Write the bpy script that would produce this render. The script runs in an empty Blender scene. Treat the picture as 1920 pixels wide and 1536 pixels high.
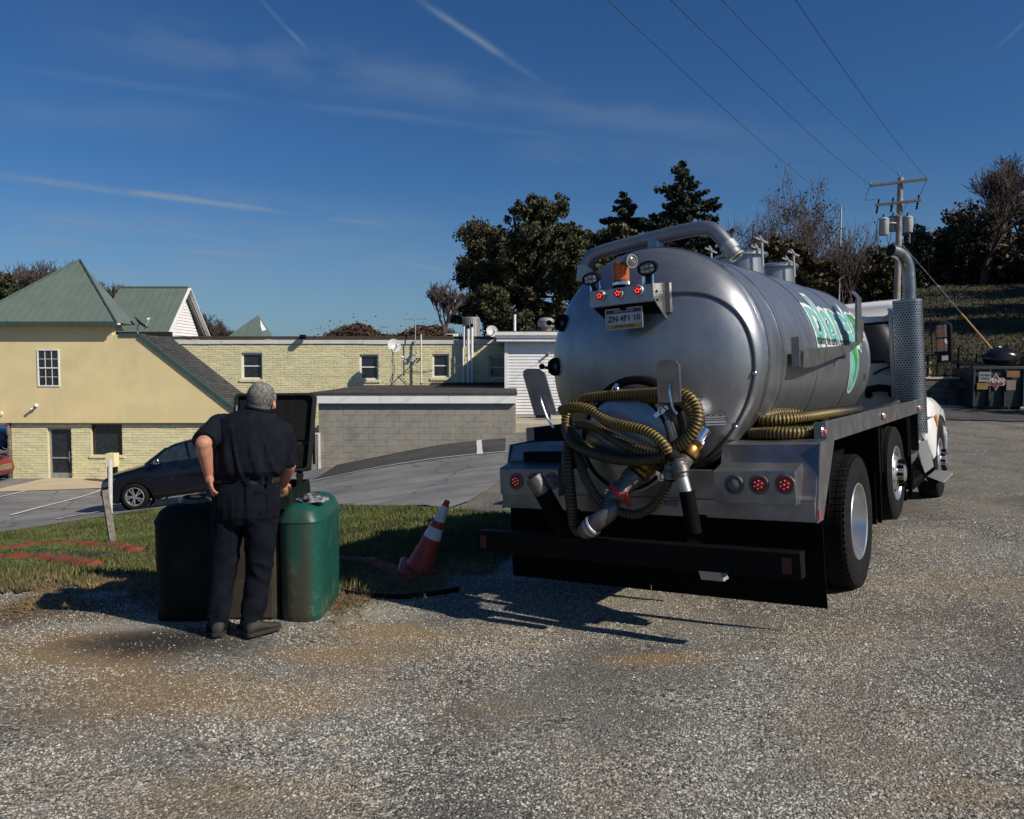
import bpy, bmesh, math, random
import numpy as np
from mathutils import Vector, Matrix
random.seed(7); rng = np.random.default_rng(7)
C = bpy.context.scene.collection
R = math.radians
PI = math.pi
# ------------------------------------------------------------------ camera
F_PX, CAM_H = 1500.0, 1.7
PITCH = math.atan(83 / 1500)
cam = bpy.data.objects.new('camera', bpy.data.cameras.new('camera')); C.objects.link(cam)
cam.data.sensor_width = 36; cam.data.lens = F_PX / 1920 * 36
cam.data.clip_start = 0.05; cam.data.clip_end = 3000
cam.location = (0, 0, CAM_H); cam.rotation_euler = (R(90) - PITCH, 0, 0)
sc = bpy.context.scene; sc.camera = cam
# ------------------------------------------------------------------ light
SUN_H = Vector((0.86, -0.51, 0)).normalized(); SUN_EL = R(36)
sd = (SUN_H * math.cos(SUN_EL) + Vector((0, 0, math.sin(SUN_EL)))).normalized()
sun = bpy.data.objects.new('sun', bpy.data.lights.new('sun', 'SUN')); C.objects.link(sun)
sun.data.energy = 5.0; sun.data.angle = R(0.53); sun.data.color = (1.0, 0.91, 0.77)
sun.rotation_euler = sd.to_track_quat('Z', 'Y').to_euler(); sun.location = (20, -20, 30)
W = bpy.data.worlds.new('World'); sc.world = W; W.use_nodes = True
wn = W.node_tree; wn.nodes.clear()
def N(t, kind, **kw):
    n = t.nodes.new(kind)
    for k, v in kw.items():
        if k.startswith('i_'):
            key = k[2:]
            key = int(key) if key.isdigit() else key.replace('_', ' ')
            n.inputs[key].default_value = v
        else: setattr(n, k, v)
    return n
def math_n(t, op, a, b=None, c=None):
    n = t.nodes.new('ShaderNodeMath'); n.operation = op
    for i, x in enumerate((a, b, c)):
        if x is None: continue
        if isinstance(x, (int, float)): n.inputs[i].default_value = x
        else: t.links.new(x, n.inputs[i])
    return n.outputs[0]
def smooth_n(t, x, lo, hi):
    n = N(t, 'ShaderNodeMapRange', interpolation_type='SMOOTHSTEP')
    t.links.new(x, n.inputs[0]); n.inputs[1].default_value = lo; n.inputs[2].default_value = hi
    return n.outputs[0]
def mixc(t, f, a, b, mode='MIX'):
    n = N(t, 'ShaderNodeMix', data_type='RGBA', blend_type=mode)
    for i, x in ((0, f), (6, a), (7, b)):
        if isinstance(x, (int, float)): n.inputs[i].default_value = x
        elif isinstance(x, (tuple, list)): n.inputs[i].default_value = (*x[:3], 1)
        else: t.links.new(x, n.inputs[i])
    return n.outputs[2]
def view_dir(px, py):
    xc = (px - 960) / F_PX; yc = -(py - 768) / F_PX
    return Vector((xc, math.cos(PITCH) + yc * math.sin(PITCH), yc * math.cos(PITCH) - math.sin(PITCH)))
sky = N(wn, 'ShaderNodeTexSky', sky_type='NISHITA', sun_disc=False, sun_elevation=SUN_EL,
        sun_rotation=math.atan2(SUN_H.x, SUN_H.y), altitude=200, air_density=1.0, dust_density=0.9, ozone_density=2.2)
tcw = N(wn, 'ShaderNodeTexCoord')
nzw = N(wn, 'ShaderNodeTexNoise', i_Scale=9.0, i_Detail=6.0); 
mapw = N(wn, 'ShaderNodeMapping'); mapw.inputs['Scale'].default_value = (1, 1, 3)
wn.links.new(tcw.outputs['Generated'], mapw.inputs[0]); wn.links.new(mapw.outputs[0], nzw.inputs[0])
streak = None
# aircraft trails: great circle arcs high in the sky (from, to, half width, strength)
for (a, b, w, s) in [((-60, 322), (880, 442), .0034, .55), ((770, -10), (1050, 178), .0036, .36), ((480, -10), (605, 125), .0022, .25),
                     ((-60, 443), (700, 492), .0042, .34), ((-60, 392), (620, 472), .003, .28), ((0, 40), (1900, 330), .022, .16),
                     ((740, 490), (860, 512), .0025, .35), ((1870, 90), (1935, 30), .002, .14), ((-60, 120), (1500, 310), .005, .10), ((-60, 380), (640, 520), .008, .16), ((60, 505), (640, 560), .012, .16),
                     ((200, 520), (1000, 480), .02, .14), ((-60, 415), (760, 430), .012, .16), ((-60, 470), (900, 455), .010, .14), ((300, 360), (1100, 470), .014, .12), ((900, 280), (1700, 330), .02, .09), ((-60, 210), (500, 235), .016, .09)]:
    d1, d2 = view_dir(*a).normalized(), view_dir(*b).normalized()
    nn = d1.cross(d2).normalized(); tt = nn.cross(d1).normalized(); ang = d1.angle(d2)
    def dotv(v):
        n = N(wn, 'ShaderNodeVectorMath', operation='DOT_PRODUCT'); wn.links.new(tcw.outputs['Generated'], n.inputs[0])
        n.inputs[1].default_value = v; return n.outputs['Value']
    dist = math_n(wn, 'ADD', dotv(nn), math_n(wn, 'MULTIPLY', math_n(wn, 'SUBTRACT', nzw.outputs[0], .5), w * 1.2))
    k = math_n(wn, 'DIVIDE', dist, w)
    g = math_n(wn, 'EXPONENT', math_n(wn, 'MULTIPLY', math_n(wn, 'MULTIPLY', k, k), -1.0))
    al = math_n(wn, 'ARCTAN2', dotv(tt), dotv(d1))
    win = math_n(wn, 'MULTIPLY', smooth_n(wn, al, -.01, ang * .15 + .02), math_n(wn, 'SUBTRACT', 1.0, smooth_n(wn, al, ang * .55, ang)))
    m = math_n(wn, 'MULTIPLY', math_n(wn, 'MULTIPLY', g, win), math_n(wn, 'MULTIPLY', smooth_n(wn, nzw.outputs[0], .28, .62), s * 1.35))
    streak = m if streak is None else math_n(wn, 'MAXIMUM', streak, m)
hs = N(wn, 'ShaderNodeHueSaturation', i_Saturation=1.12, i_Hue=0.503); wn.links.new(sky.outputs[0], hs.inputs['Color'])
tint = mixc(wn, 1.0, hs.outputs[0], (.60, 1.03, 1.45), 'MULTIPLY')
sepw = N(wn, 'ShaderNodeSeparateXYZ'); wn.links.new(tcw.outputs['Generated'], sepw.inputs[0])
lowk = math_n(wn, 'MULTIPLY', math_n(wn, 'SUBTRACT', 1.0, smooth_n(wn, sepw.outputs[2], -.02, .24)), .42)
tint = mixc(wn, lowk, tint, (5.6, 7.4, 9.4))
cirrus = mixc(wn, streak, tint, (4.6, 6.0, 7.6))
bg = N(wn, 'ShaderNodeBackground', i_Strength=0.05); wn.links.new(cirrus, bg.inputs[0])
wo = N(wn, 'ShaderNodeOutputWorld'); wn.links.new(bg.outputs[0], wo.inputs[0])
sc.view_settings.view_transform = 'Standard'; sc.view_settings.look = 'None'
sc.view_settings.exposure = 0.0; sc.view_settings.gamma = 1.0; sc.view_settings.use_curve_mapping = False
sc.render.engine = 'CYCLES'; sc.cycles.max_bounces = 7; sc.cycles.transparent_max_bounces = 8
sc.cycles.diffuse_bounces = 1; sc.cycles.glossy_bounces = 4; sc.cycles.use_denoising = True
# ------------------------------------------------------------------ helpers
def at(px, py, Y):
    d = view_dir(px, py); return Vector((0, 0, CAM_H)) + d * (Y / d.y)
def tag(o, label=None, cat=None, group=None, kind=None):
    for k, v in (('label', label), ('category', cat), ('group', group), ('kind', kind)):
        if v: o[k] = v
    return o
def thing(name, label, cat, loc=(0, 0, 0), rz=0, group=None):
    o = bpy.data.objects.new(name, None); C.objects.link(o); o.empty_display_size = .2
    o.location = loc; o.rotation_euler = (0, 0, rz); return tag(o, label, cat, group)
def obj(name, me, parent=None, **kw):
    o = bpy.data.objects.new(name, me); C.objects.link(o)
    if parent is not None: o.parent = parent
    return tag(o, **kw)
def frames(path):
    P = [Vector(p) for p in path]; n = len(P); T = []
    for i in range(n):
        T.append((P[min(i + 1, n - 1)] - P[max(i - 1, 0)]).normalized())
    up = Vector((0, 0, 1)) if abs(T[0].z) < .9 else Vector((1, 0, 0))
    u = T[0].cross(up).normalized(); out = []
    for i in range(n):
        u = (u - T[i] * u.dot(T[i])).normalized(); out.append((P[i], T[i], u, T[i].cross(u)))
    return out
def spline(pts, step=.05):
    P = [Vector(p) for p in pts]; P = [P[0] * 2 - P[1]] + P + [P[-1] * 2 - P[-2]]; out = []
    for i in range(1, len(P) - 2):
        n = max(2, int((P[i + 1] - P[i]).length / step))
        for k in range(n):
            t = k / n; a, b, c, d = P[i - 1], P[i], P[i + 1], P[i + 2]
            out.append(.5 * ((2 * b) + (c - a) * t + (2 * a - 5 * b + 4 * c - d) * t * t + (3 * b - a - 3 * c + d) * t ** 3))
    out.append(P[-2]); return out
class MB:
    def __init__(s): s.v = []; s.f = []; s.mi = []; s.m = 0
    def add(s, vs, fs):
        o = len(s.v); s.v += [tuple(v) for v in vs]; s.f += [tuple(i + o for i in f) for f in fs]; s.mi += [s.m] * len(fs); return s
    def box(s, p, q, M=None):
        (x0, y0, z0), (x1, y1, z1) = p, q
        vs = [(x, y, z) for x in (x0, x1) for y in (y0, y1) for z in (z0, z1)]
        if M is not None: vs = [M @ Vector(v) for v in vs]
        return s.add(vs, [(0, 1, 3, 2), (4, 6, 7, 5), (0, 4, 5, 1), (2, 3, 7, 6), (0, 2, 6, 4), (1, 5, 7, 3)])
    def bar(s, p, q, w, h, up=(0, 0, 1)):
        p, q = Vector(p), Vector(q); t = (q - p).normalized(); u = t.cross(Vector(up)).normalized(); v = u.cross(t)
        vs = [b + u * i * w / 2 + v * j * h / 2 for b in (p, q) for i, j in ((-1, -1), (1, -1), (1, 1), (-1, 1))]
        return s.add(vs, [(0, 1, 2, 3), (4, 7, 6, 5), (0, 4, 5, 1), (1, 5, 6, 2), (2, 6, 7, 3), (3, 7, 4, 0)])
    def tube(s, path, r, n=8, cap=True, sx=1.0):
        fr = frames(path); m = len(fr); rr = r if isinstance(r, (list, tuple)) else [r] * m
        vs = []
        for (p, t, u, w), q in zip(fr, rr):
            vs += [p + (u * math.cos(2 * PI * k / n) * sx + w * math.sin(2 * PI * k / n)) * q for k in range(n)]
        fs = [(i * n + k, i * n + (k + 1) % n, (i + 1) * n + (k + 1) % n, (i + 1) * n + k) for i in range(m - 1) for k in range(n)]
        if cap: fs += [tuple(range(n))[::-1], tuple((m - 1) * n + k for k in range(n))]
        return s.add(vs, fs)
    def cyl(s, p, q, r, r2=None, n=16, cap=True): return s.tube([p, q], [r, r if r2 is None else r2], n, cap)
    def lathe(s, prof, o=(0, 0, 0), ax=(0, 0, 1), n=24, arc=None):
        ax = Vector(ax).normalized(); o = Vector(o)
        u = ax.cross(Vector((0, 0, 1)) if abs(ax.z) < .9 else Vector((1, 0, 0))).normalized(); w = ax.cross(u)
        m = len(prof); vs = []
        for r, h in prof: vs += [o + ax * h + (u * math.cos(2 * PI * k / n) + w * math.sin(2 * PI * k / n)) * max(r, 1e-5) for k in range(n)]
        fs = [(i * n + k, i * n + (k + 1) % n, (i + 1) * n + (k + 1) % n, (i + 1) * n + k) for i in range(m - 1) for k in range(n)]
        return s.add(vs, fs)
    def loft(s, rings, cap=True):
        n = len(rings[0]); m = len(rings); vs = [v for r in rings for v in r]
        fs = [(i * n + k, i * n + (k + 1) % n, (i + 1) * n + (k + 1) % n, (i + 1) * n + k) for i in range(m - 1) for k in range(n)]
        if cap: fs += [tuple(range(n))[::-1], tuple((m - 1) * n + k for k in range(n))]
        return s.add(vs, fs)
    def prism(s, poly, f0, f1):
        """poly: 2D points; f0/f1 map a 2D point to the two end faces"""
        return s.loft([[f0(*p) for p in poly], [f1(*p) for p in poly]])
    def ball(s, c, r, n=12, m=8, M=None):
        c = Vector(c); r = (r, r, r) if isinstance(r, (int, float)) else r
        rings = []
        for i in range(m + 1):
            t = PI * i / m; q = max(math.sin(t), 1e-4)
            ring = [Vector((r[0] * q * math.cos(2 * PI * k / n), r[1] * q * math.sin(2 * PI * k / n), r[2] * math.cos(t))) for k in range(n)]
            rings.append([c + (M @ v if M is not None else v) for v in ring])
        return s.loft(rings)
    def capsule(s, p, q, r0, r1, n=14, flat=False):
        p, q = Vector(p), Vector(q); t = (q - p).normalized(); path = []; rr = []
        for k in range(4): a = PI / 2 * (1 - k / 4); path.append(p - t * r0 * math.sin(a)); rr.append(max(r0 * math.cos(a), .002))
        path += [p, q]; rr += [r0, r1]
        if not flat:
            for k in range(1, 5): a = PI / 2 * k / 4; path.append(q + t * r1 * math.sin(a)); rr.append(max(r1 * math.cos(a), .002))
        return s.tube(path, rr, n)
    def torus(s, c, ax, R_, r, n=24, m=8):
        prof = [(R_ + r * math.cos(2 * PI * k / m), r * math.sin(2 * PI * k / m)) for k in range(m + 1)]
        return s.lathe(prof, c, ax, n)
    def mesh(s, name, mats, smooth=40, recalc=True):
        me = bpy.data.meshes.new(name); me.from_pydata(s.v, [], s.f)
        for m in (mats if isinstance(mats, (list, tuple)) else [mats]): me.materials.append(m)
        if len(me.materials) > 1: me.polygons.foreach_set('material_index', s.mi)
        if recalc:
            b = bmesh.new(); b.from_mesh(me); bmesh.ops.remove_doubles(b, verts=b.verts, dist=1e-5)
            bmesh.ops.recalc_face_normals(b, faces=b.faces); b.to_mesh(me); b.free()
        if smooth:
            me.polygons.foreach_set('use_smooth', [True] * len(me.polygons)); me.set_sharp_from_angle(angle=R(smooth))
        me.update(); return me
    def build(s, name, mats, parent=None, smooth=40, bevel=0, recalc=True, **kw):
        o = obj(name, s.mesh(name, mats, smooth, recalc), parent, **kw)
        if bevel:
            m = o.modifiers.new('bevel', 'BEVEL'); m.width = bevel; m.segments = 2; m.limit_method = 'ANGLE'; m.angle_limit = R(35)
        return o
def tri_mesh(name, V, Fc, mat, parent=None, smooth=False, category=None, **kw):
    """numpy vertices (n,3) and faces (m,k) to an object"""
    me = bpy.data.meshes.new(name); k = Fc.shape[1]
    me.vertices.add(len(V)); me.vertices.foreach_set('co', np.asarray(V, np.float32).ravel())
    me.loops.add(Fc.size); me.loops.foreach_set('vertex_index', np.asarray(Fc, np.int32).ravel())
    me.polygons.add(len(Fc)); me.polygons.foreach_set('loop_start', np.arange(len(Fc), dtype=np.int32) * k)
    me.materials.append(mat); me.update(calc_edges=True)
    if smooth: me.polygons.foreach_set('use_smooth', [True] * len(Fc))
    return obj(name, me, parent, cat=category, **kw)
# ------------------------------------------------------------------ materials
def mat(name, col, rough=.5, metal=0., var=.12, scale=6., bump=0., bscale=40., dirt=None, dscale=2., damt=.5, spec=.5, emit=None, estr=0, island=0., coat=0.):
    m = bpy.data.materials.new(name); m.use_nodes = True; t = m.node_tree; b = t.nodes['Principled BSDF']
    tc = N(t, 'ShaderNodeTexCoord'); out = tc.outputs['Object']
    nz = N(t, 'ShaderNodeTexNoise', i_Scale=scale, i_Detail=5.0); t.links.new(out, nz.inputs[0])
    f = smooth_n(t, nz.outputs[0], .3, .7)
    lo = tuple(max(0, c * (1 - var)) for c in col); hi = tuple(min(1, c * (1 + var)) for c in col)
    c = mixc(t, f, lo, hi)
    if island:
        g = N(t, 'ShaderNodeNewGeometry'); lo2 = mixc(t, 1.0, c, (1 - island,) * 3, 'MULTIPLY'); hi2 = mixc(t, 1.0, c, (1 + island,) * 3, 'MULTIPLY')
        c = mixc(t, g.outputs['Random Per Island'], lo2, hi2)
    if dirt:
        n2 = N(t, 'ShaderNodeTexNoise', i_Scale=dscale, i_Detail=8.0, i_Roughness=.65); t.links.new(out, n2.inputs[0])
        c = mixc(t, math_n(t, 'MULTIPLY', smooth_n(t, n2.outputs[0], .45, .7), damt), c, dirt)
    t.links.new(c, b.inputs['Base Color'])
    r = N(t, 'ShaderNodeMapRange'); t.links.new(nz.outputs[0], r.inputs[0]); r.inputs[3].default_value = max(0, rough - .08); r.inputs[4].default_value = min(1, rough + .08)
    t.links.new(r.outputs[0], b.inputs['Roughness']); b.inputs['Metallic'].default_value = metal
    b.inputs['Specular IOR Level'].default_value = spec; b.inputs['Coat Weight'].default_value = coat
    if bump:
        n3 = N(t, 'ShaderNodeTexNoise', i_Scale=bscale, i_Detail=4.0); t.links.new(out, n3.inputs[0])
        bp = N(t, 'ShaderNodeBump', i_Strength=min(1, bump), i_Distance=.01); t.links.new(n3.outputs[0], bp.inputs['Height']); t.links.new(bp.outputs[0], b.inputs['Normal'])
    if emit: b.inputs['Emission Color'].default_value = (*emit, 1); b.inputs['Emission Strength'].default_value = estr
    return m
def glass_mat(name, col=(.02, .025, .03), rough=.05):
    m = mat(name, col, rough, var=.3, spec=.8); return m
M = {}
M['stucco'] = mat('stucco', (.73, .60, .325), .9, var=.05, scale=.8, bump=.25, bscale=25, dirt=(.55, .45, .26), dscale=.45, damt=.6)
M['cream'] = mat('cream_brick', (.72, .66, .40), .8, var=.05, bump=.3, bscale=18, island=.09, dirt=(.58, .52, .33), dscale=.4, damt=.55)
M['mortar'] = mat('cream_joint', (.60, .54, .34), .95, var=.08)
M['block'] = mat('grey_block', (.29, .27, .23), .95, var=.08, scale=3, bump=.5, bscale=30, island=.06, dirt=(.17, .165, .15), dscale=1.2, damt=.5)
M['blockjoint'] = mat('block_joint', (.35, .33, .285), .95)
M['green_roof'] = mat('green_metal_roof', (.125, .165, .14), .5, metal=.0, var=.05, scale=1.5)
M['green_trim'] = mat('green_trim', (.04, .075, .065), .5)
M['shingle'] = mat('dark_shingle', (.05, .052, .056), .95, var=.25, scale=12, island=.35, bump=.6, bscale=60)
M['white'] = mat('white_paint', (.78, .78, .78), .55, var=.04, scale=3)
M['white_old'] = mat('weathered_white', (.68, .67, .64), .7, var=.06, dirt=(.45, .42, .37), dscale=1.5, damt=.5)
M['roofing'] = mat('flat_roofing', (.05, .042, .037), .9, var=.3, scale=2)
M['brown'] = mat('brown_flashing', (.07, .045, .03), .7)
M['glass'] = glass_mat('window_glass')
M['darkin'] = mat('dark_interior', (.012, .012, .012), .9)
M['black'] = mat('black_paint', (.004, .004, .0045), .6, var=.2, spec=.12)
M['rubber'] = mat('rubber', (.010, .010, .0105), .8, var=.25, scale=20, spec=.15, bump=.3, bscale=90)
M['flap'] = mat('flap_rubber', (.004, .004, .004), .8, spec=.08)
M['steel'] = mat('brushed_steel', (.33, .335, .35), .34, metal=.95, var=.12, scale=9, bump=.06, bscale=120, dirt=(.23, .20, .17), dscale=6, damt=.35)
M['alu'] = mat('deck_aluminium', (.27, .265, .27), .38, metal=.85, var=.15, scale=7, dirt=(.26, .21, .17), dscale=4, damt=.55, bump=.1, bscale=80)
M['chrome'] = mat('chrome', (.75, .76, .78), .12, metal=1, var=.04)
M['galv'] = mat('galvanised', (.42, .42, .42), .5, metal=.6, var=.1)
M['navy'] = mat('navy_fabric', (.0085, .010, .0165), .92, var=.2, scale=12, bump=.5, bscale=220, spec=.1)
M['navy_tr'] = mat('navy_trouser', (.0065, .008, .014), .92, var=.25, scale=9, bump=.5, bscale=200, spec=.1)
M['skin'] = mat('skin', (.46, .23, .15), .55, var=.16, scale=18, bump=.35, bscale=120, dirt=(.50, .15, .10), dscale=9, damt=.6)
M['hair'] = mat('grey_hair', (.155, .15, .145), .8, var=.5, scale=60, bump=1, bscale=300, island=.5)
M['leather'] = mat('leather', (.02, .017, .014), .5)
M['shoe'] = mat('work_shoe', (.026, .022, .018), .75, var=.3, scale=15, bump=.4, bscale=60)
M['ssole'] = mat('shoe_sole', (.02, .018, .016), .8)
M['bin_shade'] = mat('shaded_green_plastic', (.005, .010, .008), .55, spec=.12, var=.3, scale=3, dirt=(.022, .018, .013), dscale=4, damt=.6)  # darker copy of the green plastic: shade painted into the colour, grime over it
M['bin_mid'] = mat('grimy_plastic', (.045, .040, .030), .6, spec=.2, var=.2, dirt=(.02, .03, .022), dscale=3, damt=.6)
M['binblack'] = mat('bin_dark', (.010, .013, .012), .6)
M['brass'] = mat('brass', (.30, .17, .055), .4, metal=1, var=.25, dirt=(.08, .05, .03), dscale=12, damt=.6)
M['castalu'] = mat('cast_alu', (.15, .145, .14), .45, metal=.6, var=.2, scale=20, dirt=(.12, .11, .10), dscale=14, damt=.6, bump=.3, bscale=60)
M['redp'] = mat('red_paint', (.42, .04, .025), .5, var=.2)
M['redlens'] = mat('red_lens', (.16, .006, .008), .15, var=.1, emit=(1, .03, .03), estr=.02)
M['redled'] = mat('red_led', (.7, .02, .02), .3, emit=(1, .05, .05), estr=1.6)
M['reddot'] = mat('lens_facet', (.6, .25, .25), .2, emit=(1, .25, .25), estr=.25)
M['clearlens'] = mat('clear_lens', (.11, .115, .12), .15, var=.2, scale=60)
M['amber'] = mat('amber_lens', (.62, .20, .04), .2, var=.15, emit=(1, .35, .08), estr=.12)
M['amber2'] = mat('amber_reflector', (.55, .16, .03), .35, emit=(1, .35, .05), estr=.02)
M['bark'] = mat('bark', (.075, .062, .05), .95, var=.35, scale=8, bump=.6, bscale=30)
M['twig'] = mat('twig', (.085, .062, .055), .95, var=.3, scale=2)
M['leaf'] = mat('leaf_dark', (.032, .042, .014), .7, var=.35, scale=.6, island=.55, dirt=(.075, .055, .015), dscale=.5, damt=.6)
M['leaf2'] = mat('leaf_olive', (.055, .052, .016), .7, var=.35, scale=.5, island=.55, dirt=(.09, .045, .015), dscale=.6, damt=.7)
M['leaf3'] = mat('leaf_russet', (.085, .032, .018), .8, var=.35, scale=.6, island=.5)
M['leaf4'] = mat('leaf_brown', (.075, .045, .030), .85, var=.35, scale=.4, island=.5)
M['needle'] = mat('needles', (.020, .030, .016), .8, var=.35, scale=.8, island=.5)
M['pole'] = mat('pole_wood', (.30, .27, .235), .9, var=.2, scale=4, bump=.5, bscale=20)
M['woodg'] = mat('grey_wood', (.16, .145, .13), .95, var=.3, scale=14, bump=.6, bscale=40)
M['xformer'] = mat('grey_enamel', (.36, .38, .38), .5)
M['wire'] = mat('wire', (.012, .012, .013), .6)
M['concrete'] = mat('concrete', (.42, .38, .31), .95, var=.1, scale=3, dirt=(.33, .27, .2), dscale=1.5, damt=.5)
M['paint_line'] = mat('worn_white_line', (.62, .62, .60), .9, var=.12, scale=20)
M['truckwhite'] = mat('truck_white', (.80, .80, .79), .25, var=.03, coat=.5)
# ------------------------------------------------------------------ terrain
TR_U = Vector((math.sin(R(34.5)), math.cos(R(34.5)), 0)); TR_V = Vector((math.cos(R(34.5)), -math.sin(R(34.5)), 0))
TR_O = Vector((1.65, 6.79, -.155)); TR_ROLL = R(3.5)
CP = [(0, 0, 0), (0, 3, -.06), (-2, 3.2, -.12), (-1.9, 5.4, -.18), (-1.9, 6.3, -.2), (-3.5, 5.6, -.22), (-6, 4, -.3), (-4.3, 6.7, -.23), (-9, 7, -.5),
      (-4, 8.5, -.48), (-6.4, 10, -.73), (-7.5, 13, -1.22), (-10.2, 16, -1.69), (-8.4, 19, -1.74), (-3.5, 16, -1.13), (-1.1, 13, -.64), (0, 11, -.43), (-1, 8, -.32), (0, 18, -.68), (.1, 20.5, -.74), (.15, 23.5, -.82), (-5.7, 22.5, -1.6), (-6, 20, -1.6), (-2, 26, -.87), (-4.07, 26, -1.25), (-3, 21, -1.12),
      (-10.7, 22.8, -2.42), (-14, 22.8, -2.45), (-19, 30, -3.0), (-19.4, 33, -3.03), (-12, 30, -2.85), (-8, 27, -2.0), (-6, 26, -1.64), (.1, 26, -.68), (.8, 27.5, -.66), (.5, 31, -.6), (4, 31, -.35), (4, 26, -.35),
      (17, 28, .15), (14, 28, .2), (10, 16, 0), (8, 28, .05), (20, 16, .2), (6, 45, .3), (-8, 40, -2.6), (-20, 45, -3), (0, 60, 0), (18, 60, 1), (-35, 30, -3.4), (-35, 10, -2.0), (-20, 12, -1.6), (-30, 60, -3.4),
      (30, 20, .5), (30, 45, .6), (12, -8, .5), (-12, -8, -.2), (0, -8, .2), (30, 0, 1), (5, 0, .3), (8, 5, .3)]
for a in (-2.5, 0, 2.5, 5.5, 8):
    for b in (-1.2, 1.2, 3):
        p = TR_O + TR_U * a + TR_V * b; CP.append((p.x, p.y, TR_O.z + b * math.tan(TR_ROLL) - max(0, a - 6) * .0))
CPa = np.array(CP)
def _phi(d2): return .5 * d2 * np.log(d2 + 1e-9)
_n = len(CPa); _A = np.zeros((_n + 3, _n + 3)); _d = ((CPa[:, None, :2] - CPa[None, :, :2]) ** 2).sum(2)
_A[:_n, :_n] = _phi(_d) + np.eye(_n) * .4; _A[:_n, _n] = 1; _A[:_n, _n + 1:] = CPa[:, :2]; _A[_n:, :_n] = _A[:_n, _n:].T
_w = np.linalg.solve(_A, np.concatenate([CPa[:, 2], [0, 0, 0]]))
def gz(x, y):
    x = np.clip(np.asarray(x, float), -36, 32); y = np.clip(np.asarray(y, float), -9, 60)
    sh = x.shape; x = x.ravel(); y = y.ravel(); out = np.empty(len(x))
    for i in range(0, len(x), 20000):
        q = np.stack([x[i:i + 20000], y[i:i + 20000]], 1); d = ((q[:, None] - CPa[None, :, :2]) ** 2).sum(2)
        out[i:i + 20000] = _phi(d) @ _w[:_n] + _w[_n] + q @ _w[_n + 1:]
    return out.reshape(sh)
def g1(x, y): return float(gz(np.array([x]), np.array([y]))[0])
def gp(px, py, dz=0.):
    """where the sight line through a point of the photograph meets the ground"""
    d = view_dir(px, py); t = 1.0
    ts = np.linspace(2, 60, 1200); X = d.x * ts; Y = d.y * ts; Z = CAM_H + d.z * ts
    k = np.argmax(Z < gz(X, Y) + dz); t = ts[k]; return Vector((d.x * t, d.y * t, float(Z[k])))
def grow(a, b, fine, coarse_to, k=1.25):
    s = list(np.arange(a, b + 1e-6, fine)); st = fine
    while s[-1] < coarse_to: st *= k; s.append(s[-1] + st)
    st = fine; lo = [a]
    while lo[-1] > -coarse_to: st *= k; lo.append(lo[-1] - st)
    return np.array(lo[1:][::-1] + s)
gx = grow(-13, 15, .16, 900); gy = grow(-2, 34, .16, 900)
gy = gy[gy > -200]
X, Y = np.meshgrid(gx, gy); Z = gz(X, Y)
# fine unevenness of the gravel yard
def vnoise(X, Y, s, seed):
    r = np.random.default_rng(seed); t = r.random((256, 256)); xi = X / s; yi = Y / s
    x0 = np.floor(xi).astype(int); y0 = np.floor(yi).astype(int); fx = xi - x0; fy = yi - y0; fx = fx * fx * (3 - 2 * fx); fy = fy * fy * (3 - 2 * fy)
    g = lambda i, j: t[i % 256, j % 256]
    return (g(x0, y0) * (1 - fx) + g(x0 + 1, y0) * fx) * (1 - fy) + (g(x0, y0 + 1) * (1 - fx) + g(x0 + 1, y0 + 1) * fx) * fy - .5
def bumps(X, Y): return .022 * vnoise(X, Y, .9, 1) + .012 * vnoise(X, Y, .4, 2)
fade = np.clip((13 - Y) / 4, 0, 1); Z = Z + bumps(X, Y) * fade
ni, nj = X.shape; idx = np.arange(ni * nj).reshape(ni, nj)
GF = np.stack([idx[:-1, :-1], idx[:-1, 1:], idx[1:, 1:], idx[1:, :-1]], -1).reshape(-1, 4)
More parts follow.
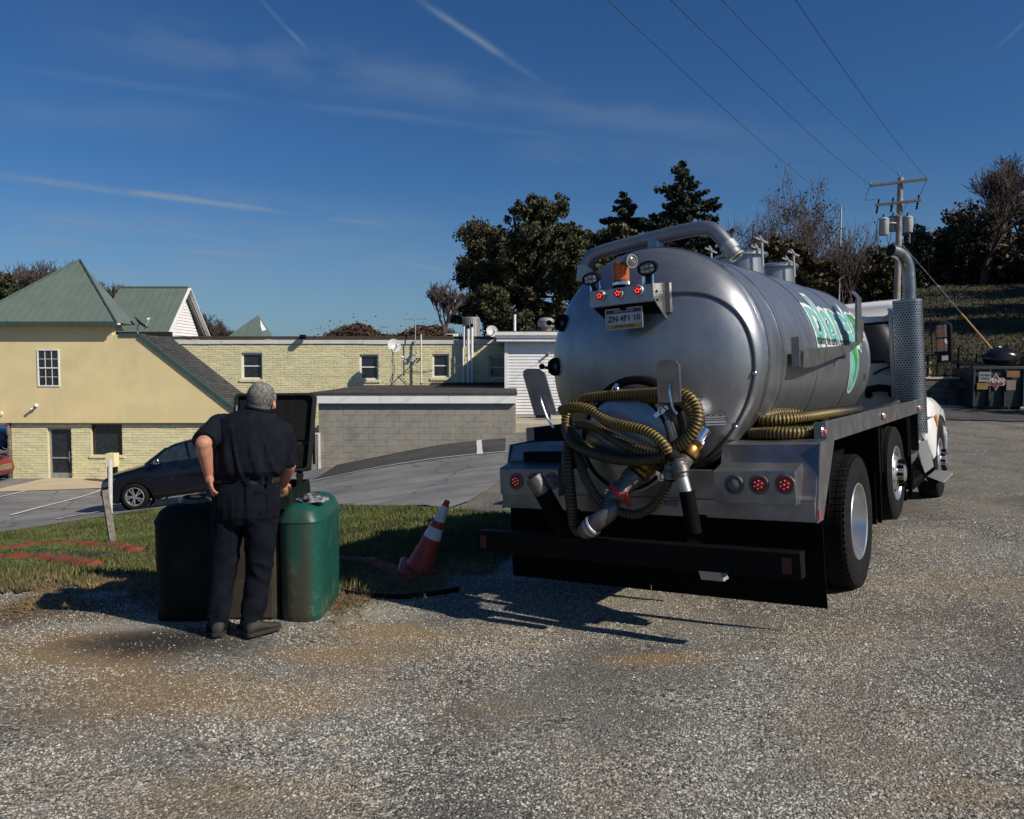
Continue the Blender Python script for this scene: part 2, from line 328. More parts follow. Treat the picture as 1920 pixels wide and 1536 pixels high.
def ground_material():
    m = bpy.data.materials.new('gravel_yard'); m.use_nodes = True; t = m.node_tree; b = t.nodes['Principled BSDF']
    tc = N(t, 'ShaderNodeTexCoord'); P = tc.outputs['Object']
    def noise(s, d=5, r=.6):
        n = N(t, 'ShaderNodeTexNoise', i_Scale=s, i_Detail=float(d), i_Roughness=r); t.links.new(P, n.inputs[0]); return n.outputs[0]
    warp = N(t, 'ShaderNodeTexNoise', i_Scale=30.0); t.links.new(P, warp.inputs[0])
    wv = N(t, 'ShaderNodeVectorMath', operation='MULTIPLY_ADD'); t.links.new(warp.outputs[1], wv.inputs[0]); wv.inputs[1].default_value = (.012,) * 3; t.links.new(P, wv.inputs[2])
    vor = N(t, 'ShaderNodeTexVoronoi', i_Scale=62.0); t.links.new(wv.outputs[0], vor.inputs[0])
    vor2 = N(t, 'ShaderNodeTexVoronoi', i_Scale=150.0); t.links.new(P, vor2.inputs[0])
    sx = N(t, 'ShaderNodeSeparateColor'); t.links.new(vor.outputs['Color'], sx.inputs[0])
    sy = N(t, 'ShaderNodeSeparateColor'); t.links.new(vor2.outputs['Color'], sy.inputs[0])
    r = N(t, 'ShaderNodeValToRGB'); t.links.new(sx.outputs[0], r.inputs[0]); cr = r.color_ramp
    cr.elements[0].position = 0; cr.elements[0].color = (.035, .034, .034, 1); cr.elements[1].position = 1; cr.elements[1].color = (.62, .60, .54, 1)
    for p, c in ((.35, (.13, .125, .12)), (.6, (.22, .21, .19)), (.85, (.34, .32, .28))): e = cr.elements.new(p); e.color = (*c, 1)
    fine = N(t, 'ShaderNodeValToRGB'); t.links.new(sy.outputs[1], fine.inputs[0]); fine.color_ramp.elements[0].color = (.06, .058, .056, 1); fine.color_ramp.elements[1].color = (.33, .32, .29, 1)
    base = mixc(t, smooth_n(t, noise(2.2, 6), .42, .62), r.outputs[0], fine.outputs[0])
    # worn, darker binder rich zones and pale dusty zones
    base = mixc(t, math_n(t, 'MULTIPLY', smooth_n(t, noise(.55, 7), .42, .68), .62), base, mixc(t, 1.0, base, (.48, .47, .50), 'MULTIPLY'))
    base = mixc(t, math_n(t, 'MULTIPLY', smooth_n(t, noise(.9, 6), .45, .72), .45), base, (.31, .25, .17))
    base = mixc(t, 1.0, base, (1.0, .985, .935), 'MULTIPLY')
    mpt = N(t, 'ShaderNodeMapping'); mpt.inputs['Rotation'].default_value = (0, 0, R(34)); mpt.inputs['Scale'].default_value = (1.5, .16, 1); t.links.new(P, mpt.inputs[0])
    ntr = N(t, 'ShaderNodeTexNoise', i_Scale=1.0, i_Detail=4.0); t.links.new(mpt.outputs[0], ntr.inputs[0])
    base = mixc(t, math_n(t, 'MULTIPLY', smooth_n(t, ntr.outputs[0], .48, .66), .5), base, mixc(t, 1.0, base, (.50, .49, .52), 'MULTIPLY'))
    sp = N(t, 'ShaderNodeSeparateXYZ'); t.links.new(P, sp.inputs[0]); nb = noise(1.7, 8, .7)
    def blob(px, py, rx, ry, col, amt, cur, ns=1.5):
        c = gp(px, py); dx = math_n(t, 'DIVIDE', math_n(t, 'SUBTRACT', sp.outputs[0], c.x), rx); dy = math_n(t, 'DIVIDE', math_n(t, 'SUBTRACT', sp.outputs[1], c.y), ry)
        d = math_n(t, 'SQRT', math_n(t, 'ADD', math_n(t, 'MULTIPLY', dx, dx), math_n(t, 'MULTIPLY', dy, dy)))
        k = math_n(t, 'ADD', math_n(t, 'SUBTRACT', 1.0, d), math_n(t, 'MULTIPLY', math_n(t, 'SUBTRACT', nb, .5), ns))
        f = math_n(t, 'MULTIPLY', smooth_n(t, k, 0, .75), amt)
        soil = mixc(t, .45, (*col,), mixc(t, 1.0, cur, tuple(min(1, q * 3.2) for q in col), 'MULTIPLY'))
        return mixc(t, f, cur, soil)
    tan = (.36, .245, .135)
    for (px, py, rx, ry, a) in ((60, 1240, 1.3, .6, .9), (330, 1300, 1.6, .6, .75), (720, 1190, .75, .3, .6), (960, 1215, .45, .12, .8), (600, 1230, .5, .3, .45),
                                (1240, 1240, .5, .2, .95), (700, 1230, .9, .35, .5), (860, 1190, 1.2, .3, .4), (560, 1330, .5, .25, .5), (450, 1500, .6, .35, .5), (100, 1190, 1.0, .35, .7), (1000, 1170, .7, .2, .35),
                                (640, 1395, .12, .06, .8), (900, 1330, .06, .04, .9), (1810, 1490, .3, .2, .5), (1700, 1090, 1.2, .4, .35), (1560, 1180, .7, .3, .25), (1870, 1100, 1.0, .5, .3)):
        base = blob(px, py, rx, ry, tan, a, base)
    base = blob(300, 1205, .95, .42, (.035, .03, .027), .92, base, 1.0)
    base = blob(760, 1275, .14, .05, (.05, .045, .03), .8, base)
    base = blob(40, 1150, 1.6, .5, (.16, .10, .05), .75, base); base = blob(250, 1130, 1.2, .35, (.12, .085, .05), .6, base)
    base = blob(640, 1150, .9, .25, (.5, .48, .44), .5, base); base = blob(200, 1175, .8, .2, (.5, .48, .44), .45, base)
    t.links.new(base, b.inputs['Base Color']); b.inputs['Roughness'].default_value = .93; b.inputs['Specular IOR Level'].default_value = .25
    h = math_n(t, 'ADD', math_n(t, 'MULTIPLY', vor.outputs['Distance'], -1.0), math_n(t, 'MULTIPLY', vor2.outputs['Distance'], -.5))
    bp = N(t, 'ShaderNodeBump', i_Strength=.75, i_Distance=.012); t.links.new(h, bp.inputs['Height']); t.links.new(bp.outputs[0], b.inputs['Normal'])
    return m
M['ground'] = ground_material()
tri_mesh('ground', np.stack([X, Y, Z], -1).reshape(-1, 3), GF, M['ground'], smooth=True, kind='structure')
def asphalt(name, dark=1., sc_=1.):
    m = bpy.data.materials.new(name); m.use_nodes = True; t = m.node_tree; b = t.nodes['Principled BSDF']
    tc = N(t, 'ShaderNodeTexCoord'); P = tc.outputs['Object']
    n = N(t, 'ShaderNodeTexNoise', i_Scale=.5, i_Detail=8.0, i_Roughness=.65); t.links.new(P, n.inputs[0])
    n2 = N(t, 'ShaderNodeTexNoise', i_Scale=55.0, i_Detail=3.0); t.links.new(P, n2.inputs[0])
    mp = N(t, 'ShaderNodeMapping'); mp.inputs['Scale'].default_value = (.25, 2.2, 1); mp.inputs['Rotation'].default_value = (0, 0, .35); t.links.new(P, mp.inputs[0])
    n3 = N(t, 'ShaderNodeTexNoise', i_Scale=1.3, i_Detail=6.0); t.links.new(mp.outputs[0], n3.inputs[0])
    k = lambda *c: tuple(q * dark for q in c)
    c = mixc(t, smooth_n(t, n.outputs[0], .35, .68), k(.115, .113, .115), k(.20, .195, .185))
    c = mixc(t, math_n(t, 'MULTIPLY', smooth_n(t, n3.outputs[0], .5, .7), .55), c, k(.07, .07, .075))
    c = mixc(t, math_n(t, 'MULTIPLY', smooth_n(t, n2.outputs[0], .5, .75), .5), c, k(.33, .32, .30))
    vo = N(t, 'ShaderNodeTexVoronoi', feature='DISTANCE_TO_EDGE', i_Scale=.42); 
    wv = N(t, 'ShaderNodeVectorMath', operation='MULTIPLY_ADD'); t.links.new(n.outputs[1], wv.inputs[0]); wv.inputs[1].default_value = (1.2,) * 3; t.links.new(P, wv.inputs[2]); t.links.new(wv.outputs[0], vo.inputs[0])
    c = mixc(t, math_n(t, 'MULTIPLY', math_n(t, 'SUBTRACT', 1.0, smooth_n(t, vo.outputs[0], .0, .022)), .55), c, (.02, .02, .022))
    t.links.new(c, b.inputs['Base Color']); b.inputs['Roughness'].default_value = .9; b.inputs['Specular IOR Level'].default_value = .3
    bp = N(t, 'ShaderNodeBump', i_Strength=.4, i_Distance=.01); t.links.new(n2.outputs[0], bp.inputs['Height']); t.links.new(bp.outputs[0], b.inputs['Normal'])
    return m
M['asphalt'] = asphalt('worn_asphalt', 1.3); M['asphalt2'] = asphalt('dark_asphalt', .42)
def strip_sheet(name, near, far, m, dz, dx=.25, ny=24, jag=.0, **kw):
    """a sheet over the terrain between two x-monotone world curves"""
    xs = np.arange(near[0][0], near[-1][0] + 1e-6, dx)
    yn = np.interp(xs, [p[0] for p in near], [p[1] for p in near]); yf = np.interp(xs, [p[0] for p in far], [p[1] for p in far])
    if jag: yn = yn + rng.uniform(-jag, jag, len(xs))
    s = np.linspace(0, 1, ny)[:, None]; Yv = yn[None] * (1 - s) + yf[None] * s; Xv = np.broadcast_to(xs, Yv.shape); Zv = gz(Xv, Yv) + bumps(Xv, Yv) * np.clip((13 - Yv) / 4, 0, 1) + dz
    ii = np.arange(Yv.size).reshape(Yv.shape); Fq = np.stack([ii[:-1, :-1], ii[:-1, 1:], ii[1:, 1:], ii[1:, :-1]], -1).reshape(-1, 4)
    return tri_mesh(name, np.stack([Xv, Yv, Zv], -1).reshape(-1, 3), Fq, m, smooth=True, kind='structure', **kw)
def gpl(pts): return [(p.x, p.y) for p in (gp(*q) for q in pts)]
edge = [(-34, 15.5)] + gpl([(-160, 1012), (0, 1001), (150, 977), (300, 954), (420, 947), (560, 947), (640, 949), (740, 951)])
e2 = edge + gpl([(800, 950)]) + gpl([(836, 957), (890, 938), (945, 895), (968, 868)]) + [(.25, 23)]
strip_sheet('parking_lot', e2, [(-34, 34), (-6, 34), (-5.9, 26.2), (.25, 26.2)], M['asphalt'], .026, jag=.03, ny=70)
# dark newer tarmac strip along the block wall
dk = gpl([(581, 905), (640, 893), (720, 878), (800, 866), (900, 854), (963, 848)])
strip_sheet('driveway_strip', [(dk[0][0], dk[0][1])] + dk[1:], [(dk[0][0], 26.2), (dk[-1][0], 26.2)], M['asphalt2'], .036, jag=.05)
strip_sheet('back_lot', [(3.5, 27.5), (9, 24.5), (14, 22.5), (30, 21)], [(3.5, 31), (14, 28.6), (30, 28.6)], M['asphalt2'], .03, ny=30, jag=.2)
# concrete apron in front of the stucco building
ap = gpl([(-40, 926), (100, 921), (200, 917), (222, 914)])
strip_sheet('concrete_apron', ap, [(ap[0][0], 33.2), (ap[-1][0], 33.2)], mat('apron_concrete', (.52, .42, .28), .95, var=.08, scale=2, dirt=(.40, .32, .21), dscale=1, damt=.5), .05, ny=12)
M['lawn'] = mat('lawn_soil', (.045, .05, .02), .95, var=.4, scale=6, dirt=(.10, .075, .035), dscale=1.4, damt=.7)
LN = [(-160, 1098), (0, 1108), (90, 1100), (200, 1090), (300, 1085), (420, 1100), (630, 1112), (760, 1095), (880, 1068), (985, 1040), (1040, 1010)]
LF = [(-160, 1014), (0, 1003), (150, 979), (300, 956), (420, 949), (560, 949), (640, 951), (740, 953), (830, 956), (985, 970), (1040, 976)]
lawn_near = gpl(LN)
lcols = np.arange(-160, 1041, 8.); nr_ = [gp(x, float(np.interp(x, *zip(*LN))) + 7 * math.sin(x * .05) + rng.uniform(-6, 6)) for x in lcols]; fr_ = [gp(x, float(np.interp(x, *zip(*LF))) + rng.uniform(-.5, .5)) for x in lcols]
LA, LB_ = np.array([tuple(p)[:2] for p in nr_]), np.array([tuple(p)[:2] for p in fr_])
def lawn_xy(u, s):
    k = u * (len(lcols) - 1); ix = np.arange(len(lcols)); A_ = np.stack([np.interp(k, ix, LA[:, i]) for i in (0, 1)], -1); B_ = np.stack([np.interp(k, ix, LB_[:, i]) for i in (0, 1)], -1); return A_ + (B_ - A_) * s[..., None]
uu, ss = np.meshgrid(np.linspace(0, 1, len(lcols)), np.linspace(0, 1, 70)); LP = lawn_xy(uu.ravel(), ss.ravel()); lx_, ly_ = LP[:, 0], LP[:, 1]
lz_ = gz(lx_, ly_) + bumps(lx_, ly_) * np.clip((13 - ly_) / 4, 0, 1) + .014; ii = np.arange(uu.size).reshape(uu.shape)
tri_mesh('lawn', np.stack([lx_, ly_, lz_], -1), np.stack([ii[:-1, :-1], ii[:-1, 1:], ii[1:, 1:], ii[1:, :-1]], -1).reshape(-1, 4), M['lawn'], smooth=True, kind='structure')
def line_strip(name, p, q, w, **kw):
    a, b = gp(*p), gp(*q); d = (b - a); n = max(2, int(d.length / .35)); s = Vector((-d.y, d.x, 0)).normalized() * w / 2; mb = MB(); vs = []
    for i in range(n + 1):
        c = a + d * i / n
        for k in (-1, 1): e = c + s * k * (1 + .12 * random.uniform(-1, 1)); vs.append((e.x, e.y, g1(e.x, e.y) + .05))
    mb.add(vs, [(2 * i, 2 * i + 2, 2 * i + 3, 2 * i + 1) for i in range(n)]); return mb.build(name, M['paint_line'], smooth=0, recalc=False, kind='structure', **kw)
line_strip('parking_line', (579, 906), (700, 881), .10); line_strip('parking_line', (700, 881), (975, 847), .10); line_strip('parking_line', (20, 969), (195, 919), .11)
line_strip('parking_line', (-30, 940), (50, 922), .11); line_strip('parking_line', (106, 977), (215, 954), .10); line_strip('parking_line', (900, 855), (898, 828), .17)
def tufts():
    # grass blades, one triangle each
    n = 420000; u = rng.random(n); s = rng.random(n); P_ = lawn_xy(u, s); xs, ys = P_[:, 0], P_[:, 1]
    wd = np.interp(u, np.linspace(0, 1, len(lcols)), np.linalg.norm(LB_ - LA, axis=1)) * ys; k_ = rng.random(n) < wd / wd.max() * np.clip(1.5 - ys / 24, .35, 1); xs, ys, s = xs[k_], ys[k_], s[k_]; n = len(xs)
    dens = vnoise(xs, ys, .5, 5) + vnoise(xs, ys, .15, 6) * .7 + .5 + np.minimum(s * 3.5, .5); keep = rng.random(n) < np.clip(dens, 0, 1)
    xs, ys, s = xs[keep], ys[keep], s[keep]; n = len(xs); z = gz(xs, ys) + .01 + bumps(xs, ys) * np.clip((13 - ys) / 4, 0, 1)
    h = rng.uniform(.03, .075, n) * (1 + 1.0 * np.clip(vnoise(xs, ys, .6, 9), 0, 1)); a = rng.uniform(0, 2 * PI, n); w = rng.uniform(.004, .009, n) * (1 + np.clip(ys - 9, 0, 12) * .12)
    lean = rng.uniform(0, .8, n) * h; la = rng.uniform(0, 2 * PI, n)
    V = np.empty((n, 3, 3)); V[:, 0] = np.stack([xs - np.cos(a) * w, ys - np.sin(a) * w, z - .01], 1); V[:, 1] = np.stack([xs + np.cos(a) * w, ys + np.sin(a) * w, z - .01], 1)
    V[:, 2] = np.stack([xs + np.cos(la) * lean, ys + np.sin(la) * lean, z + h], 1)
    dry = rng.random(n) < np.clip(.55 - s * 3.2, .08, .9); F3 = np.arange(3 * n).reshape(n, 3)
    m = mat('grass_blade', (.075, .105, .022), .75, var=.45, scale=1.2, island=.5, dirt=(.12, .10, .035), dscale=.9, damt=.6)
    n2 = 60000; u2 = rng.random(n2); s2 = rng.normal(-.012, .035, n2); P2 = lawn_xy(u2, s2); k2 = rng.random(n2) < np.clip(vnoise(P2[:, 0], P2[:, 1], .35, 51) * 2 + .35, 0, 1); P2 = P2[k2]; n2 = len(P2); z2 = gz(P2[:, 0], P2[:, 1]) + bumps(P2[:, 0], P2[:, 1]); a2 = rng.uniform(0, 2 * PI, n2); w2 = rng.uniform(.002, .005, n2); l2 = rng.uniform(.02, .09, n2); h2 = rng.uniform(.005, .045, n2)
    V2 = np.empty((n2, 3, 3)); V2[:, 0] = np.stack([P2[:, 0] - np.sin(a2) * w2, P2[:, 1] + np.cos(a2) * w2, z2 + .002], 1); V2[:, 1] = np.stack([P2[:, 0] + np.sin(a2) * w2, P2[:, 1] - np.cos(a2) * w2, z2 + .004], 1); V2[:, 2] = np.stack([P2[:, 0] + np.cos(a2) * l2, P2[:, 1] + np.sin(a2) * l2, z2 + h2], 1)
    V = np.concatenate([V, V2]); dry = np.concatenate([dry, np.ones(n2, bool)])
    m2 = mat('dry_blade', (.22, .15, .07), .85, var=.3, scale=2, island=.5)
    for nm, k, mm in (('lawn_grass', ~dry, m), ('dry_grass', dry, m2)):
        q = V[k].reshape(-1, 3); tri_mesh(nm, q, np.arange(len(q)).reshape(-1, 3), mm, kind='stuff', label='short autumn grass along the gravel edge' if nm == 'lawn_grass' else 'straw coloured dead grass at the lawn edge', category='grass')
tufts()
def stones():
    # loose stones scattered over the yard, thinning with distance
    n = 330000; v = rng.random(n); yy = 2.4 + 6.6 * v ** 1.25; half = yy * .72 + .4; xx = rng.uniform(-1, 1, n) * half
    cl = vnoise(xx, yy, .7, 11) + .6 * vnoise(xx, yy, .22, 12) + .62; keep = (rng.random(n) < np.clip(cl + 1.2 * vnoise(xx * .83 - yy * .56, (xx * .56 + yy * .83) * .12, .55, 14), .10, 1))
    inl = (yy > np.interp(xx, [p[0] for p in lawn_near], [p[1] for p in lawn_near]) + .1) & (xx < lawn_near[-1][0])
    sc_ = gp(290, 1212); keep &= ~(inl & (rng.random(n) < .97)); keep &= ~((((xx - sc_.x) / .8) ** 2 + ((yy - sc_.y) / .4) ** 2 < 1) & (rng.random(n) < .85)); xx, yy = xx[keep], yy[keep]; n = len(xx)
    z = gz(xx, yy) + bumps(xx, yy); r = .0028 + .0052 * rng.random(n) ** 2.2; big = rng.random(n) < .004; r[big] *= 2.0
    base = np.array([(1, 0, 0), (0, 1, 0), (-1, 0, 0), (0, -1, 0), (0, 0, 1)], float); fs = np.array([(0, 1, 4), (1, 2, 4), (2, 3, 4), (3, 0, 4)])
    a = rng.uniform(0, 2 * PI, n); ca, sa = np.cos(a), np.sin(a); S = np.stack([rng.uniform(.8, 1.6, n), rng.uniform(.6, 1.1, n), rng.uniform(.4, 1.0, n)], 1)
    V = base[None] * S[:, None] * r[:, None, None]; V = V + rng.normal(0, .16, V.shape) * r[:, None, None]
    x = V[..., 0] * ca[:, None] - V[..., 1] * sa[:, None]; y = V[..., 0] * sa[:, None] + V[..., 1] * ca[:, None]
    V = np.stack([x + xx[:, None], y + yy[:, None], V[..., 2] + z[:, None]], -1)
    F4 = fs[None] + (np.arange(n) * 5)[:, None, None]
    m = mat('loose_stone', (.36, .345, .305), .9, var=.15, scale=3, island=.88, dirt=(.30, .20, .11), dscale=.8, damt=.45)
    tri_mesh('loose_gravel', V.reshape(-1, 3), F4.reshape(-1, 3), m, kind='stuff', label='loose grey and tan gravel over the yard', category='gravel')
stones()
# ------------------------------------------------------------------ hillside on the right
hx = np.linspace(4, 75, 120); hy = np.linspace(28.9, 110, 110); HX, HY = np.meshgrid(hx, hy)
def hz(x, y):
    x = np.asarray(x, float); y = np.asarray(y, float); k = np.clip((y - 29) / 34, 0, 1.6); s = np.clip((x - 8) / 12, 0, 1)
    s = s * s * (3 - 2 * s); return 0.1 + s * (1.15 + 6.6 * k + .06 * np.clip(x - 16, 0, 60)) + .25 * vnoise(x, y, 4, 21) + .08 * vnoise(x, y, 1.2, 22) - .3 * (1 - s)
HZ = hz(HX, HY); ii = np.arange(HX.size).reshape(HX.shape)
M['hill'] = mat('hill_grass', (.028, .027, .013), .95, var=.35, scale=1.2, dirt=(.12, .085, .04), dscale=.7, damt=.7, bump=1, bscale=14)
tri_mesh('hillside', np.stack([HX, HY, HZ], -1).reshape(-1, 3), np.stack([ii[:-1, :-1], ii[:-1, 1:], ii[1:, 1:], ii[1:, :-1]], -1).reshape(-1, 4), M['hill'], smooth=True, kind='structure')
# ------------------------------------------------------------------ buildings
def PX(px, py, Y): p = at(px, py, Y); return p.x, p.z
def clip2(poly, k, lim, keep_less):
    out = []
    for i in range(len(poly)):
        a, b = poly[i], poly[(i + 1) % len(poly)]; ia = (a[k] <= lim) == keep_less or a[k] == lim; ib = (b[k] <= lim) == keep_less or b[k] == lim
        if ia: out.append(a)
        if ia != ib:
            t = (lim - a[k]) / (b[k] - a[k]); out.append((a[0] + (b[0] - a[0]) * t, a[1] + (b[1] - a[1]) * t))
    return out
def wall_pieces(mb, x0, x1, z0, top, y, thick, openings):
    """wall in the XZ plane, front face at y; top(x) gives the height; openings are (x0, x1, z0, z1)"""
    xs = sorted({x0, x1, *[o[0] for o in openings], *[o[1] for o in openings], *getattr(top, 'breaks', [])})
    xs = [x for x in xs if x0 <= x <= x1]
    for a, b in zip(xs, xs[1:]):
        if b - a < 1e-4: continue
        mid = (a + b) / 2; cuts = sorted([(o[2], o[3]) for o in openings if o[0] <= mid <= o[1]]); z = z0; segs = []
        for c0, c1 in cuts: segs.append((z, c0)); z = c1
        segs.append((z, None))
        for lo, hi in segs:
            ta, tb = (top(a + 1e-6), top(b - 1e-6)) if hi is None else (hi, hi)
            if max(ta, tb) - lo < 1e-3: continue
            q = [(a, lo), (b, lo), (b, max(tb, lo + .001)), (a, max(ta, lo + .001))]
            mb.prism(q, lambda x, z: (x, y, z), lambda x, z: (x, y + thick, z))
def brick_field(mb, x0, x1, z0, top, y, L, H, openings, gap=.012, out=.014, floor=None):
    k = 0; z = z0
    while z < 20:
        if z + H * .6 > max(top(x0), top(x1), top((x0 + x1) / 2)): break
        x = x0 - (L / 2 if k % 2 else 0) - random.random() * .02
        while x < x1:
            a, b = max(x, x0), min(x + L - gap, x1); cx = (a + b) / 2; zt = z + H - gap
            hit = False
            for o in openings:
                if zt > o[2] and z < o[3]:
                    if o[0] <= a and b <= o[1]: hit = True
                    elif a < o[0] < b: b = o[0]
                    elif a < o[1] < b: a = o[1]
            if not hit and b - a > .03 and zt < min(top(a), top(b)) + .01 and (floor is None or zt > floor(cx)):
                d = out * random.uniform(.35, 1.5); e = [random.uniform(-.002, .002) for _ in range(4)]
                mb.add([(a, y, z), (b, y, z), (b, y, zt), (a, y, zt), (a + .002, y - d, z + .002 + e[0]), (b - .002, y - d + e[1], z + .002), (b - .002, y - d, zt - .002 + e[2]), (a + .002, y - d + e[3], zt - .002)],
                       [(4, 5, 6, 7), (0, 4, 7, 3), (1, 2, 6, 5), (3, 7, 6, 2), (0, 1, 5, 4)])
            x += L
        z += H; k += 1
def window(parent, x0, x1, z0, z1, y, fm, cols=1, rows=1, fw=.05, sill=None, rec=.05, blind=False, hung=True):
    """double hung window; the frame is the part, panes and muntins its sub-parts"""
    mb = MB(); d0, d1 = y + rec - .03, y + rec + .05
    for q in (((x0, d0, z0), (x0 + fw, d1, z1)), ((x1 - fw, d0, z0), (x1, d1, z1)), ((x0 + fw, d0, z0), (x1 - fw, d1, z0 + fw)), ((x0 + fw, d0, z1 - fw), (x1 - fw, d1, z1))): mb.box(*q)
    zm = (z0 + z1) / 2
    if hung: mb.box((x0 + fw, d0 + .015, zm - .025), (x1 - fw, d1, zm + .025))
    f = mb.build('window', fm, parent, bevel=.004, smooth=0)
    for a, b in ((z0 + fw, zm - .025), (zm + .025, z1 - fw)) if hung else ((z0 + fw, z1 - fw),):
        dd = .012 if a > zm else 0
        MB().box((x0 + fw, d0 + .05 - dd, a), (x1 - fw, d0 + .056 - dd, b)).build('pane', M['glass'], f, smooth=0)
        if cols > 1 or rows > 1:
            g = MB()
            for i in range(1, cols): xx = x0 + fw + (x1 - x0 - 2 * fw) * i / cols; g.box((xx - .009, d0 + .03 - dd, a), (xx + .009, d0 + .048 - dd, b))
            for i in range(1, rows): zz = a + (b - a) * i / rows; g.box((x0 + fw, d0 + .033 - dd, zz - .009), (x1 - fw, d0 + .049 - dd, zz + .009))
            g.build('muntin', fm, f, smooth=0)
    if sill:
        s = MB(); n = max(3, int((x1 - x0 + .2) / .11)); w = (x1 - x0 + .2) / n
        for i in range(n): s.box((x0 - .1 + i * w + .004, y - .06, z0 - .13), (x0 - .1 + (i + 1) * w - .004, y + rec, z0 - .03))
        s.build('sill', sill, f, bevel=.006, smooth=0)
    return f
def roof_panels(parent, P0, ex, up, poly, w, m, th=.02, rib=.035, base=None):
    """standing seam roof: polygon in plane coordinates (along the eave, up the slope)"""
    ex, up = Vector(ex).normalized(), Vector(up).normalized(); nn = ex.cross(up).normalized(); P0 = Vector(P0)
    pt = lambda s, t, h=0: P0 + ex * s + up * t + nn * h
    s0, s1 = min(p[0] for p in poly), max(p[0] for p in poly); n = max(1, round((s1 - s0) / w)); w = (s1 - s0) / n
    for i in range(n):
        q = clip2(clip2(poly, 0, s0 + i * w + .006, False), 0, s0 + (i + 1) * w - .006, True)
        if len(q) < 3: continue
        mb = MB(); h = random.uniform(0, .004); mb.prism(q, lambda s, t: pt(s, t, h), lambda s, t: pt(s, t, th + h))
        if i > 0:
            c = clip2(clip2(poly, 0, s0 + i * w - .01, False), 0, s0 + i * w + .01, True)
            if len(c) > 2:
                t0, t1 = min(p[1] for p in c), max(p[1] for p in c); a = s0 + i * w
                mb.prism([(a - .009, t0), (a + .009, t0), (a + .009, t1), (a - .009, t1)], lambda s, t: pt(s, t, 0), lambda s, t: pt(s, t, th + rib))
        mb.build('roof_panel', m, parent, smooth=0)
def lap_siding(parent, poly_fn, z0, z1, step, f0, m):
    """overlapping boards: poly_fn(z) -> (a, b) span along the wall; f0(s, z, out) -> point"""
    z = z0
    while z < z1 - .01:
        zt = min(z + step, z1); a0, b0 = poly_fn(z); a1, b1 = poly_fn(zt)
        if b0 - a0 > .02:
            mb = MB(); vs = [f0(a0, z, .03), f0(b0, z, .03), f0(b1, zt, .006), f0(a1, zt, .006), f0(a0, z, 0), f0(b0, z, 0), f0(b1, zt, 0), f0(a1, zt, 0)]
            mb.add(vs, [(0, 1, 2, 3), (4, 7, 6, 5), (0, 4, 5, 1), (1, 5, 6, 2), (2, 6, 7, 3), (3, 7, 4, 0)]).build('siding_board', m, parent, smooth=0)
        z += step
class Top:
    def __init__(s, pts): s.p = pts; s.breaks = [p[0] for p in pts]
    def __call__(s, x): return float(np.interp(x, [p[0] for p in s.p], [p[1] for p in s.p]))
flat = lambda z: Top([(-100, z), (100, z)])
# --- stucco building ----------------------------------------------------
YA = 33.0
A = thing('stucco_building', 'tan stucco building over cream brick with a green hipped roof and shingled slope', 'building', (-17, YA, -3))
def loc(o, pts): return [tuple(Vector(p) - o.location) for p in pts]
def child_of(th, mb): mb.v = [tuple(Vector(v) - th.location) for v in mb.v]; return mb
xa0, zov = PX(-90, 793, YA); xk, zk = PX(262, 628, YA); xe, ze = PX(440, 770, YA); xL, _ = PX(18, 850, YA); zb = -3.35
win = (*[PX(69, 655, YA)[0], PX(111, 655, YA)[0]], PX(90, 725, YA)[1], PX(90, 655, YA)[1])
mb = MB(); topA = Top([(xa0, PX(0, 606, YA)[1]), (PX(209, 600, YA)[0], PX(0, 606, YA)[1]), (PX(209.2, 600, YA)[0], zk), (xk, zk), (xe, ze), (xe + .02, ze)])
wall_pieces(mb, xa0, xe, zov, topA, YA, .3, [win])
mb.box((xa0, YA + .3, zov), (xe, YA + .6, zov + .2))
child_of(A, mb).build('stucco_wall', M['stucco'], A, smooth=0)
door = (PX(58, 0, YA)[0], PX(104, 0, YA)[0], -3.35, PX(80, 803, YA)[1]); w2 = (PX(143, 0, YA)[0], PX(203, 0, YA)[0], PX(0, 854, YA)[1], PX(0, 796, YA)[1]); w3 = (PX(357, 0, YA)[0], PX(385, 0, YA)[0], -2.0, PX(0, 796, YA)[1])
yb = YA + .18; mb = MB(); wall_pieces(mb, xL, xe, zb, flat(zov), yb, .25, [door, w2, w3]); mb.box((xe - .3, yb + .25, zb), (xe, yb + 3, zov)); mb.box((xL, yb + .25, zb), (xL + .25, yb + 4, zov))
child_of(A, mb).build('lower_wall', M['mortar'], A, smooth=0)
mb = MB(); brick_field(mb, xL, xe, zb, flat(zov - .02), yb, .36, .108, [door, w2, w3]); child_of(A, mb).build('bricks', M['cream'], A, smooth=0, recalc=False, kind='stuff')
Ao = thing_off = A.location
def shift(f): return f
def win_on(th, x0, x1, z0, z1, y, *a, **k): l = th.location; return window(th, x0 - l.x, x1 - l.x, z0 - l.z, z1 - l.z, y - l.y, *a, **k)
win_on(A, *win, YA, M['white'], 3, 2, fw=.055, rec=.0)
win_on(A, *w2, yb, M['brown'], 1, 1, fw=.02, sill=M['cream'], hung=False, rec=.14)
win_on(A, *w3, yb, M['white_old'], 1, 1, fw=.05, sill=M['cream'])
f = win_on(A, door[0], door[1], door[2] + .32, door[3], yb, M['galv'], 1, 1, fw=.07, rec=.15, hung=False); f.name = 'door'
for q in (((door[0] + .07, yb + .12, -2.2), (door[1] - .07, yb + .19, -2.14)), ((door[0] + .07, yb + .13, -3.05), (door[1] - .07, yb + .19, -2.8)), ((door[1] - .16, yb + .07, -2.3), (door[1] - .13, yb + .1, -1.9))):
    child_of(A, MB().box(*q)).build('handle' if q[0][0] > door[0] + .3 else 'door_rail', M['galv'], f, smooth=0)
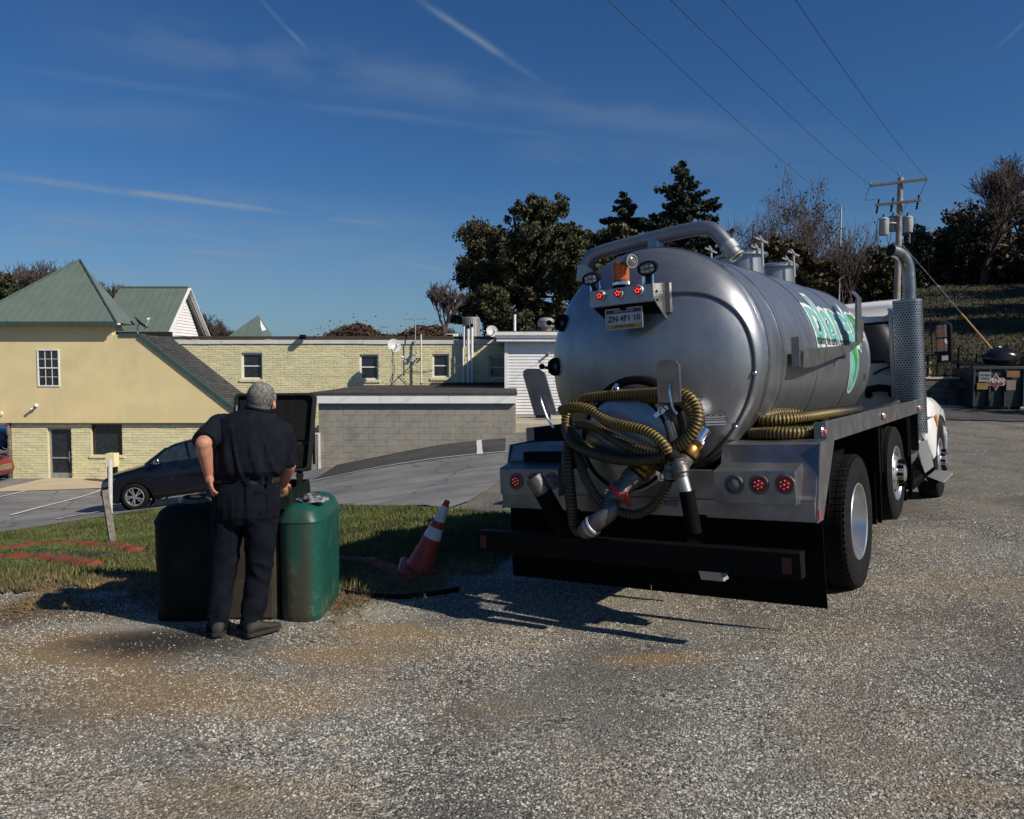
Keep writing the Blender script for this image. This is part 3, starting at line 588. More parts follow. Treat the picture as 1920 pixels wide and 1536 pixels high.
# rooms behind the openings
mb = MB(); mb.box((xL + .25, yb + 2.5, zb), (xe, yb + 2.6, zov)); mb.box((xL + .25, yb + .3, zb - .02), (xe, yb + 2.6, zb)); mb.box((xL + .25, yb + .26, zov - .1), (xe - .3, yb + 2.5, zov - .02)); child_of(A, mb).build('inner_wall', M['darkin'], A, smooth=0)
mb = MB(); mb.box((xa0, YA + .6, zov + .05), (xe, YA + 3.2, zov + .15)); mb.box((xa0, YA + 3, zov + .15), (xk, YA + 3.2, 3.2)); child_of(A, mb).build('floor_slab', M['darkin'], A, smooth=0)
# stone pier at the drive-through corner
pier = [PX(12, 800, YA)[0], xL - .02]; z = zb
while z < zov - .05:
    hh = random.uniform(.1, .2); mb = MB().box((pier[0] + random.uniform(-.04, .03), YA + .02, z), (pier[1], YA + .5, z + hh - .015)); child_of(A, mb).build('stone', mat('pier_stone', random.choice([(.16, .13, .11), (.10, .085, .08), (.2, .15, .12)]), .95, var=.4, scale=9) if z < zb + .8 else bpy.data.materials['pier_stone.00%d' % random.randint(1, 3)] if 'pier_stone.003' in bpy.data.materials else M['bark'], A, bevel=.015, smooth=0); z += hh
# hipped roof over the tower part
FR = Vector((PX(217, 606, YA - .4)[0], YA - .4, PX(0, 604, YA - .4)[1])); FL = Vector((PX(-70, 606, YA - .4)[0], FR.y, FR.z)); AP = at(150, 489, YA + 3.1); BR = Vector((FR.x + .1, YA + 1.1, FR.z - .05))
ex = Vector((1, 0, 0)); foot = Vector((AP.x, FR.y, FR.z)); up = (AP - foot).normalized(); hgt = (AP - foot).length
def addv(mb, *a): return mb
mb = MB(); mb.add([FL, FR, AP, BR, Vector((FL.x, YA + 6, FR.z))], [(0, 1, 2), (1, 3, 2), (3, 4, 2), (4, 0, 2), (0, 4, 3, 1)]); child_of(A, mb); roofA = mb.build('roof', M['green_roof'], A, smooth=0)
base = FL - A.location; base = Vector(base); roof_panels(A, base, ex, up, [(0, 0), (FR.x - FL.x, 0), (AP.x - FL.x, hgt)], .37, M['green_roof'])
mb = MB().box((FL.x, FR.y - .06, FR.z - .14), (FR.x + .06, FR.y + .02, FR.z + .02)); mb.tube([FR + Vector((0, 0, .03)), AP + Vector((0, 0, .04))], .05, 6); mb.tube([FL + Vector((0, 0, .03)), AP + Vector((0, 0, .04))], .05, 6); child_of(A, mb).build('roof_trim', M['green_trim'], A, smooth=0)
mb = MB().box((FL.x, FR.y + .02, FR.z - .1), (FR.x, YA, FR.z - .02)); child_of(A, mb).build('soffit', M['white_old'], A, smooth=0)
q = [at(176, 531, YA + 2.4), at(233, 621, YA + 1.0), at(212, 621, YA + .4), at(207, 596, YA + .6)]
mb = MB().loft([[p for p in q], [p + Vector((-.05, .05, 0)) for p in q]]); child_of(A, mb).build('rake_board', M['white'], A, smooth=0)
mb = MB().box((PX(207, 0, YA)[0], YA - .05, zk - .08), (xk + .04, YA + .45, zk + .05)); mb.prism([(xk, zk + .06), (xe + .12, ze + .04), (xe + .02, ze - .1), (xk - .05, zk - .1)], lambda x, z: (x, YA - .08, z), lambda x, z: (x, YA + .04, z)); child_of(A, mb).build('coping', M['green_trim'], A, smooth=0)
# shingled slope running back to the brick wing
dx, dz = xe + .1 - xk, ze - zk; sl = math.hypot(dx, dz); ex2 = Vector((dx / sl, 0, dz / sl)); nn = Vector((-dz / sl, 0, dx / sl)); mb = MB(); mb.add([(xk, YA + .04, zk), (xe + .1, YA + .04, ze), (xe + .1, YA + 3, ze), (xk, YA + 3, zk)], [(0, 1, 2, 3)]); mb.add([(xk, YA + .04, zk - .2), (xe + .1, YA + .04, ze - .2), (xe + .1, YA + 3, ze - .2), (xk, YA + 3, zk - .2)], [(0, 3, 2, 1)]); child_of(A, mb).build('roof_deck', M['roofing'], A, smooth=0)
mb = MB(); t = 0; r_ = 0
while t < sl:
    yy = YA + .04 - (r_ % 2) * .15
    while yy < YA + 3:
        a, b = max(yy, YA + .04), min(yy + .3, YA + 3); o = Vector((xk, 0, zk)); h1, h2 = .012 + random.random() * .012, .004
        p0 = o + ex2 * t; p1 = o + ex2 * min(t + .155, sl)
        if b - a > .03:
            u0, u1 = p0 + nn * h2, p1 + nn * (h1 + .012); mb.add([(u0.x, a, u0.z), (u0.x, b - .008, u0.z), (u1.x, b - .008, u1.z), (u1.x, a, u1.z), (p1.x, a, p1.z), (p1.x, b - .008, p1.z)], [(0, 3, 2, 1), (3, 4, 5, 2)])
        yy += .3
    t += .145; r_ += 1
child_of(A, mb).build('shingles', M['shingle'], A, smooth=0, recalc=False, kind='stuff')
# flood light on the stucco, cylinder lamp and its box by the drive
fl = thing('wall_lamp', 'small twin flood light on the tan stucco below the window', 'lamp', at(68, 762, YA)); fl.location.y = YA
MB().cyl((0, 0, 0), (0, -.06, 0), .07, n=12).build('base', M['galv'], fl); MB().cyl((.02, -.08, .02), (.13, -.2, .06), .03, .06, 12).build('lamp_head', M['galv'], fl); MB().cyl((-.02, -.08, -.03), (-.14, -.2, -.12), .03, .06, 12).build('lamp_head', M['galv'], fl)
fl2 = thing('wall_lamp', 'cream lamp on the stucco at the left edge of the picture', 'lamp', at(2, 776, YA)); fl2.location.y = YA
MB().cyl((0, 0, 0), (0, -.08, 0), .09, n=12).build('base', M['cream'], fl2); MB().cyl((0, -.1, 0), (.06, -.28, .05), .05, .08, 12).build('lamp_head', M['cream'], fl2)
# --- second green roof with white gable end -------------------------------
Bt = thing('gabled_tower', 'green metal roof with a white sided gable end behind the shingled slope', 'building', (-18, 38, 2.5))
c1 = at(311, 632, 38.0); c2 = at(386, 632, 43.0); c2.x = c1.x; apx = at(350, 538, 40.3); apx.x = c1.x + .1
lx = at(203, 632, 38).x - .6; zb2 = c1.z; yr = (38 + 43) / 2; zr = apx.z
mb = MB().box((lx + .3, 38.3, 1.2), (c1.x - .25, 42.7, zb2 + .1)); child_of(Bt, mb).build('wall', M['white'], Bt, smooth=0)
ov = .35; run = yr - 38 + ov; slope = Vector((0, run, zr - zb2 + .1)).normalized(); L_ = math.hypot(run, zr - zb2 + .1); W_ = c1.x + .12 - lx
for sgn, yy in ((1, 38 - ov), (-1, 43 + ov)):
    o = Vector((lx if sgn > 0 else c1.x + .12, yy, zb2 - .1)) - Bt.location; e = Vector((sgn, 0, 0)); u_ = Vector((0, sgn * run, zr - zb2 + .1))
    mb = MB(); mb.prism([(0, 0), (W_, 0), (W_, L_), (0, L_)], lambda s, t: o + e * s + u_.normalized() * t, lambda s, t: o + e * s + u_.normalized() * t - e.cross(u_).normalized() * .06); mb.build('roof', M['green_roof'], Bt, smooth=0)
    roof_panels(Bt, o, e, u_, [(0, 0), (W_, 0), (W_, L_), (0, L_)], .4, M['green_roof'])
mb = MB().box((lx, yr - .12, zr - .03), (c1.x + .14, yr + .12, zr + .04)); child_of(Bt, mb).build('ridge_cap', M['green_roof'], Bt, smooth=0)
for sgn in (1, -1):
    a, b = Vector((c1.x + .14, yr - sgn * (run), zb2 - .16)), Vector((c1.x + .14, yr, zr - .06)); mb = MB().bar(a, b, .05, .2, up=(1, 0, 0)); mb.bar(a + Vector((-.16, 0, -.05)), b + Vector((-.16, 0, -.05)), .02, .05, up=(0, 0, 1)); child_of(Bt, mb).build('rake_board', M['white'], Bt, smooth=0)
Lo = Bt.location.copy(); lap_siding(Bt, lambda z: ((38.3 + (z - zb2) * (yr - 38.3) / (zr - zb2)), (42.7 - (z - zb2) * (42.7 - yr) / (zr - zb2))), zb2 - .9, zr - .1, .15, lambda s, z, o: (c1.x - .25 + o - Lo.x, min(max(s, 38.3), 42.7) - Lo.y, z - Lo.z), M['white'])
# --- far pyramid ----------------------------------------------------------
Ct = thing('cupola_roof', 'small green metal pyramid roof rising behind the long brick wall', 'building', (-20, 60, 3))
P1, P2, PA = at(424, 634, 60), at(492, 634, 60), at(484, 591, 62.5); P3 = at(514, 634, 65); P4 = Vector((P1.x, 66, P1.z))
mb = MB(); mb.add([P1, P2, P3, P4, PA], [(0, 1, 4), (1, 2, 4), (2, 3, 4), (3, 0, 4), (0, 3, 2, 1)]); child_of(Ct, mb).build('roof', M['green_roof'], Ct, smooth=0)
mb = MB().box((P1.x + .3, 60.3, .5), (P2.x - .3, 65, P1.z)); child_of(Ct, mb).build('wall', M['white'], Ct, smooth=0)
ft = Vector((PA.x, 60, P1.z)); uu = PA - ft; roof_panels(Ct, P1 - Ct.location, (1, 0, 0), uu, [(0, 0), (P2.x - P1.x, 0), (PA.x - P1.x, uu.length)], .45, M['green_roof'])
q = [at(488, 600, 62), at(508, 632, 64.3), at(494, 632, 61), at(489, 612, 61.6)]; mb = MB().loft([q, [p + Vector((.03, -.12, 0)) for p in q]]); child_of(Ct, mb).build('rake_board', M['white'], Ct, smooth=0)
# --- long cream brick wing --------------------------------------------------
YB = 36.0
Bw = thing('brick_wing', 'long cream painted brick building with four white framed windows and a flat dark roof edge', 'building', (-8, YB, -1))
bx0, zt = PX(318, 632, YB); bx1 = PX(1010, 632, YB)[0]; z1 = PX(0, 645, YB)[1]; zbot = -2.2
ops = [(PX(440, 0, YB)[0], PX(480, 0, YB)[0], PX(0, 711, YB)[1], PX(0, 662, YB)[1]), (PX(667, 0, YB)[0], PX(703, 0, YB)[0], PX(0, 712, YB)[1], PX(0, 665, YB)[1]),
       (PX(807, 0, YB)[0], PX(839, 0, YB)[0], PX(0, 708, YB)[1], PX(0, 664, YB)[1]), (PX(916, 0, YB)[0], PX(948, 0, YB)[0], PX(0, 710, YB)[1], PX(0, 668, YB)[1])]
mb = MB(); wall_pieces(mb, bx0 - 3.2, bx1, zbot, flat(z1), YB, .3, ops); mb.box((bx0 - 3.2, YB + .3, z1 - .3), (bx1, YB + 22, z1)); mb.box((bx1 - .3, YB + .3, zbot), (bx1, YB + 22, z1 - .3)); child_of(Bw, mb).build('wall', M['mortar'], Bw, smooth=0)
mb = MB(); brick_field(mb, bx0 - 3.2, bx1, -1.0, flat(z1 - .01), YB, .34, .10, ops, gap=.011, out=.012); child_of(Bw, mb).build('bricks', M['cream'], Bw, smooth=0, recalc=False, kind='stuff')
for o in ops: win_on(Bw, *o, YB, M['white'], 1, 1, fw=.07, sill=M['cream'], rec=.12)
mb = MB(); mb.box((bx0 - 3.2, YB + .8, .2), (bx1, YB + .9, z1 - .3)); child_of(Bw, mb).build('inner_wall', M['darkin'], Bw, smooth=0)
x = bx0 - 3.2
while x < bx1 - .1:   # lengths of weathered fascia
    e = min(x + random.uniform(2.4, 3.6), bx1); mb = MB().box((x, YB - .06, z1 + random.uniform(-.012, .012)), (e - .01, YB + .02, z1 + .2 + random.uniform(-.01, .01))); child_of(Bw, mb).build('fascia', M['white_old'], Bw, smooth=0); x = e
mb = MB().box((bx0 - 3.2, YB - .09, z1 + .215), (bx1, YB + .3, z1 + .34)); mb.box((bx0 - 3.2, YB + .3, z1 + .02), (bx1, YB + 22, z1 + .12)); child_of(Bw, mb).build('roof', M['brown'], Bw, smooth=0)
# --- grey block wing ----------------------------------------------------------
YC = 26.0
Cw = thing('block_wing', 'low grey concrete block wing with a white fascia and flat dark roof', 'building', (-3, YC, -1))
cx0, _ = PX(592, 800, YC); cx1, _ = PX(967, 800, YC); cz1, cz2 = PX(0, 756, YC)[1], PX(0, 742, YC)[1]
mb = MB(); mb.box((cx0 + .1, YC + .004, -2.4), (cx1, YC + .25, cz1 + .1)); mb.box((cx0 + .1, YC + .25, -2.4), (cx0 + .35, YB - .1, cz1 + .1)); mb.box((cx1 - .25, YC + .25, -2.4), (cx1, YB - .1, cz1 + .1)); child_of(Cw, mb).build('wall', M['blockjoint'], Cw, smooth=0)
BL, BH = .406, .203; z = -1.95; k = 0; dtop = cz1
while z < dtop - .02:
    x = cx0 + .1 - (BL / 2 if k % 2 else 0); zt_ = min(z + BH - .010, dtop)
    while x < cx1:
        a, b = max(x, cx0 + .1), min(x + BL - .010, cx1)
        if b - a > .05 and zt_ > gz(np.array([(a + b) / 2]), np.array([YC]))[0] - .05 and zt_ - z > .04:
            mb = MB().box((a, YC + random.uniform(-.004, .0), z), (b, YC + .03, zt_)); child_of(Cw, mb).build('block', M['block'], Cw, smooth=0)
        x += BL
    z += BH; k += 1
x = cx0 - .2
for e in (PX(708, 0, YC)[0], PX(838, 0, YC)[0], cx1 + .03): mb = MB().box((x, YC - .16, cz1), (e - .008, YC - .1, cz2 + .02)); child_of(Cw, mb).build('fascia', M['white'], Cw, smooth=0); x = e
mb = MB().box((cx0 - .2, YC - .1, cz1 - .01), (cx1, YC + .02, cz1 + .06)); mb.box((cx0 - .2, YC - .18, cz2 + .022), (cx1 + .05, YB - .1, cz2 + .1)); mb.box((cx0 + 2.8, YB - .6, cz2 + .1), (cx1, YB - .02, cz2 + .22)); child_of(Cw, mb).build('roof', M['roofing'], Cw, smooth=0)
mb = MB().box((cx0 - .14, YC - .08, -2.0), (cx0 + .08, YC + .02, -.55)); child_of(Cw, mb).build('corner_panel', M['block'], Cw, smooth=0)
mb = MB().box((cx0 + .08, YC - .1, -2.0), (cx0 + .14, YC + .02, -.55)); mb.box((cx0 - .3, YC - .1, -.55), (cx0 + .14, YC + .02, -.5)); child_of(Cw, mb).build('corner_trim', M['white_old'], Cw, smooth=0)
sp_ = thing('downspout', 'dark downspout at the left corner of the grey block wing', 'downspout', (cx0 - .02, YC - .2, -1.5)); MB().tube([(0, 0, 0), (0, 0, 1.9), (-.05, .0, 2.1), (-.3, .03, 2.2)], .045, 8).build('pipe', M['black'], sp_)
# --- white sided building -------------------------------------------------------
YD = 31.0
Dw = thing('white_sided_building', 'small white building with lap siding and a layered white fascia beside the tanker', 'building', (2, YD, -.2))
dx0 = PX(947, 700, YD)[0]; dx1 = dx0 + 4.2; dzt = PX(0, 641, YD)[1]
mb = MB().box((dx0, YD + .02, -.6), (dx1, YD + 8, dzt)); child_of(Dw, mb).build('wall', M['white_old'], Dw, smooth=0)
Lo2 = Dw.location.copy(); lap_siding(Dw, lambda z: (dx0 + .1, dx1), PX(0, 777, YD)[1], dzt, .118, lambda s, z, o: (s - Lo2.x, YD + .02 - o - Lo2.y, z - Lo2.z), M['white'])
mb = MB().box((dx0 - .02, YD - .03, -.3), (dx0 + .1, YD + .06, dzt)); child_of(Dw, mb).build('corner_trim', M['white'], Dw, smooth=0)
for j, (za, zb_, o) in enumerate(((0, .14, .34), (.15, .22, .40), (.225, .36, .44))): mb = MB().box((dx0 - .33 - j * .03, YD - o, dzt + za), (dx1 + .3, YD + 8, dzt + zb_)); child_of(Dw, mb).build('fascia', M['white'], Dw, bevel=.01, smooth=0)
mb = MB().box((dx0 - .3, YD - .3, dzt + .362), (dx1, YD + 8, dzt + .4)); child_of(Dw, mb).build('roof', M['brown'], Dw, smooth=0)
st = thing('concrete_step', 'low concrete step against the white sided building', 'step', (PX(990, 800, 29.5)[0], 29.2, -.55)); MB().box((-.48, -.9, -.3), (1.6, .6, .20)).build('slab', M['concrete'], st, bevel=.02); MB().box((-.48, .6, -.2), (1.3, 1.7, .27)).build('slab', M['concrete'], st, bevel=.02)
ac = thing('condenser_unit', 'grey air conditioner cabinet standing at the foot of the white siding', 'air conditioner', (PX(1014, 780, 30)[0], 30.1, -.34)); MB().box((-.25, -.3, 0), (.4, .3, .62)).build('cabinet', M['galv'], ac, bevel=.02); MB().box((-.2, -.31, .08), (.35, -.302, .54)).build('grille', M['black'], ac)
um = thing('utility_meter', 'grey meter and conduit on the white siding', 'meter', (PX(1016, 745, YD)[0], YD - .03, 1.0)); MB().cyl((0, 0, 0), (0, -.14, 0), .12, n=16).build('meter', M['galv'], um); MB().box((-.1, -.06, -.45), (.1, 0, -.1)).build('box', M['galv'], um); MB().tube([(0, -.04, -.45), (0, -.04, -1.1)], .02, 6).build('conduit', M['galv'], um)
sl_ = thing('wall_spotlight', 'small round white lamp high on the shaded white siding', 'lamp', (PX(1028, 664, YD)[0], YD - .03, PX(0, 664, YD)[1])); MB().cyl((0, 0, 0), (0, -.05, 0), .05, n=10).build('base', M['white'], sl_); MB().cyl((0, -.05, 0), (-.05, -.16, -.04), .04, .055, 10).build('lamp_head', M['chrome'], sl_)
# --- things on the roofs ---------------------------------------------------------
def dish(px, py, Y, r, aim, zfoot, label, m, foot=None, armlen=.45):
    p = at(px, py, Y); t = thing('satellite_dish', label, 'satellite dish', p, group='satellite dishes on the roofs'); ax = Vector(aim).normalized()
    prof = [(0, .0)] + [(r * k / 8, r * .28 * (k / 8) ** 2) for k in range(1, 9)] + [(r * 1.02, r * .28), (r * 1.0, r * .25)] + [(r * k / 8, r * .28 * (k / 8) ** 2 - .02) for k in range(7, 0, -1)] + [(0, -.02)]
    MB().lathe(prof, (0, 0, 0), ax, 28).build('reflector', m, t)
    side = ax.cross(Vector((0, 0, 1))).normalized(); dn = side.cross(ax).normalized() * -1
    e = ax * armlen + dn * r * .35; a = MB().bar(dn * r * .8 - ax * .05, e, .035, .035); a.build('arm', M['galv'], t); MB().cyl(e, e - (e - Vector((0, 0, 0))).normalized() * .12, .035, .045, 10).build('feed_horn', M['white'], t)
    b = -ax * .12; f_ = Vector(foot) - p if foot else Vector((b.x, b.y, zfoot - p.z)); MB().tube([-ax * .02, b, Vector((b.x, b.y, b.z - .15)), f_], .025, 8).build('mast', M['galv'], t)
    MB().box((f_.x - .12, f_.y - .12, f_.z - .03), (f_.x + .12, f_.y + .12, f_.z + .01)).build('foot', M['black'], t); return t
M['dish'] = mat('dish_grey', (.50, .51, .50), .5, var=.05); M['dish2'] = mat('dish_dark', (.10, .11, .12), .5)
zr_ = cz2 + .1
dish(738, 649, YB - 1.0, .29, (.45, -.8, .32), zr_, 'upright pale satellite dish, higher of the two left of the roof antenna', M['dish'])
dish(770, 675, YB - 1.3, .29, (-.75, -.38, .5), zr_, 'tilted grey satellite dish, the lower one under the roof antenna', M['dish'], foot=(at(785, 650, YB - .2).x, YB - .05, zr_ + 1.2))
dish(922, 622, YB - .35, .26, (.3, -.85, .3), z1 + .3, 'pale satellite dish on the roof edge beside the white sided building', M['dish'])
dish(262, 607, YA + 1.0, .36, (.55, .2, .62), zk - .2, 'dark satellite dish in front of the green gabled roof', M['dish2'])
an = thing('roof_antenna', 'thin television antenna on a mast above the brick wing', 'antenna', (PX(779, 660, YB - .35)[0], YB - .35, PX(0, 668, YB)[1])); h = PX(0, 598, YB - .35)[1] - an.location.z
MB().tube([(0, 0, -.4), (0, 0, h)], .022, 6).build('mast', M['galv'], an); MB().bar((-.5, 0, h - .02), (.45, 0, h - .02), .025, .025).build('boom', M['galv'], an)
for k, xx in enumerate((-.45, -.28, -.1, .1, .3)): MB().tube([(xx, -.35 + .02 * k, h), (xx, .35 - .02 * k, h)], .008, 5).build('element', M['galv'], an)
MB().bar((0, 0, .3), (0, .3, .1), .03, .03).build('bracket', M['galv'], an)
for px, y0, y1, r, lb in ((790, 722, 627, .035, 'cream vent pipe standing left of the third brick wing window'), (868.5, 722, 612, .04, 'thin white vent pipe with a bend, left of the pair against the brick wing'),):
    a = at(px, y0, YB - .3); b = at(px, y1, YB - .3); t = thing('vent_pipe', lb, 'vent pipe', (a.x, a.y, zr_)); hh = b.z - zr_
    MB().tube([(0, 0, 0), (0, 0, hh * .62), (.04 if r == .04 else 0, 0, hh * .66), (.04 if r == .04 else 0, 0, hh)], r, 10).build('pipe', M['white_old'] if r == .035 else M['white'], t); MB().torus((0, 0, .06), (0, 0, 1), r + .02, .02, 12, 6).build('collar', M['black'], t)
for px, yt, lb in ((878, 617, 'white vent stack, left one of the tall capped pair on the brick wing'), (885, 614, 'white vent stack, right one of the tall capped pair on the brick wing')):
    a = at(px, 700, YB - .3); b = at(px, yt, YB - .3); t = thing('vent_stack', lb, 'vent pipe', (a.x, a.y, zr_)); hh = b.z - zr_
    MB().tube([(0, 0, 0), (0, 0, hh)], .062, 12).build('pipe', M['white'], t); MB().cyl((0, 0, hh), (0, 0, hh + .16), .055, .075, 10).build('cap', M['black'], t); MB().cyl((0, 0, hh * .55), (0, 0, hh * .55 + .08), .072, n=12).build('coupling', M['white'], t)
zr2 = z1 + .12
p = at(884, 633, YB + 5); t = thing('rooftop_condenser', 'tall grey ribbed cylinder unit on the flat roof', 'air conditioner', (p.x, p.y, zr2)); hh = at(884, 595, YB + 5).z - zr2
MB().lathe([(0, 0), (.42, 0), (.42, hh - .04), (.38, hh), (0, hh)], n=28).build('casing', M['galv'], t)
for k in range(28): a = 2 * PI * k / 28; MB().box((.415, -.01, .05), (.435, .01, hh - .08), Matrix.Rotation(a, 4, 'Z')).build('rib', M['galv'], t, smooth=0)
p = at(849, 634, YB + 2.5); t = thing('roof_cabinet', 'small white box unit with a dark side on the flat roof', 'air conditioner', (p.x, p.y, zr2)); MB().box((-.28, -.2, 0), (.25, .25, .42)).build('cabinet', M['white'], t, bevel=.01); MB().box((-.27, -.215, .03), (.02, -.2, .39)).build('grille', M['black'], t)
p = at(907, 634, YB + 3); t = thing('roof_vent', 'short white round vent beside the grey cylinder unit', 'vent', (p.x, p.y, zr2)); MB().lathe([(0, 0), (.14, 0), (.14, .18), (.17, .2), (.17, .26), (0, .3)], n=16).build('cap', M['white_old'], t)
p = at(965, 622, YD + 1); t = thing('vent_pipe', 'plain white pipe standing on the white sided building', 'vent pipe', (p.x, p.y, dzt + .39)); MB().cyl((0, 0, 0), (0, 0, .72), .055, n=12).build('pipe', M['white'], t)
p = at(1024, 622, YD + 1.5); t = thing('exhaust_fan', 'round aluminium mushroom exhaust fan on the white sided building', 'fan', (p.x, p.y, dzt + .39)); MB().lathe([(.2, 0), (.26, .02), (.2, .05), (.24, .18), (.33, .26), (.35, .4), (.31, .41), (.34, .48), (.30, .56), (.2, .62), (0, .64)], n=28).build('hood', M['galv'], t); MB().box((-.28, -.28, -.02), (.28, .28, .02)).build('curb', M['brown'], t)
for px, Yk in ((571, YB),):
    p = at(px, 634, Yk); t = thing('floodlight', 'small flood light on the fascia of the brick wing', 'lamp', (p.x, YB - .05, z1 + .3)); MB().box((-.12, -.35, -.1), (.12, -.1, .1)).build('lamp_head', M['black'], t, bevel=.02); MB().bar((0, -.1, 0), (0, .12, .02), .05, .03).build('bracket', M['black'], t)
cb = thing('fallen_cable', 'loose black cables hanging and looping on the brick wing wall', 'cable', (at(750, 690, YB).x, YB - .05, 1.3)); q = lambda px, py: at(px, py, YB - .06) - cb.location
MB().tube(spline([q(738, 672), q(740, 695), q(735, 712), q(744, 721)], .1), .012, 5).build('cable', M['wire'], cb); MB().tube(spline([q(748, 702), q(758, 712), q(766, 722)], .1), .012, 5).build('cable', M['wire'], cb); MB().tube(spline([q(764, 696), q(790, 697), q(812, 694)], .1), .012, 5).build('cable', M['wire'], cb)
# yellow box and stake near the parking lot
p = gp(212, 893); t = thing('utility_box', 'cream box on a dark stand against the brick wall beside the parked dark car', 'utility box', (p.x, YA - .9, p.z)); 
p = at(210, 877, YA - .9); t.location = (p.x, YA - .9, -3.0); MB().box((-.16, -.2, .62), (.2, .2, 1.16)).build('box', M['cream'], t, bevel=.01); MB().box((-.12, -.15, 0), (.16, .15, .62)).build('stand', M['black'], t)
# ------------------------------------------------------------------ trees
def leaf_quads(cent, size, flat=0.0, seed=0, aspect=1.5):
    r = np.random.default_rng(seed); n = len(cent); a = r.normal(size=(n, 3)); a[:, 2] *= (1 - flat); a /= np.linalg.norm(a, axis=1)[:, None]
    b = np.cross(a, r.normal(size=(n, 3))); b /= np.linalg.norm(b, axis=1)[:, None] + 1e-9; s = (size * r.uniform(.6, 1.4, n))[:, None]
    V = np.stack([cent - a * s * aspect / 2, cent + b * s * .5, cent + a * s * aspect / 2, cent - b * s * .5], 1)
    return V.reshape(-1, 3), np.arange(4 * n).reshape(n, 4)
def branches(start, dirn, length, rad, depth, seed, spread=.6, up=.15, kids=(2, 3), shrink=.72, segs=4, wob=.12, n0=7, tips=None):
    rd = random.Random(seed); mb = MB(); st = [(Vector(start), Vector(dirn).normalized(), length, rad, depth)]
    while st:
        p, d, L, r, k = st.pop(); path = [p.copy()]; rr = [r]; q = p.copy(); dd = d.copy(); sg = segs if k > 1 else 2
        for i in range(sg):
            dd = (dd + Vector((rd.gauss(0, wob), rd.gauss(0, wob), rd.gauss(0, wob) + up * .3))).normalized(); q = q + dd * L / sg; path.append(q.copy()); rr.append(r * (1 - (1 - shrink * .85) * (i + 1) / sg))
        mb.tube(path, [max(q_, .012 if depth < 7 else .009) for q_ in rr], n0 if k >= depth else (5 if r > .04 else 3), cap=False)
        if tips is not None and k <= 1: tips += path[1:]
        if k > 0:
            nk = rd.randint(*kids)
            for j in range(nk + (2 if k > 1 else 0)):
                i = sg if j < nk else rd.randint(max(1, sg // 2), sg); b = path[i]; ax = Vector((rd.gauss(0, 1), rd.gauss(0, 1), rd.gauss(0, 1)))
                nd = (dd + (ax - dd * ax.dot(dd)).normalized() * rd.uniform(.4, 1) * spread + Vector((0, 0, up))).normalized()
                st.append((b, nd, L * shrink * rd.uniform(.75, 1.15), rr[i] * rd.uniform(.55, .8), k - 1))
    return mb
def bare_tree(px, pybase, pytop, Y, label, seed, depth=6, spread=.7, leaves=0, lm=None, group=None, kids=(2, 3), r0=None, lean=(0, 0), name='bare_tree', bm='twig', base_z=None, leafsize=.10, k0=.25):
    b = at(px, pybase, Y); b.z = base_z if base_z is not None else b.z; top = at(px, pytop, Y); H = top.z - b.z
    t = thing(name, label, 'tree', b, group=group); tips = []
    mb = branches((0, 0, 0), (lean[0], lean[1], 1), H * k0, r0 or H * .016, depth, seed, spread=spread, up=.22, kids=kids, tips=tips, shrink=.76)
    zmax = max(v[2] for v in mb.v); s = H / zmax; mb.v = [(v[0] * s, v[1] * s, v[2] * s) for v in mb.v]
    mb.build('trunk', M[bm], t, recalc=False)
    if leaves:
        tp = np.array([tuple(v * s) for v in tips]); r = np.random.default_rng(seed); c = tp[r.integers(0, len(tp), leaves)] + r.normal(0, H * .012, (leaves, 3))
        V, F_ = leaf_quads(c, leafsize, seed=seed); tri_mesh('crown', V, F_, M[lm], t)
    return t
def leafy_tree(name, px, pybase, Y, blobs, label, n, size, m, seed, group=None, extra=None):
    """blobs: (px, py, radius in m, depth offset) clumps of the crown"""
    b = at(px, pybase, Y); t = thing(name, label, 'tree', b, group=group); r = np.random.default_rng(seed); cs = []; tot = sum(q[2] ** 2 for q in blobs)
    H = max(at(q[0], q[1], Y).z + q[2] for q in blobs) - b.z
    mb = MB(); mb.tube([(0, 0, -.3), (0, 0, H * .3), (.1, 0, H * .55)], [H * .028, H * .02, H * .012], 9)
    for (qx, qy, rad, dy) in blobs:
        c = at(qx, qy, Y) - b; c.y += dy; k = int(n * rad * rad / tot); ns = max(7, int(rad * rad * 16))
        mb.tube(spline([(0, 0, H * .3), (c.x * .5, c.y * .5, (H * .3 + c.z) / 2), tuple(c)], 1), [H * .010] * 0 or .05 + H * .003, 5, cap=False)
        u = r.normal(size=(ns, 3)); u /= np.linalg.norm(u, axis=1)[:, None]; sub = np.array(c) + u * rad * r.uniform(.35, 1.02, (ns, 1)) * (1, 1, .9)
        w = r.integers(0, ns, k); v = r.normal(size=(k, 3)); v /= np.linalg.norm(v, axis=1)[:, None]
        cs.append(sub[w] + v * (rad * .36 * r.random((k, 1)) ** .6))
    mb.build('trunk', M['bark'], t, recalc=False)
    V, F_ = leaf_quads(np.concatenate(cs), size, seed=seed)
    if extra: me = tri_mesh('crown', V, F_, m, t); me.data.materials.append(extra); k = r.random(len(F_)) < .3; me.data.polygons.foreach_set('material_index', k.astype(np.int32))
    else: tri_mesh('crown', V, F_, m, t)
    return t
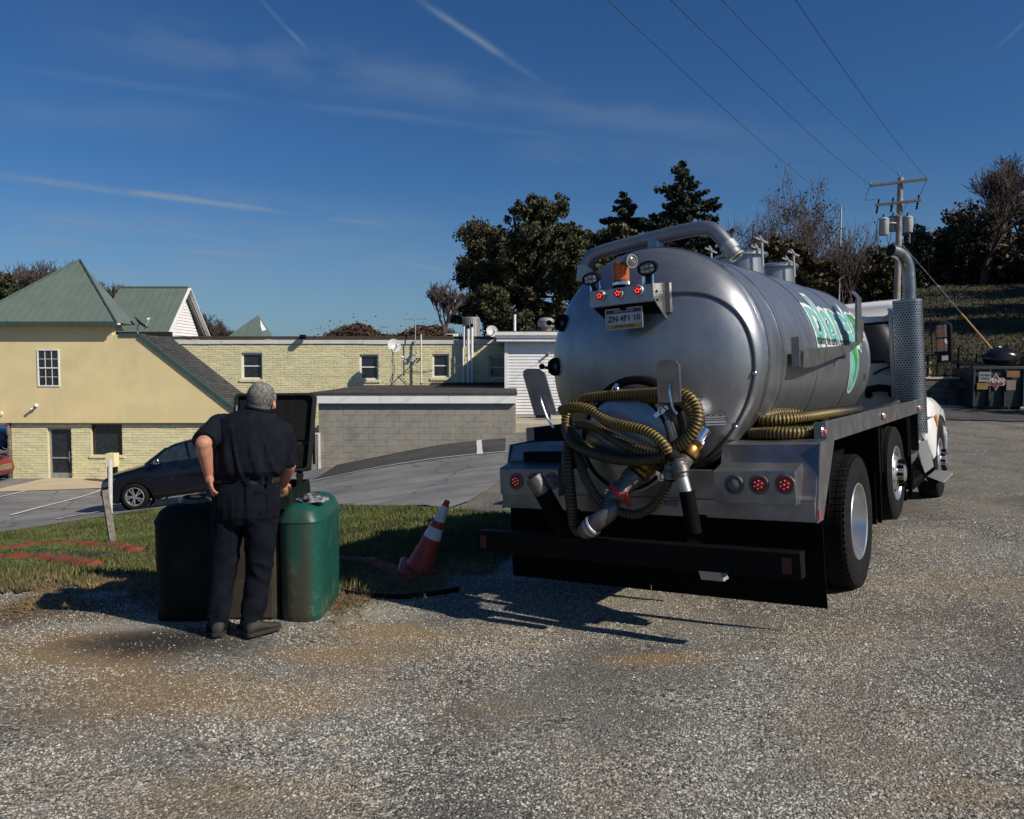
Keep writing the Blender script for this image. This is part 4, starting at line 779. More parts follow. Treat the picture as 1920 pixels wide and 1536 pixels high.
def conifer(px, pytop, pybase, Y, halfw, label, seed, n=26, m='needle'):
    b = at(px, pybase, Y); top = at(px, pytop, Y); H = top.z - b.z; t = thing('spruce_tree', label, 'tree', b); r = np.random.default_rng(seed)
    MB().tube([(0, 0, 0), (0, 0, H)], [H * .02, .02], 8).build('trunk', M['bark'], t, recalc=False); cs = []; bm_ = MB()
    lv = int(H * 2.6)
    for i in range(lv):
        z = H * (1 - (i + .3) / lv * .93); f = (H - z) / H; L = halfw * (f ** .8) + .12
        for k in range(7 if f > .15 else 4):
            a = r.uniform(0, 2 * PI); l = L * r.uniform(.6, 1.3); k_ = int(16 * l * (3.2 if l > 1 else 4)) + 10; u = r.random(k_) ** .8
            droop = -.28 * l * u + .22 * l * u ** 3; d = np.array([math.cos(a), math.sin(a)]); w = (1 - u) * l * .32 + .05
            side = r.normal(0, .5, k_) * w; c = np.stack([d[0] * u * l - d[1] * side, d[1] * u * l + d[0] * side, z + droop + r.normal(0, .07, k_) - np.abs(side) * .25], 1); cs.append(c)
            bm_.tube([(0, 0, z), (d[0] * l * .6, d[1] * l * .6, z - .13 * l), (d[0] * l, d[1] * l, z - .06 * l)], [.03, .02, .008], 3, cap=False)
    bm_.build('branches', M['bark'], t, recalc=False, kind='stuff')
    V, F_ = leaf_quads(np.concatenate(cs), .19, flat=.4, seed=seed, aspect=1.9); tri_mesh('crown', V, F_, M[m], t); return t
rb = random.Random(4)
def fill_blobs(poly, rad, n, Y=None, seed=1, ry=1.6):
    """random clumps inside a photo polygon"""
    r = random.Random(seed); xs = [p[0] for p in poly]; ys = [p[1] for p in poly]; out = []
    while len(out) < n:
        x, y = r.uniform(min(xs), max(xs)), r.uniform(min(ys), max(ys)); ins = False
        for i in range(len(poly)):
            (a, b), (c, d) = poly[i], poly[i - 1]
            if (b > y) != (d > y) and x < (c - a) * (y - b) / (d - b) + a: ins = not ins
        if ins: out.append((x, y, rad * r.uniform(.65, 1.2), r.uniform(-ry, ry)))
    return out
leafy_tree('broadleaf_tree', 985, 640, 46, fill_blobs([(862, 520), (885, 440), (905, 430), (925, 425), (935, 455), (955, 400), (1000, 392), (1045, 400), (1085, 425), (1100, 470), (1095, 600), (880, 620)], .95, 105, seed=3, ry=3) + [(962, 396, .7, 0), (1000, 388, .8, 0), (1035, 398, .8, 0), (905, 436, .6, 0), (895, 520, .7, 0), (868, 530, .6, 0), (865, 590, .8, 0), (1090, 440, .7, 0)],
           'big dark broadleaf tree with a rounded crown behind the white sided building', 125000, .11, M['leaf'], 11, extra=M['leaf2'])
leafy_tree('broadleaf_tree', 1135, 600, 50, fill_blobs([(1110, 440), (1130, 405), (1160, 410), (1175, 470), (1165, 600), (1110, 600)], .8, 16, seed=5, ry=1.5), 'smaller olive broadleaf tree between the big dark tree and the spruces', 12000, .16, M['leaf'], 12, extra=M['leaf2'])
conifer(1168, 362, 640, 52, 4.6, 'shorter dark spruce beside the tall one behind the tanker', 31)
conifer(1275, 304, 660, 50, 6.2, 'tallest dark spruce rising behind the tank top pipe', 32)
bare_tree(838, 650, 520, 40, 'small bare tree in front of the big dark tree above the flat roof', 42, depth=5, spread=.75, r0=.09, lean=(-.25, 0), kids=(2, 3), k0=.22)
for i, (px, top, Y, sd, lb, lv, lm) in enumerate([(1365, 392, 46, 51, 'thin bare tree just right of the tall spruce', 160, 'leaf4'), (1425, 358, 44, 57, 'slender nearly bare tree behind the first tank hatch', 260, 'leaf4'),
        (1515, 322, 47, 53, 'tall bare tree with a leaning crown, tallest of the thin trees left of the pole', 700, 'leaf4'), (1590, 385, 43, 54, 'upright bare tree just left of the utility pole', 220, 'leaf4'), (1465, 400, 52, 55, 'bushy bare tree between the thin trees behind the tank', 500, 'leaf3')]):
    bare_tree(px, 640, top, Y, lb, sd, depth=6, spread=.58, leaves=lv * 2, lm=lm, group='bare trees behind the tanker', kids=(1, 2), base_z=1.0, leafsize=.09, k0=.36, r0=.13)
leafy_tree('autumn_tree', 1500, 640, 42, fill_blobs([(1450, 480), (1490, 450), (1530, 465), (1550, 500), (1550, 560), (1450, 560)], .75, 15, seed=8), 'dark green and russet leafy tree low behind the second tank hatch', 15000, .16, M['leaf2'], 15, extra=M['leaf3'])
leafy_tree('autumn_tree', 1395, 600, 44, fill_blobs([(1345, 490), (1420, 480), (1440, 540), (1345, 540)], .8, 9, seed=9), 'low dark leafy tree right behind the pipe on the tank', 7000, .16, M['leaf2'], 16, extra=M['leaf4'])
leafy_tree('autumn_tree', 1620, 640, 46, fill_blobs([(1570, 510), (1640, 490), (1665, 500), (1670, 580), (1570, 580)], 1.0, 16, seed=10), 'dark leafy tree directly behind the utility pole base', 13000, .17, M['leaf2'], 17, extra=M['leaf4'])
leafy_tree('autumn_tree', 1735, 600, 56, fill_blobs([(1690, 470), (1720, 455), (1790, 440), (1800, 560), (1690, 570)], 1.3, 20, seed=20), 'dark evergreen bush mass at the edge of the hillside behind the exhaust stack', 16000, .19, M['leaf'], 18)
leafy_tree('autumn_tree', 1800, 560, 58, fill_blobs([(1735, 435), (1790, 405), (1850, 420), (1880, 470), (1760, 480)], 1.1, 16, seed=22, ry=1.2), 'reddish brown leafy tree under the big bare tree on the hill', 6500, .18, M['leaf3'], 19, extra=M['leaf4'])
leafy_tree('autumn_tree', 1880, 600, 55, fill_blobs([(1800, 470), (1880, 440), (1990, 430), (1990, 590), (1800, 570)], 1.4, 30, seed=23, ry=2.4), 'dark evergreen mass at the right edge of the picture above the hillside', 24000, .2, M['leaf'], 20, extra=M['leaf4'])
leafy_tree('autumn_tree', 1935, 560, 60, fill_blobs([(1890, 380), (1960, 370), (2000, 460), (1890, 460)], 1.0, 12, seed=29, ry=1.2), 'brown leafy tree cut off by the right edge of the picture', 4500, .17, M['leaf3'], 27, extra=M['leaf4'])
bare_tree(1838, 560, 292, 54, 'big spreading bare tree with fine reddish twigs on the hill', 77, depth=6, spread=.7, leaves=500, lm='leaf3', kids=(2, 3), r0=.24, leafsize=.10, k0=.24)
bare_tree(1700, 560, 452, 60, 'small bare bush behind the exhaust stack', 78, depth=6, spread=.9, leaves=500, lm='leaf3', kids=(2, 3), r0=.1)
# trees beyond the roofs at the left
for i, (px, top, Y, sd, lb) in enumerate([(20, 478, 62, 61, 'bare brownish tree left of the green roof peak, nearest the picture edge'), (75, 482, 66, 62, 'bare brownish tree directly behind the left slope of the green hipped roof'), (200, 520, 64, 63, 'bare tree between the green hipped roof and the gabled roof'),
        (382, 572, 75, 64, 'small bare tree right of the gabled green roof'), (425, 598, 80, 65, 'tiny bare tree just left of the small pyramid roof')]):
    bare_tree(px, 690, top, Y, lb, sd, depth=6, spread=.8, leaves=400 if i < 3 else 120, lm='leaf4', group='bare trees beyond the roofs', kids=(2, 3), leafsize=.12, k0=.2)
leafy_tree('evergreen_tree', 8, 650, 60, fill_blobs([(-40, 540), (0, 520), (28, 540), (30, 600), (-40, 600)], .9, 9, seed=31), 'dark evergreen at the left picture edge behind the green roof', 6000, .18, M['leaf'], 21)
def woods():
    # far wooded ridge beyond the flat roof, read as one mass
    r = np.random.default_rng(5); cs = []; tips = []
    for px in np.arange(596, 860, 5.2):
        Y = r.uniform(112, 135); top = 618 + 10 * math.sin(px * .045) + r.uniform(-5, 6) + (8 if px < 615 else 0); c = np.array(at(px, top, Y)); n = 1100; rad = r.uniform(1.4, 2.6)
        v = r.normal(size=(n, 3)); v /= np.linalg.norm(v, axis=1)[:, None]; cs.append(c - (0, 0, rad) + v * rad * r.random((n, 1)) ** .4 * (1, 1, 1.0))
        cs.append(c - (0, 0, rad + 2.6) + r.normal(size=(500, 3)) * (1.6, 1.6, 1.6))
    V, F_ = leaf_quads(np.concatenate(cs), .24, seed=6); o = tri_mesh('far_woods', V, F_, M['leaf4'], kind='stuff', category='woods', label='far russet wooded ridge above the flat roof'); o.data.materials.append(M['leaf3']); k = r.random(len(F_)) < .35; o.data.polygons.foreach_set('material_index', k.astype(np.int32))
    r = np.random.default_rng(8); cs = []
    for px in np.arange(1340, 2030, 9):
        Y = r.uniform(60, 72); top = np.interp(px, [1340, 1560, 1700, 1800, 1920, 2030], [540, 525, 515, 505, 500, 490]) + r.uniform(-12, 12)
        for k in range(4): c = np.array(at(px, top + 22 + 32 * k, Y)); cs.append(c + r.normal(size=(300, 3)) * (1.0, 1.0, .9))
    V, F_ = leaf_quads(np.concatenate(cs), .3, seed=7); tri_mesh('hill_undergrowth', V, F_, M['leaf2'], kind='stuff', category='undergrowth', label='dark tangled undergrowth along the top of the hill')
woods()
def hill_tufts():
    n = 80000; x = rng.uniform(9, 46, n); y = 29.2 + 36 * rng.random(n) ** 1.3; z = hz(x, y); h = rng.uniform(.06, .16, n); a = rng.uniform(0, PI, n); w = rng.uniform(.02, .05, n)
    V = np.empty((n, 3, 3)); V[:, 0] = np.stack([x - np.cos(a) * w, y - np.sin(a) * w, z - .02], 1); V[:, 1] = np.stack([x + np.cos(a) * w, y + np.sin(a) * w, z - .02], 1); V[:, 2] = np.stack([x + rng.normal(0, .05, n), y + rng.normal(0, .05, n), z + h], 1)
    tri_mesh('hill_grass', V.reshape(-1, 3), np.arange(3 * n).reshape(n, 3), mat('hill_blade', (.045, .048, .018), .85, var=.4, scale=.6, island=.6, dirt=(.14, .10, .05), dscale=.5, damt=.6), kind='stuff', category='grass', label='rough autumn grass on the hillside')
hill_tufts()
# trees standing out of the picture to the right: their shade lies on the hillside
for i, (x, y, H) in enumerate([(24, 22, 10), (28, 24, 12), (31, 21, 12), (27, 28, 11), (32, 29, 12), (36, 26, 13), (30, 34, 12), (38, 32, 13), (33, 39, 12), (42, 38, 14), (38, 44, 13), (35, 18, 11)]):
    z0_ = float(hz(x, y)) if y > 29 else g1(x, y); t = thing('bare_tree', 'bare tree up the slope beyond the right edge of the picture', 'tree', (x, y, z0_), group='bare trees beyond the right edge'); tp = []
    mb = branches((0, 0, -1), (0, 0, 1), H * .24, .22, 5, 90 + i, spread=.7, up=.2, kids=(2, 3), tips=tp); mb.build('trunk', M['twig'], t, recalc=False)
    tp = np.array([tuple(v) for v in tp]); c = tp[rng.integers(0, len(tp), 4200)] + rng.normal(0, .3, (4200, 3)); V, F_ = leaf_quads(c, .2, seed=i); tri_mesh('crown', V, F_, M['leaf4'], t)
# ------------------------------------------------------------------ utility pole
YP = 38.0
pb = at(1678, 700, YP); ptop = at(1680, 333, YP)
pole = thing('utility_pole', 'wooden utility pole with two crossarms carrying three grey transformers', 'utility pole', (pb.x, YP, 0.4))
H = ptop.z - .4; MB().tube([(0, 0, -.3), (0, 0, H * .5), (.02, 0, H)], [.17, .15, .125], 14).build('pole', M['pole'], pole)
def arm(px0, py0, px1, py1, name, ya=.25, yb_=-.25):
    a = at(px0, py0, YP + ya) - pole.location; b = at(px1, py1, YP + yb_) - pole.location; a.y -= .17; b.y -= .17; MB().bar(a, b, .10, .12).build(name, M['woodg'], pole, bevel=.008); return a, b
a1, b1 = arm(1629, 350, 1735, 337, 'crossarm'); a2, b2 = arm(1638, 386, 1723, 377, 'crossarm')
for p, q in ((a2 * .72 + b2 * .28, (0, -.1, b2.z - .75)), (a2 * .28 + b2 * .72, (0, -.1, b2.z - .75))): MB().bar(p, q, .025, .025).build('brace', M['galv'], pole)
for p in (a1, b1, (a1 + b1) * .5 + Vector((.0, 0, .25))): MB().lathe([(.02, 0), (.05, .03), (.03, .06), (.05, .1), (.02, .14), (0, .15)], p + Vector((0, 0, .06)), (0, 0, 1), 10).build('insulator', M['galv'], pole)
for p in (a2 + (b2 - a2) * .06, b2 + (a2 - b2) * .06, a2 * .62 + b2 * .38):
    MB().lathe([(.02, -.42), (.06, -.38), (.03, -.34), (.06, -.28), (.03, -.22), (.06, -.14), (.03, -.1), (.05, 0), (.03, .1), (.05, .2), (.02, .28)], p, (.15, 0, 1), 10).build('fuse_cutout', M['black'], pole)
for px, py0, py1, dy in ((1657, 412, 441, -.15), (1675, 409, 434, .3), (1702, 409, 436, -.05)):
    c = at(px, py1, YP + dy) - pole.location; hh = (py1 - py0) / 39.5; k = MB().lathe([(0, 0), (.2, 0), (.215, .03), (.215, hh - .05), (.23, hh - .04), (.23, hh), (.15, hh + .07), (0, hh + .09)], c, (0, 0, 1), 20).build('transformer', M['xformer'], pole)
    MB().lathe([(.02, 0), (.045, .04), (.025, .08), (.045, .12), (.02, .2)], c + Vector((-.05, 0, hh + .05)), (.1, 0, 1), 8).build('bushing', M['black'], k); MB().bar(c + Vector((.0, 0, hh * .8)), (0, 0, c.z + hh * .8), .06, .05).build('mount', M['galv'], k)
    for s in (-1, 1): MB().tube(spline([c + Vector((s * .12, 0, hh + .1)), c + Vector((s * .33, .0, hh - .1)), c + Vector((s * .3, 0, -.3)), c + Vector((s * .1, .0, -.8)), (0, .05, c.z - 1.2)], .3), .014, 4).build('lead', M['wire'], k)
for (p, q) in ((a1, a2), (b1, b2)): m_ = (p + q) * .5 + Vector((-.35 if p is a1 else -.15, 0, -.2)); MB().tube(spline([p, m_, q + Vector((0, 0, .28))], .3), .012, 4).build('lead', M['wire'], pole)
MB().tube([(-.5, -.02, b2.z - 1.0), (.5, -.02, b2.z - 1.0), (.52, 0, b2.z - 1.9)], .03, 6).build('bracket', M['galv'], pole)
# power lines run from the crossarms over the camera's right
def line_(name, a, b, r, sag, lb, n=24, grp=None, m='wire', cat='power line'):
    t = thing(name, lb, cat, a, group=grp); b = b - a; path = [b * k / n + Vector((0, 0, -4 * sag * (k / n) * (1 - k / n))) for k in range(n + 1)]; MB().tube(path, r, 5).build('wire', M[m], t); return t
W0 = pole.location
for i, (p, (px, py), Yn, lb, r) in enumerate([(a1, (1268, -10), 15.0, 'power line leaving the left end of the top crossarm', .007), (Vector((0, -.1, H)), (1364, -10), 14.6, 'power line leaving the very top of the pole', .006),
        (b1, (1500, -10), 13.8, 'power line leaving the right end of the top crossarm, rightmost overhead', .007)]):
    a = W0 + Vector(p); b = at(px, py, Yn); b = a + (b - a) * 1.35; line_('power_line', a, b, r, .25, lb, grp='overhead power lines')
a = at(1577, 390, 44); b = at(1150, -10, 16); line_('power_line', a, a + (b - a) * 1.3, .007, .3, 'leftmost overhead power line, passing behind the tall bare tree', grp='overhead power lines')
sp9 = thing('slim_pole', 'thin bare metal pole among the trees left of the utility pole', 'pole', (a.x, a.y, .5)); MB().cyl((0, 0, 0), (0, 0, a.z - .45), .05, n=8).build('pole', M['galv'], sp9)
line_('service_wire', W0 + Vector((0, 0, at(1678, 480, YP).z - .4)), at(1430, 560, 46), .016, .5, 'service wire running left from the pole through the trees')
ga = W0 + Vector((.1, 0, at(1690, 455, YP).z - .4)); gb = at(1875, 672, 31.0); g = thing('guy_wire', 'guy wire with a yellow sleeve slanting from the pole down behind the dumpster', 'guy wire', ga); d = gb - ga
MB().tube([(0, 0, 0), d * .72], .014, 5).build('wire', M['galv'], g); MB().tube([d * .66, d * .99], .035, 8).build('sleeve', mat('yellow_sleeve', (.55, .33, .10), .5), g); MB().cyl(d * .42, d * .44, .05, n=8).build('insulator', M['galv'], g)
# ------------------------------------------------------------------ dumpster, stone wall and fence
YG = 27.6
dp = at(1868, 766, YG); dz0 = g1(dp.x, YG)
dp.z = dz0; dm = thing('dumpster', 'dark green steel dumpster with stickers and a black bag on top', 'dumpster', dp, rz=R(-5))
hw = 46 / 1500 * YG; hh = at(1868, 686, YG).z - dz0
M['dump'] = mat('dumpster_paint', (.020, .030, .034), .55, var=.2, dirt=(.035, .03, .025), dscale=3, bump=.2, bscale=8)
mb = MB(); mb.loft([[(-hw, 0, .12), (hw, 0, .12), (hw, 1.4, .12), (-hw, 1.4, .12)], [(-hw, -.1, hh - .1), (hw, -.1, hh - .1), (hw, 1.5, hh - .1), (-hw, 1.5, hh - .1)]]); mb.build('bin_body', M['dump'], dm, bevel=.01)
for x in (-hw + .03, -hw / 2 + .12, hw / 2 - .22, hw - .03): MB().box((x - .03, -.15, .14), (x + .03, -.02, hh - .1)).build('rib', M['dump'], dm, smooth=0)
MB().box((-hw - .05, -.16, hh - .12), (hw + .05, -.08, hh - .02)).build('rim', M['dump'], dm, bevel=.01)
for s in (-1, 1): MB().box((s * hw, .2, .75), (s * (hw + .28), 1.1, .95)).build('fork_pocket', M['dump'], dm, smooth=0); MB().box((s * hw * .96 - .03 * s, -.02 + .01, .0), (s * (hw - .25), .3, .12)).build('skid', M['black'], dm, smooth=0)
lidm = MB(); lidm.loft([[(-hw, -.12, hh - .02), (-.05, -.12, hh - .02), (-.05, 1.5, hh + .08), (-hw, 1.5, hh + .08)], [(-hw, -.12, hh + .02), (-.05, -.12, hh + .02), (-.05, 1.5, hh + .12), (-hw, 1.5, hh + .12)]]); lidm.build('lid', M['rubber'], dm)
def sticker(x, z, w, h, col, nm='sticker', rows=3, txt=None, tc=(.02, .02, .02)):
    s_ = MB().box((x - w / 2, -.19, z - h / 2), (x + w / 2, -.165, z + h / 2)).build(nm, mat('sticker_' + nm, tuple(q * .55 for q in col), .6), dm, smooth=0)  # sticker colours dimmed, the shade on the dumpster front is painted into them
    if txt: text_part(txt, h * .34, (x, -.196, z), mat('ink', tc, .6), s_, ry=PI / 2)
    return s_
def text_mesh(txt, size, m, extrude=.0, offset=0., spacing=1.0, shear=0., lines=1.0, align='CENTER'):
    cu = bpy.data.curves.new('lettering', 'FONT'); cu.body = txt; cu.size = size; cu.align_x = align; cu.align_y = 'CENTER'; cu.extrude = extrude; cu.offset = offset; cu.space_character = spacing; cu.space_line = lines; cu.shear = shear; cu.resolution_u = 3
    o = bpy.data.objects.new('tmp', cu); C.objects.link(o); dg = bpy.context.evaluated_depsgraph_get(); me = bpy.data.meshes.new_from_object(o.evaluated_get(dg)); bpy.data.objects.remove(o); bpy.data.curves.remove(cu)
    me.name = 'lettering'; me.materials.clear(); me.materials.append(m); return me
def text_part(txt, size, pos, m, parent, ry=0, rot=None, **kw):
    o = obj('lettering', text_mesh(txt, size, m, extrude=.0008, **kw), parent); o.location = pos; o.rotation_euler = rot or (R(90), 0, 0); return o
zt0 = hh
sticker(-hw + .35, zt0 - .38, .40, .34, (.42, .44, .46), 'notice', txt='TRASH\nONLY'); sticker(-hw + .28, zt0 - .70, .36, .22, (.42, .25, .05), 'warning'); sticker(hw - .42, zt0 - .28, .42, .22, (.38, .20, .06), 'warning'); sticker(hw - .48, zt0 - .66, .30, .34, (.40, .30, .30), 'notice')
for s, col, o in ((1.0, (.5, .45, .45), 0), (.86, (.16, .02, .03), .006)):
    MB().prism([(-.34 * s, 0), (-.25 * s, .13 * s), (-.1 * s, .13 * s), (0, .30 * s), (.1 * s, .13 * s), (.25 * s, .13 * s), (.34 * s, 0), (.25 * s, -.13 * s), (.1 * s, -.13 * s), (0, -.30 * s), (-.1 * s, -.13 * s), (-.25 * s, -.13 * s)], lambda x, z: (x - .12, -.17 - o, z + zt0 - .55), lambda x, z: (x - .12, -.15, z + zt0 - .55)).build('emblem', mat('emblem_ink', col, .6), dm, smooth=0)
text_part('PENN', .19, (-.12, -.185, zt0 - .52), mat('emblem_letter', (.55, .5, .5), .6), dm, offset=.006)
bag = thing('trash_bag', 'shiny black trash bag lying on the dumpster', 'bag', (dp.x + .35, YG + .35, dz0 + hh + .02)); mb = MB(); mb.ball((0, 0, .26), (.62, .45, .36), 20, 14); rr = random.Random(3)
mb.v = [(v[0] * (1 + .1 * rr.uniform(-1, 1)), v[1] * (1 + .1 * rr.uniform(-1, 1)), max(v[2] * (1 + .10 * rr.uniform(-1, 1)) - .02, 0)) for v in mb.v]; mb.build('sack', mat('bag_plastic', (.01, .01, .012), .25), bag, smooth=60); MB().cyl((.1, 0, .55), (.16, 0, .68), .03, .09, 8).build('knot', bpy.data.materials['bag_plastic'], bag)
# stone wall behind the dumpster
YW = 28.6
sw = thing('stone_wall', 'low dark stone block retaining wall with a pale cap behind the dumpster', 'wall', (15, YW, .2)); M['stone'] = mat('wall_stone', (.085, .08, .075), .95, var=.25, scale=5, bump=.9, bscale=14, dirt=(.14, .12, .10), dscale=2)
wx0, wx1 = at(1700, 740, YW).x, 30.0; wt = at(1780, 711, YW).z; z = .0; k = 0; mb = MB().box((wx0, YW + .06, -.1), (wx1, YW + .5, wt)); child_of(sw, mb).build('core', M['stone'], sw, smooth=0)
while z < wt - .06:
    x = wx0 - random.uniform(0, .5); h = min(.235, wt - z)
    while x < min(wx1, 22):
        L = random.choice([.35, .48, .62, .8]); a = max(x, wx0); mb = MB().box((a + .008, YW - random.uniform(.0, .04), z + .008), (x + L - .008, YW + .06, z + h - .008)); child_of(sw, mb).build('stone', M['stone'], sw, bevel=.015, smooth=0); x += L
    z += h
cx_ = wx0
while cx_ < 22: mb = MB().box((cx_, YW - .08, wt), (cx_ + 1.15, YW + .5, wt + .07)); child_of(sw, mb).build('cap_stone', M['concrete'], sw, bevel=.01, smooth=0); cx_ += 1.16
kb = thing('kerb', 'pale kerb along the foot of the stone wall', 'kerb', (12, YW - .25, 0)); pts = [Vector((x, YW - .35 - max(0, 12 - x) * .0, g1(x, YW - .35) + .03)) - kb.location for x in np.arange(wx0, 26, .6)]
for i in range(len(pts) - 1): MB().bar(pts[i], pts[i + 1] - Vector((.02, 0, 0)), .16, .14).build('kerbstone', M['concrete'], kb, smooth=0)
mx = at(1737, 690, 31); sg = thing('stone_pier', 'sunlit tan stone pier on the slope behind the stone wall', 'pier', (mx.x, 31.5, float(hz(mx.x, 31.5)) - .3))
M['tanstone'] = mat('tan_stone', (.36, .27, .17), .95, var=.3, bump=.8, bscale=18)
for j in range(6):
    for i in range(3): MB().box((-.45 + i * .3 + (.07 if j % 2 else 0), random.uniform(-.02, .02), j * .17), (-.17 + i * .3 + (.05 if j % 2 else 0), .5, j * .17 + .155)).build('stone', M['tanstone'], sg, bevel=.02, smooth=0)
fn = thing('chain_link_fence', 'black metal fence with a gate on top of the stone wall', 'fence', (15, YW + .25, wt + .07))
Lf = fn.location; px_ = [1738, 1757, 1795, 1797, 1830, 1866, 1905, 1945]
for i, p in enumerate(px_):
    q = at(p, 700, Lf.y); hh_ = 1.05 if p in (1795, 1797) else .85; MB().cyl((q.x - Lf.x, 0, 0), (q.x - Lf.x, 0, hh_), .028, n=8).build('post', M['black'], fn)
a, b = at(1738, 0, Lf.y).x - Lf.x, at(1950, 0, Lf.y).x - Lf.x
for z in (.82, .06): MB().cyl((a, 0, z), (b, 0, z), .018, n=6).build('rail', M['black'], fn)
gx0, gx1 = at(1759, 0, Lf.y).x - Lf.x, at(1793, 0, Lf.y).x - Lf.x
MB().tube([(gx0, -.06, .08), (gx0, -.06, .78), (gx1, -.06, .78), (gx1, -.06, .08), (gx0, -.06, .08)], .02, 6).build('gate', M['black'], fn)
mb = MB(); x = a
while x < b: mb.bar((x, .01, .06), (min(x + .76, b), .01, .82), .004, .004); mb.bar((min(x + .76, b), .012, .06), (x, .012, .82), .004, .004); x += .09
mb.build('mesh_wire', M['black'], fn, smooth=0, recalc=False, kind='stuff')
# ------------------------------------------------------------------ tank truck (local x = right, y = forward, z = up)
TRUCK = thing('tank_truck', 'silver vacuum tank truck with a white cab, yellow hoses on its tail', 'truck', TR_O)
TRUCK.rotation_euler = Matrix((( TR_V.x * math.cos(TR_ROLL), TR_U.x, -TR_V.x * math.sin(TR_ROLL)), (TR_V.y * math.cos(TR_ROLL), TR_U.y, -TR_V.y * math.sin(TR_ROLL)), (math.sin(TR_ROLL), 0, math.cos(TR_ROLL)))).to_euler()
_TM = TRUCK.rotation_euler.to_matrix(); _TI = _TM.inverted()
def tp(px, py, x=None, y=None, z=None):
    """where a sight line meets a plane x, y or z = const of the truck"""
    o = _TI @ (Vector((0, 0, CAM_H)) - TR_O); d = _TI @ view_dir(px, py)
    for i, k in enumerate((x, y, z)):
        if k is not None: return o + d * ((k - o[i]) / d[i])
def tank_material():
    m = bpy.data.materials.new('tank_metal'); m.use_nodes = True; t = m.node_tree; b = t.nodes['Principled BSDF']; tc = N(t, 'ShaderNodeTexCoord'); P = tc.outputs['Object']
    mp = N(t, 'ShaderNodeMapping'); mp.inputs['Scale'].default_value = (1.2, 5, 1.2); t.links.new(P, mp.inputs[0])
    n = N(t, 'ShaderNodeTexNoise', i_Scale=2.0, i_Detail=7.0, i_Roughness=.7); t.links.new(mp.outputs[0], n.inputs[0])
    n2 = N(t, 'ShaderNodeTexNoise', i_Scale=1.3, i_Detail=5.0); t.links.new(P, n2.inputs[0])
    n3 = N(t, 'ShaderNodeTexNoise', i_Scale=6.0, i_Detail=7.0, i_Roughness=.7); t.links.new(P, n3.inputs[0])
    sp = N(t, 'ShaderNodeSeparateXYZ'); t.links.new(P, sp.inputs[0]); low = math_n(t, 'SUBTRACT', 1.0, smooth_n(t, sp.outputs[2], .95, 1.75))
    c = mixc(t, smooth_n(t, n.outputs[0], .3, .7), (.23, .24, .26), (.32, .33, .35))
    c = mixc(t, math_n(t, 'MULTIPLY', smooth_n(t, n3.outputs[0], .5, .75), .25), c, (.20, .185, .165))
    c = mixc(t, math_n(t, 'MULTIPLY', math_n(t, 'MULTIPLY', low, smooth_n(t, n2.outputs[0], .35, .7)), .55), c, (.19, .165, .135))
    t.links.new(c, b.inputs['Base Color']); b.inputs['Metallic'].default_value = .78
    r = N(t, 'ShaderNodeMapRange'); t.links.new(n3.outputs[0], r.inputs[0]); r.inputs[3].default_value = .30; r.inputs[4].default_value = .46; t.links.new(r.outputs[0], b.inputs['Roughness'])
    b.inputs['Coat Weight'].default_value = .22; b.inputs['Coat Roughness'].default_value = .18
    bp = N(t, 'ShaderNodeBump', i_Strength=.05, i_Distance=.05); t.links.new(n2.outputs[0], bp.inputs['Height']); t.links.new(bp.outputs[0], b.inputs['Normal']); return m
M['tank'] = tank_material()
RT, ZT = .87, 1.88; DOME = [(-1.235, .0), (-1.232, .1), (-1.222, .2), (-1.205, .3), (-1.18, .4), (-1.15, .5), (-1.11, .6), (-1.06, .69), (-1.0, .77), (-.95, .82), (-.90, .852), (-.85, .868), (-.82, .87)]
prof = [(r, a) for a, r in DOME] + [(RT, 2.82), (.866, 2.87), (.845, 2.95), (.8, 3.02), (.7, 3.1), (.5, 3.18), (.25, 3.22), (0, 3.23)]
TANK = MB().lathe(prof, (0, 0, ZT), (0, 1, 0), 96).build('tank', M['tank'], TRUCK, smooth=60)
def dome_y(x, z):
    r = math.hypot(x, z - ZT); return float(np.interp(r, [q[1] for q in DOME], [q[0] for q in DOME]))
def on_dome(px, py, off=0.):
    y = -1.1
    for _ in range(6): p = tp(px, py, y=y); y = dome_y(p.x, p.z) - off
    return tp(px, py, y=y)
for a, w, h in ((-.80, .035, .012), (-.42, .014, .006), (.62, .014, .006), (1.85, .014, .006), (2.84, .03, .01)):
    MB().lathe([(RT - .005, a - w), (RT + h, a - w * .6), (RT + h, a + w * .6), (RT - .005, a + w)], (0, 0, ZT), (0, 1, 0), 96).build('weld_band', M['steel'], TANK, smooth=50)
cond = [on_dome(*q, off=.012) for q in ((1243, 548), (1290, 546), (1330, 552), (1370, 573), (1398, 607), (1413, 650), (1416, 700), (1405, 750), (1380, 800), (1340, 848), (1290, 882), (1230, 895))]
MB().tube(spline(cond, .04), .014, 10).build('conduit', M['tank'], TANK)
for q in (cond[6], cond[8]): MB().ball(q + Vector((0, -.01, 0)), .018, 8, 6).build('clamp', M['chrome'], TANK)
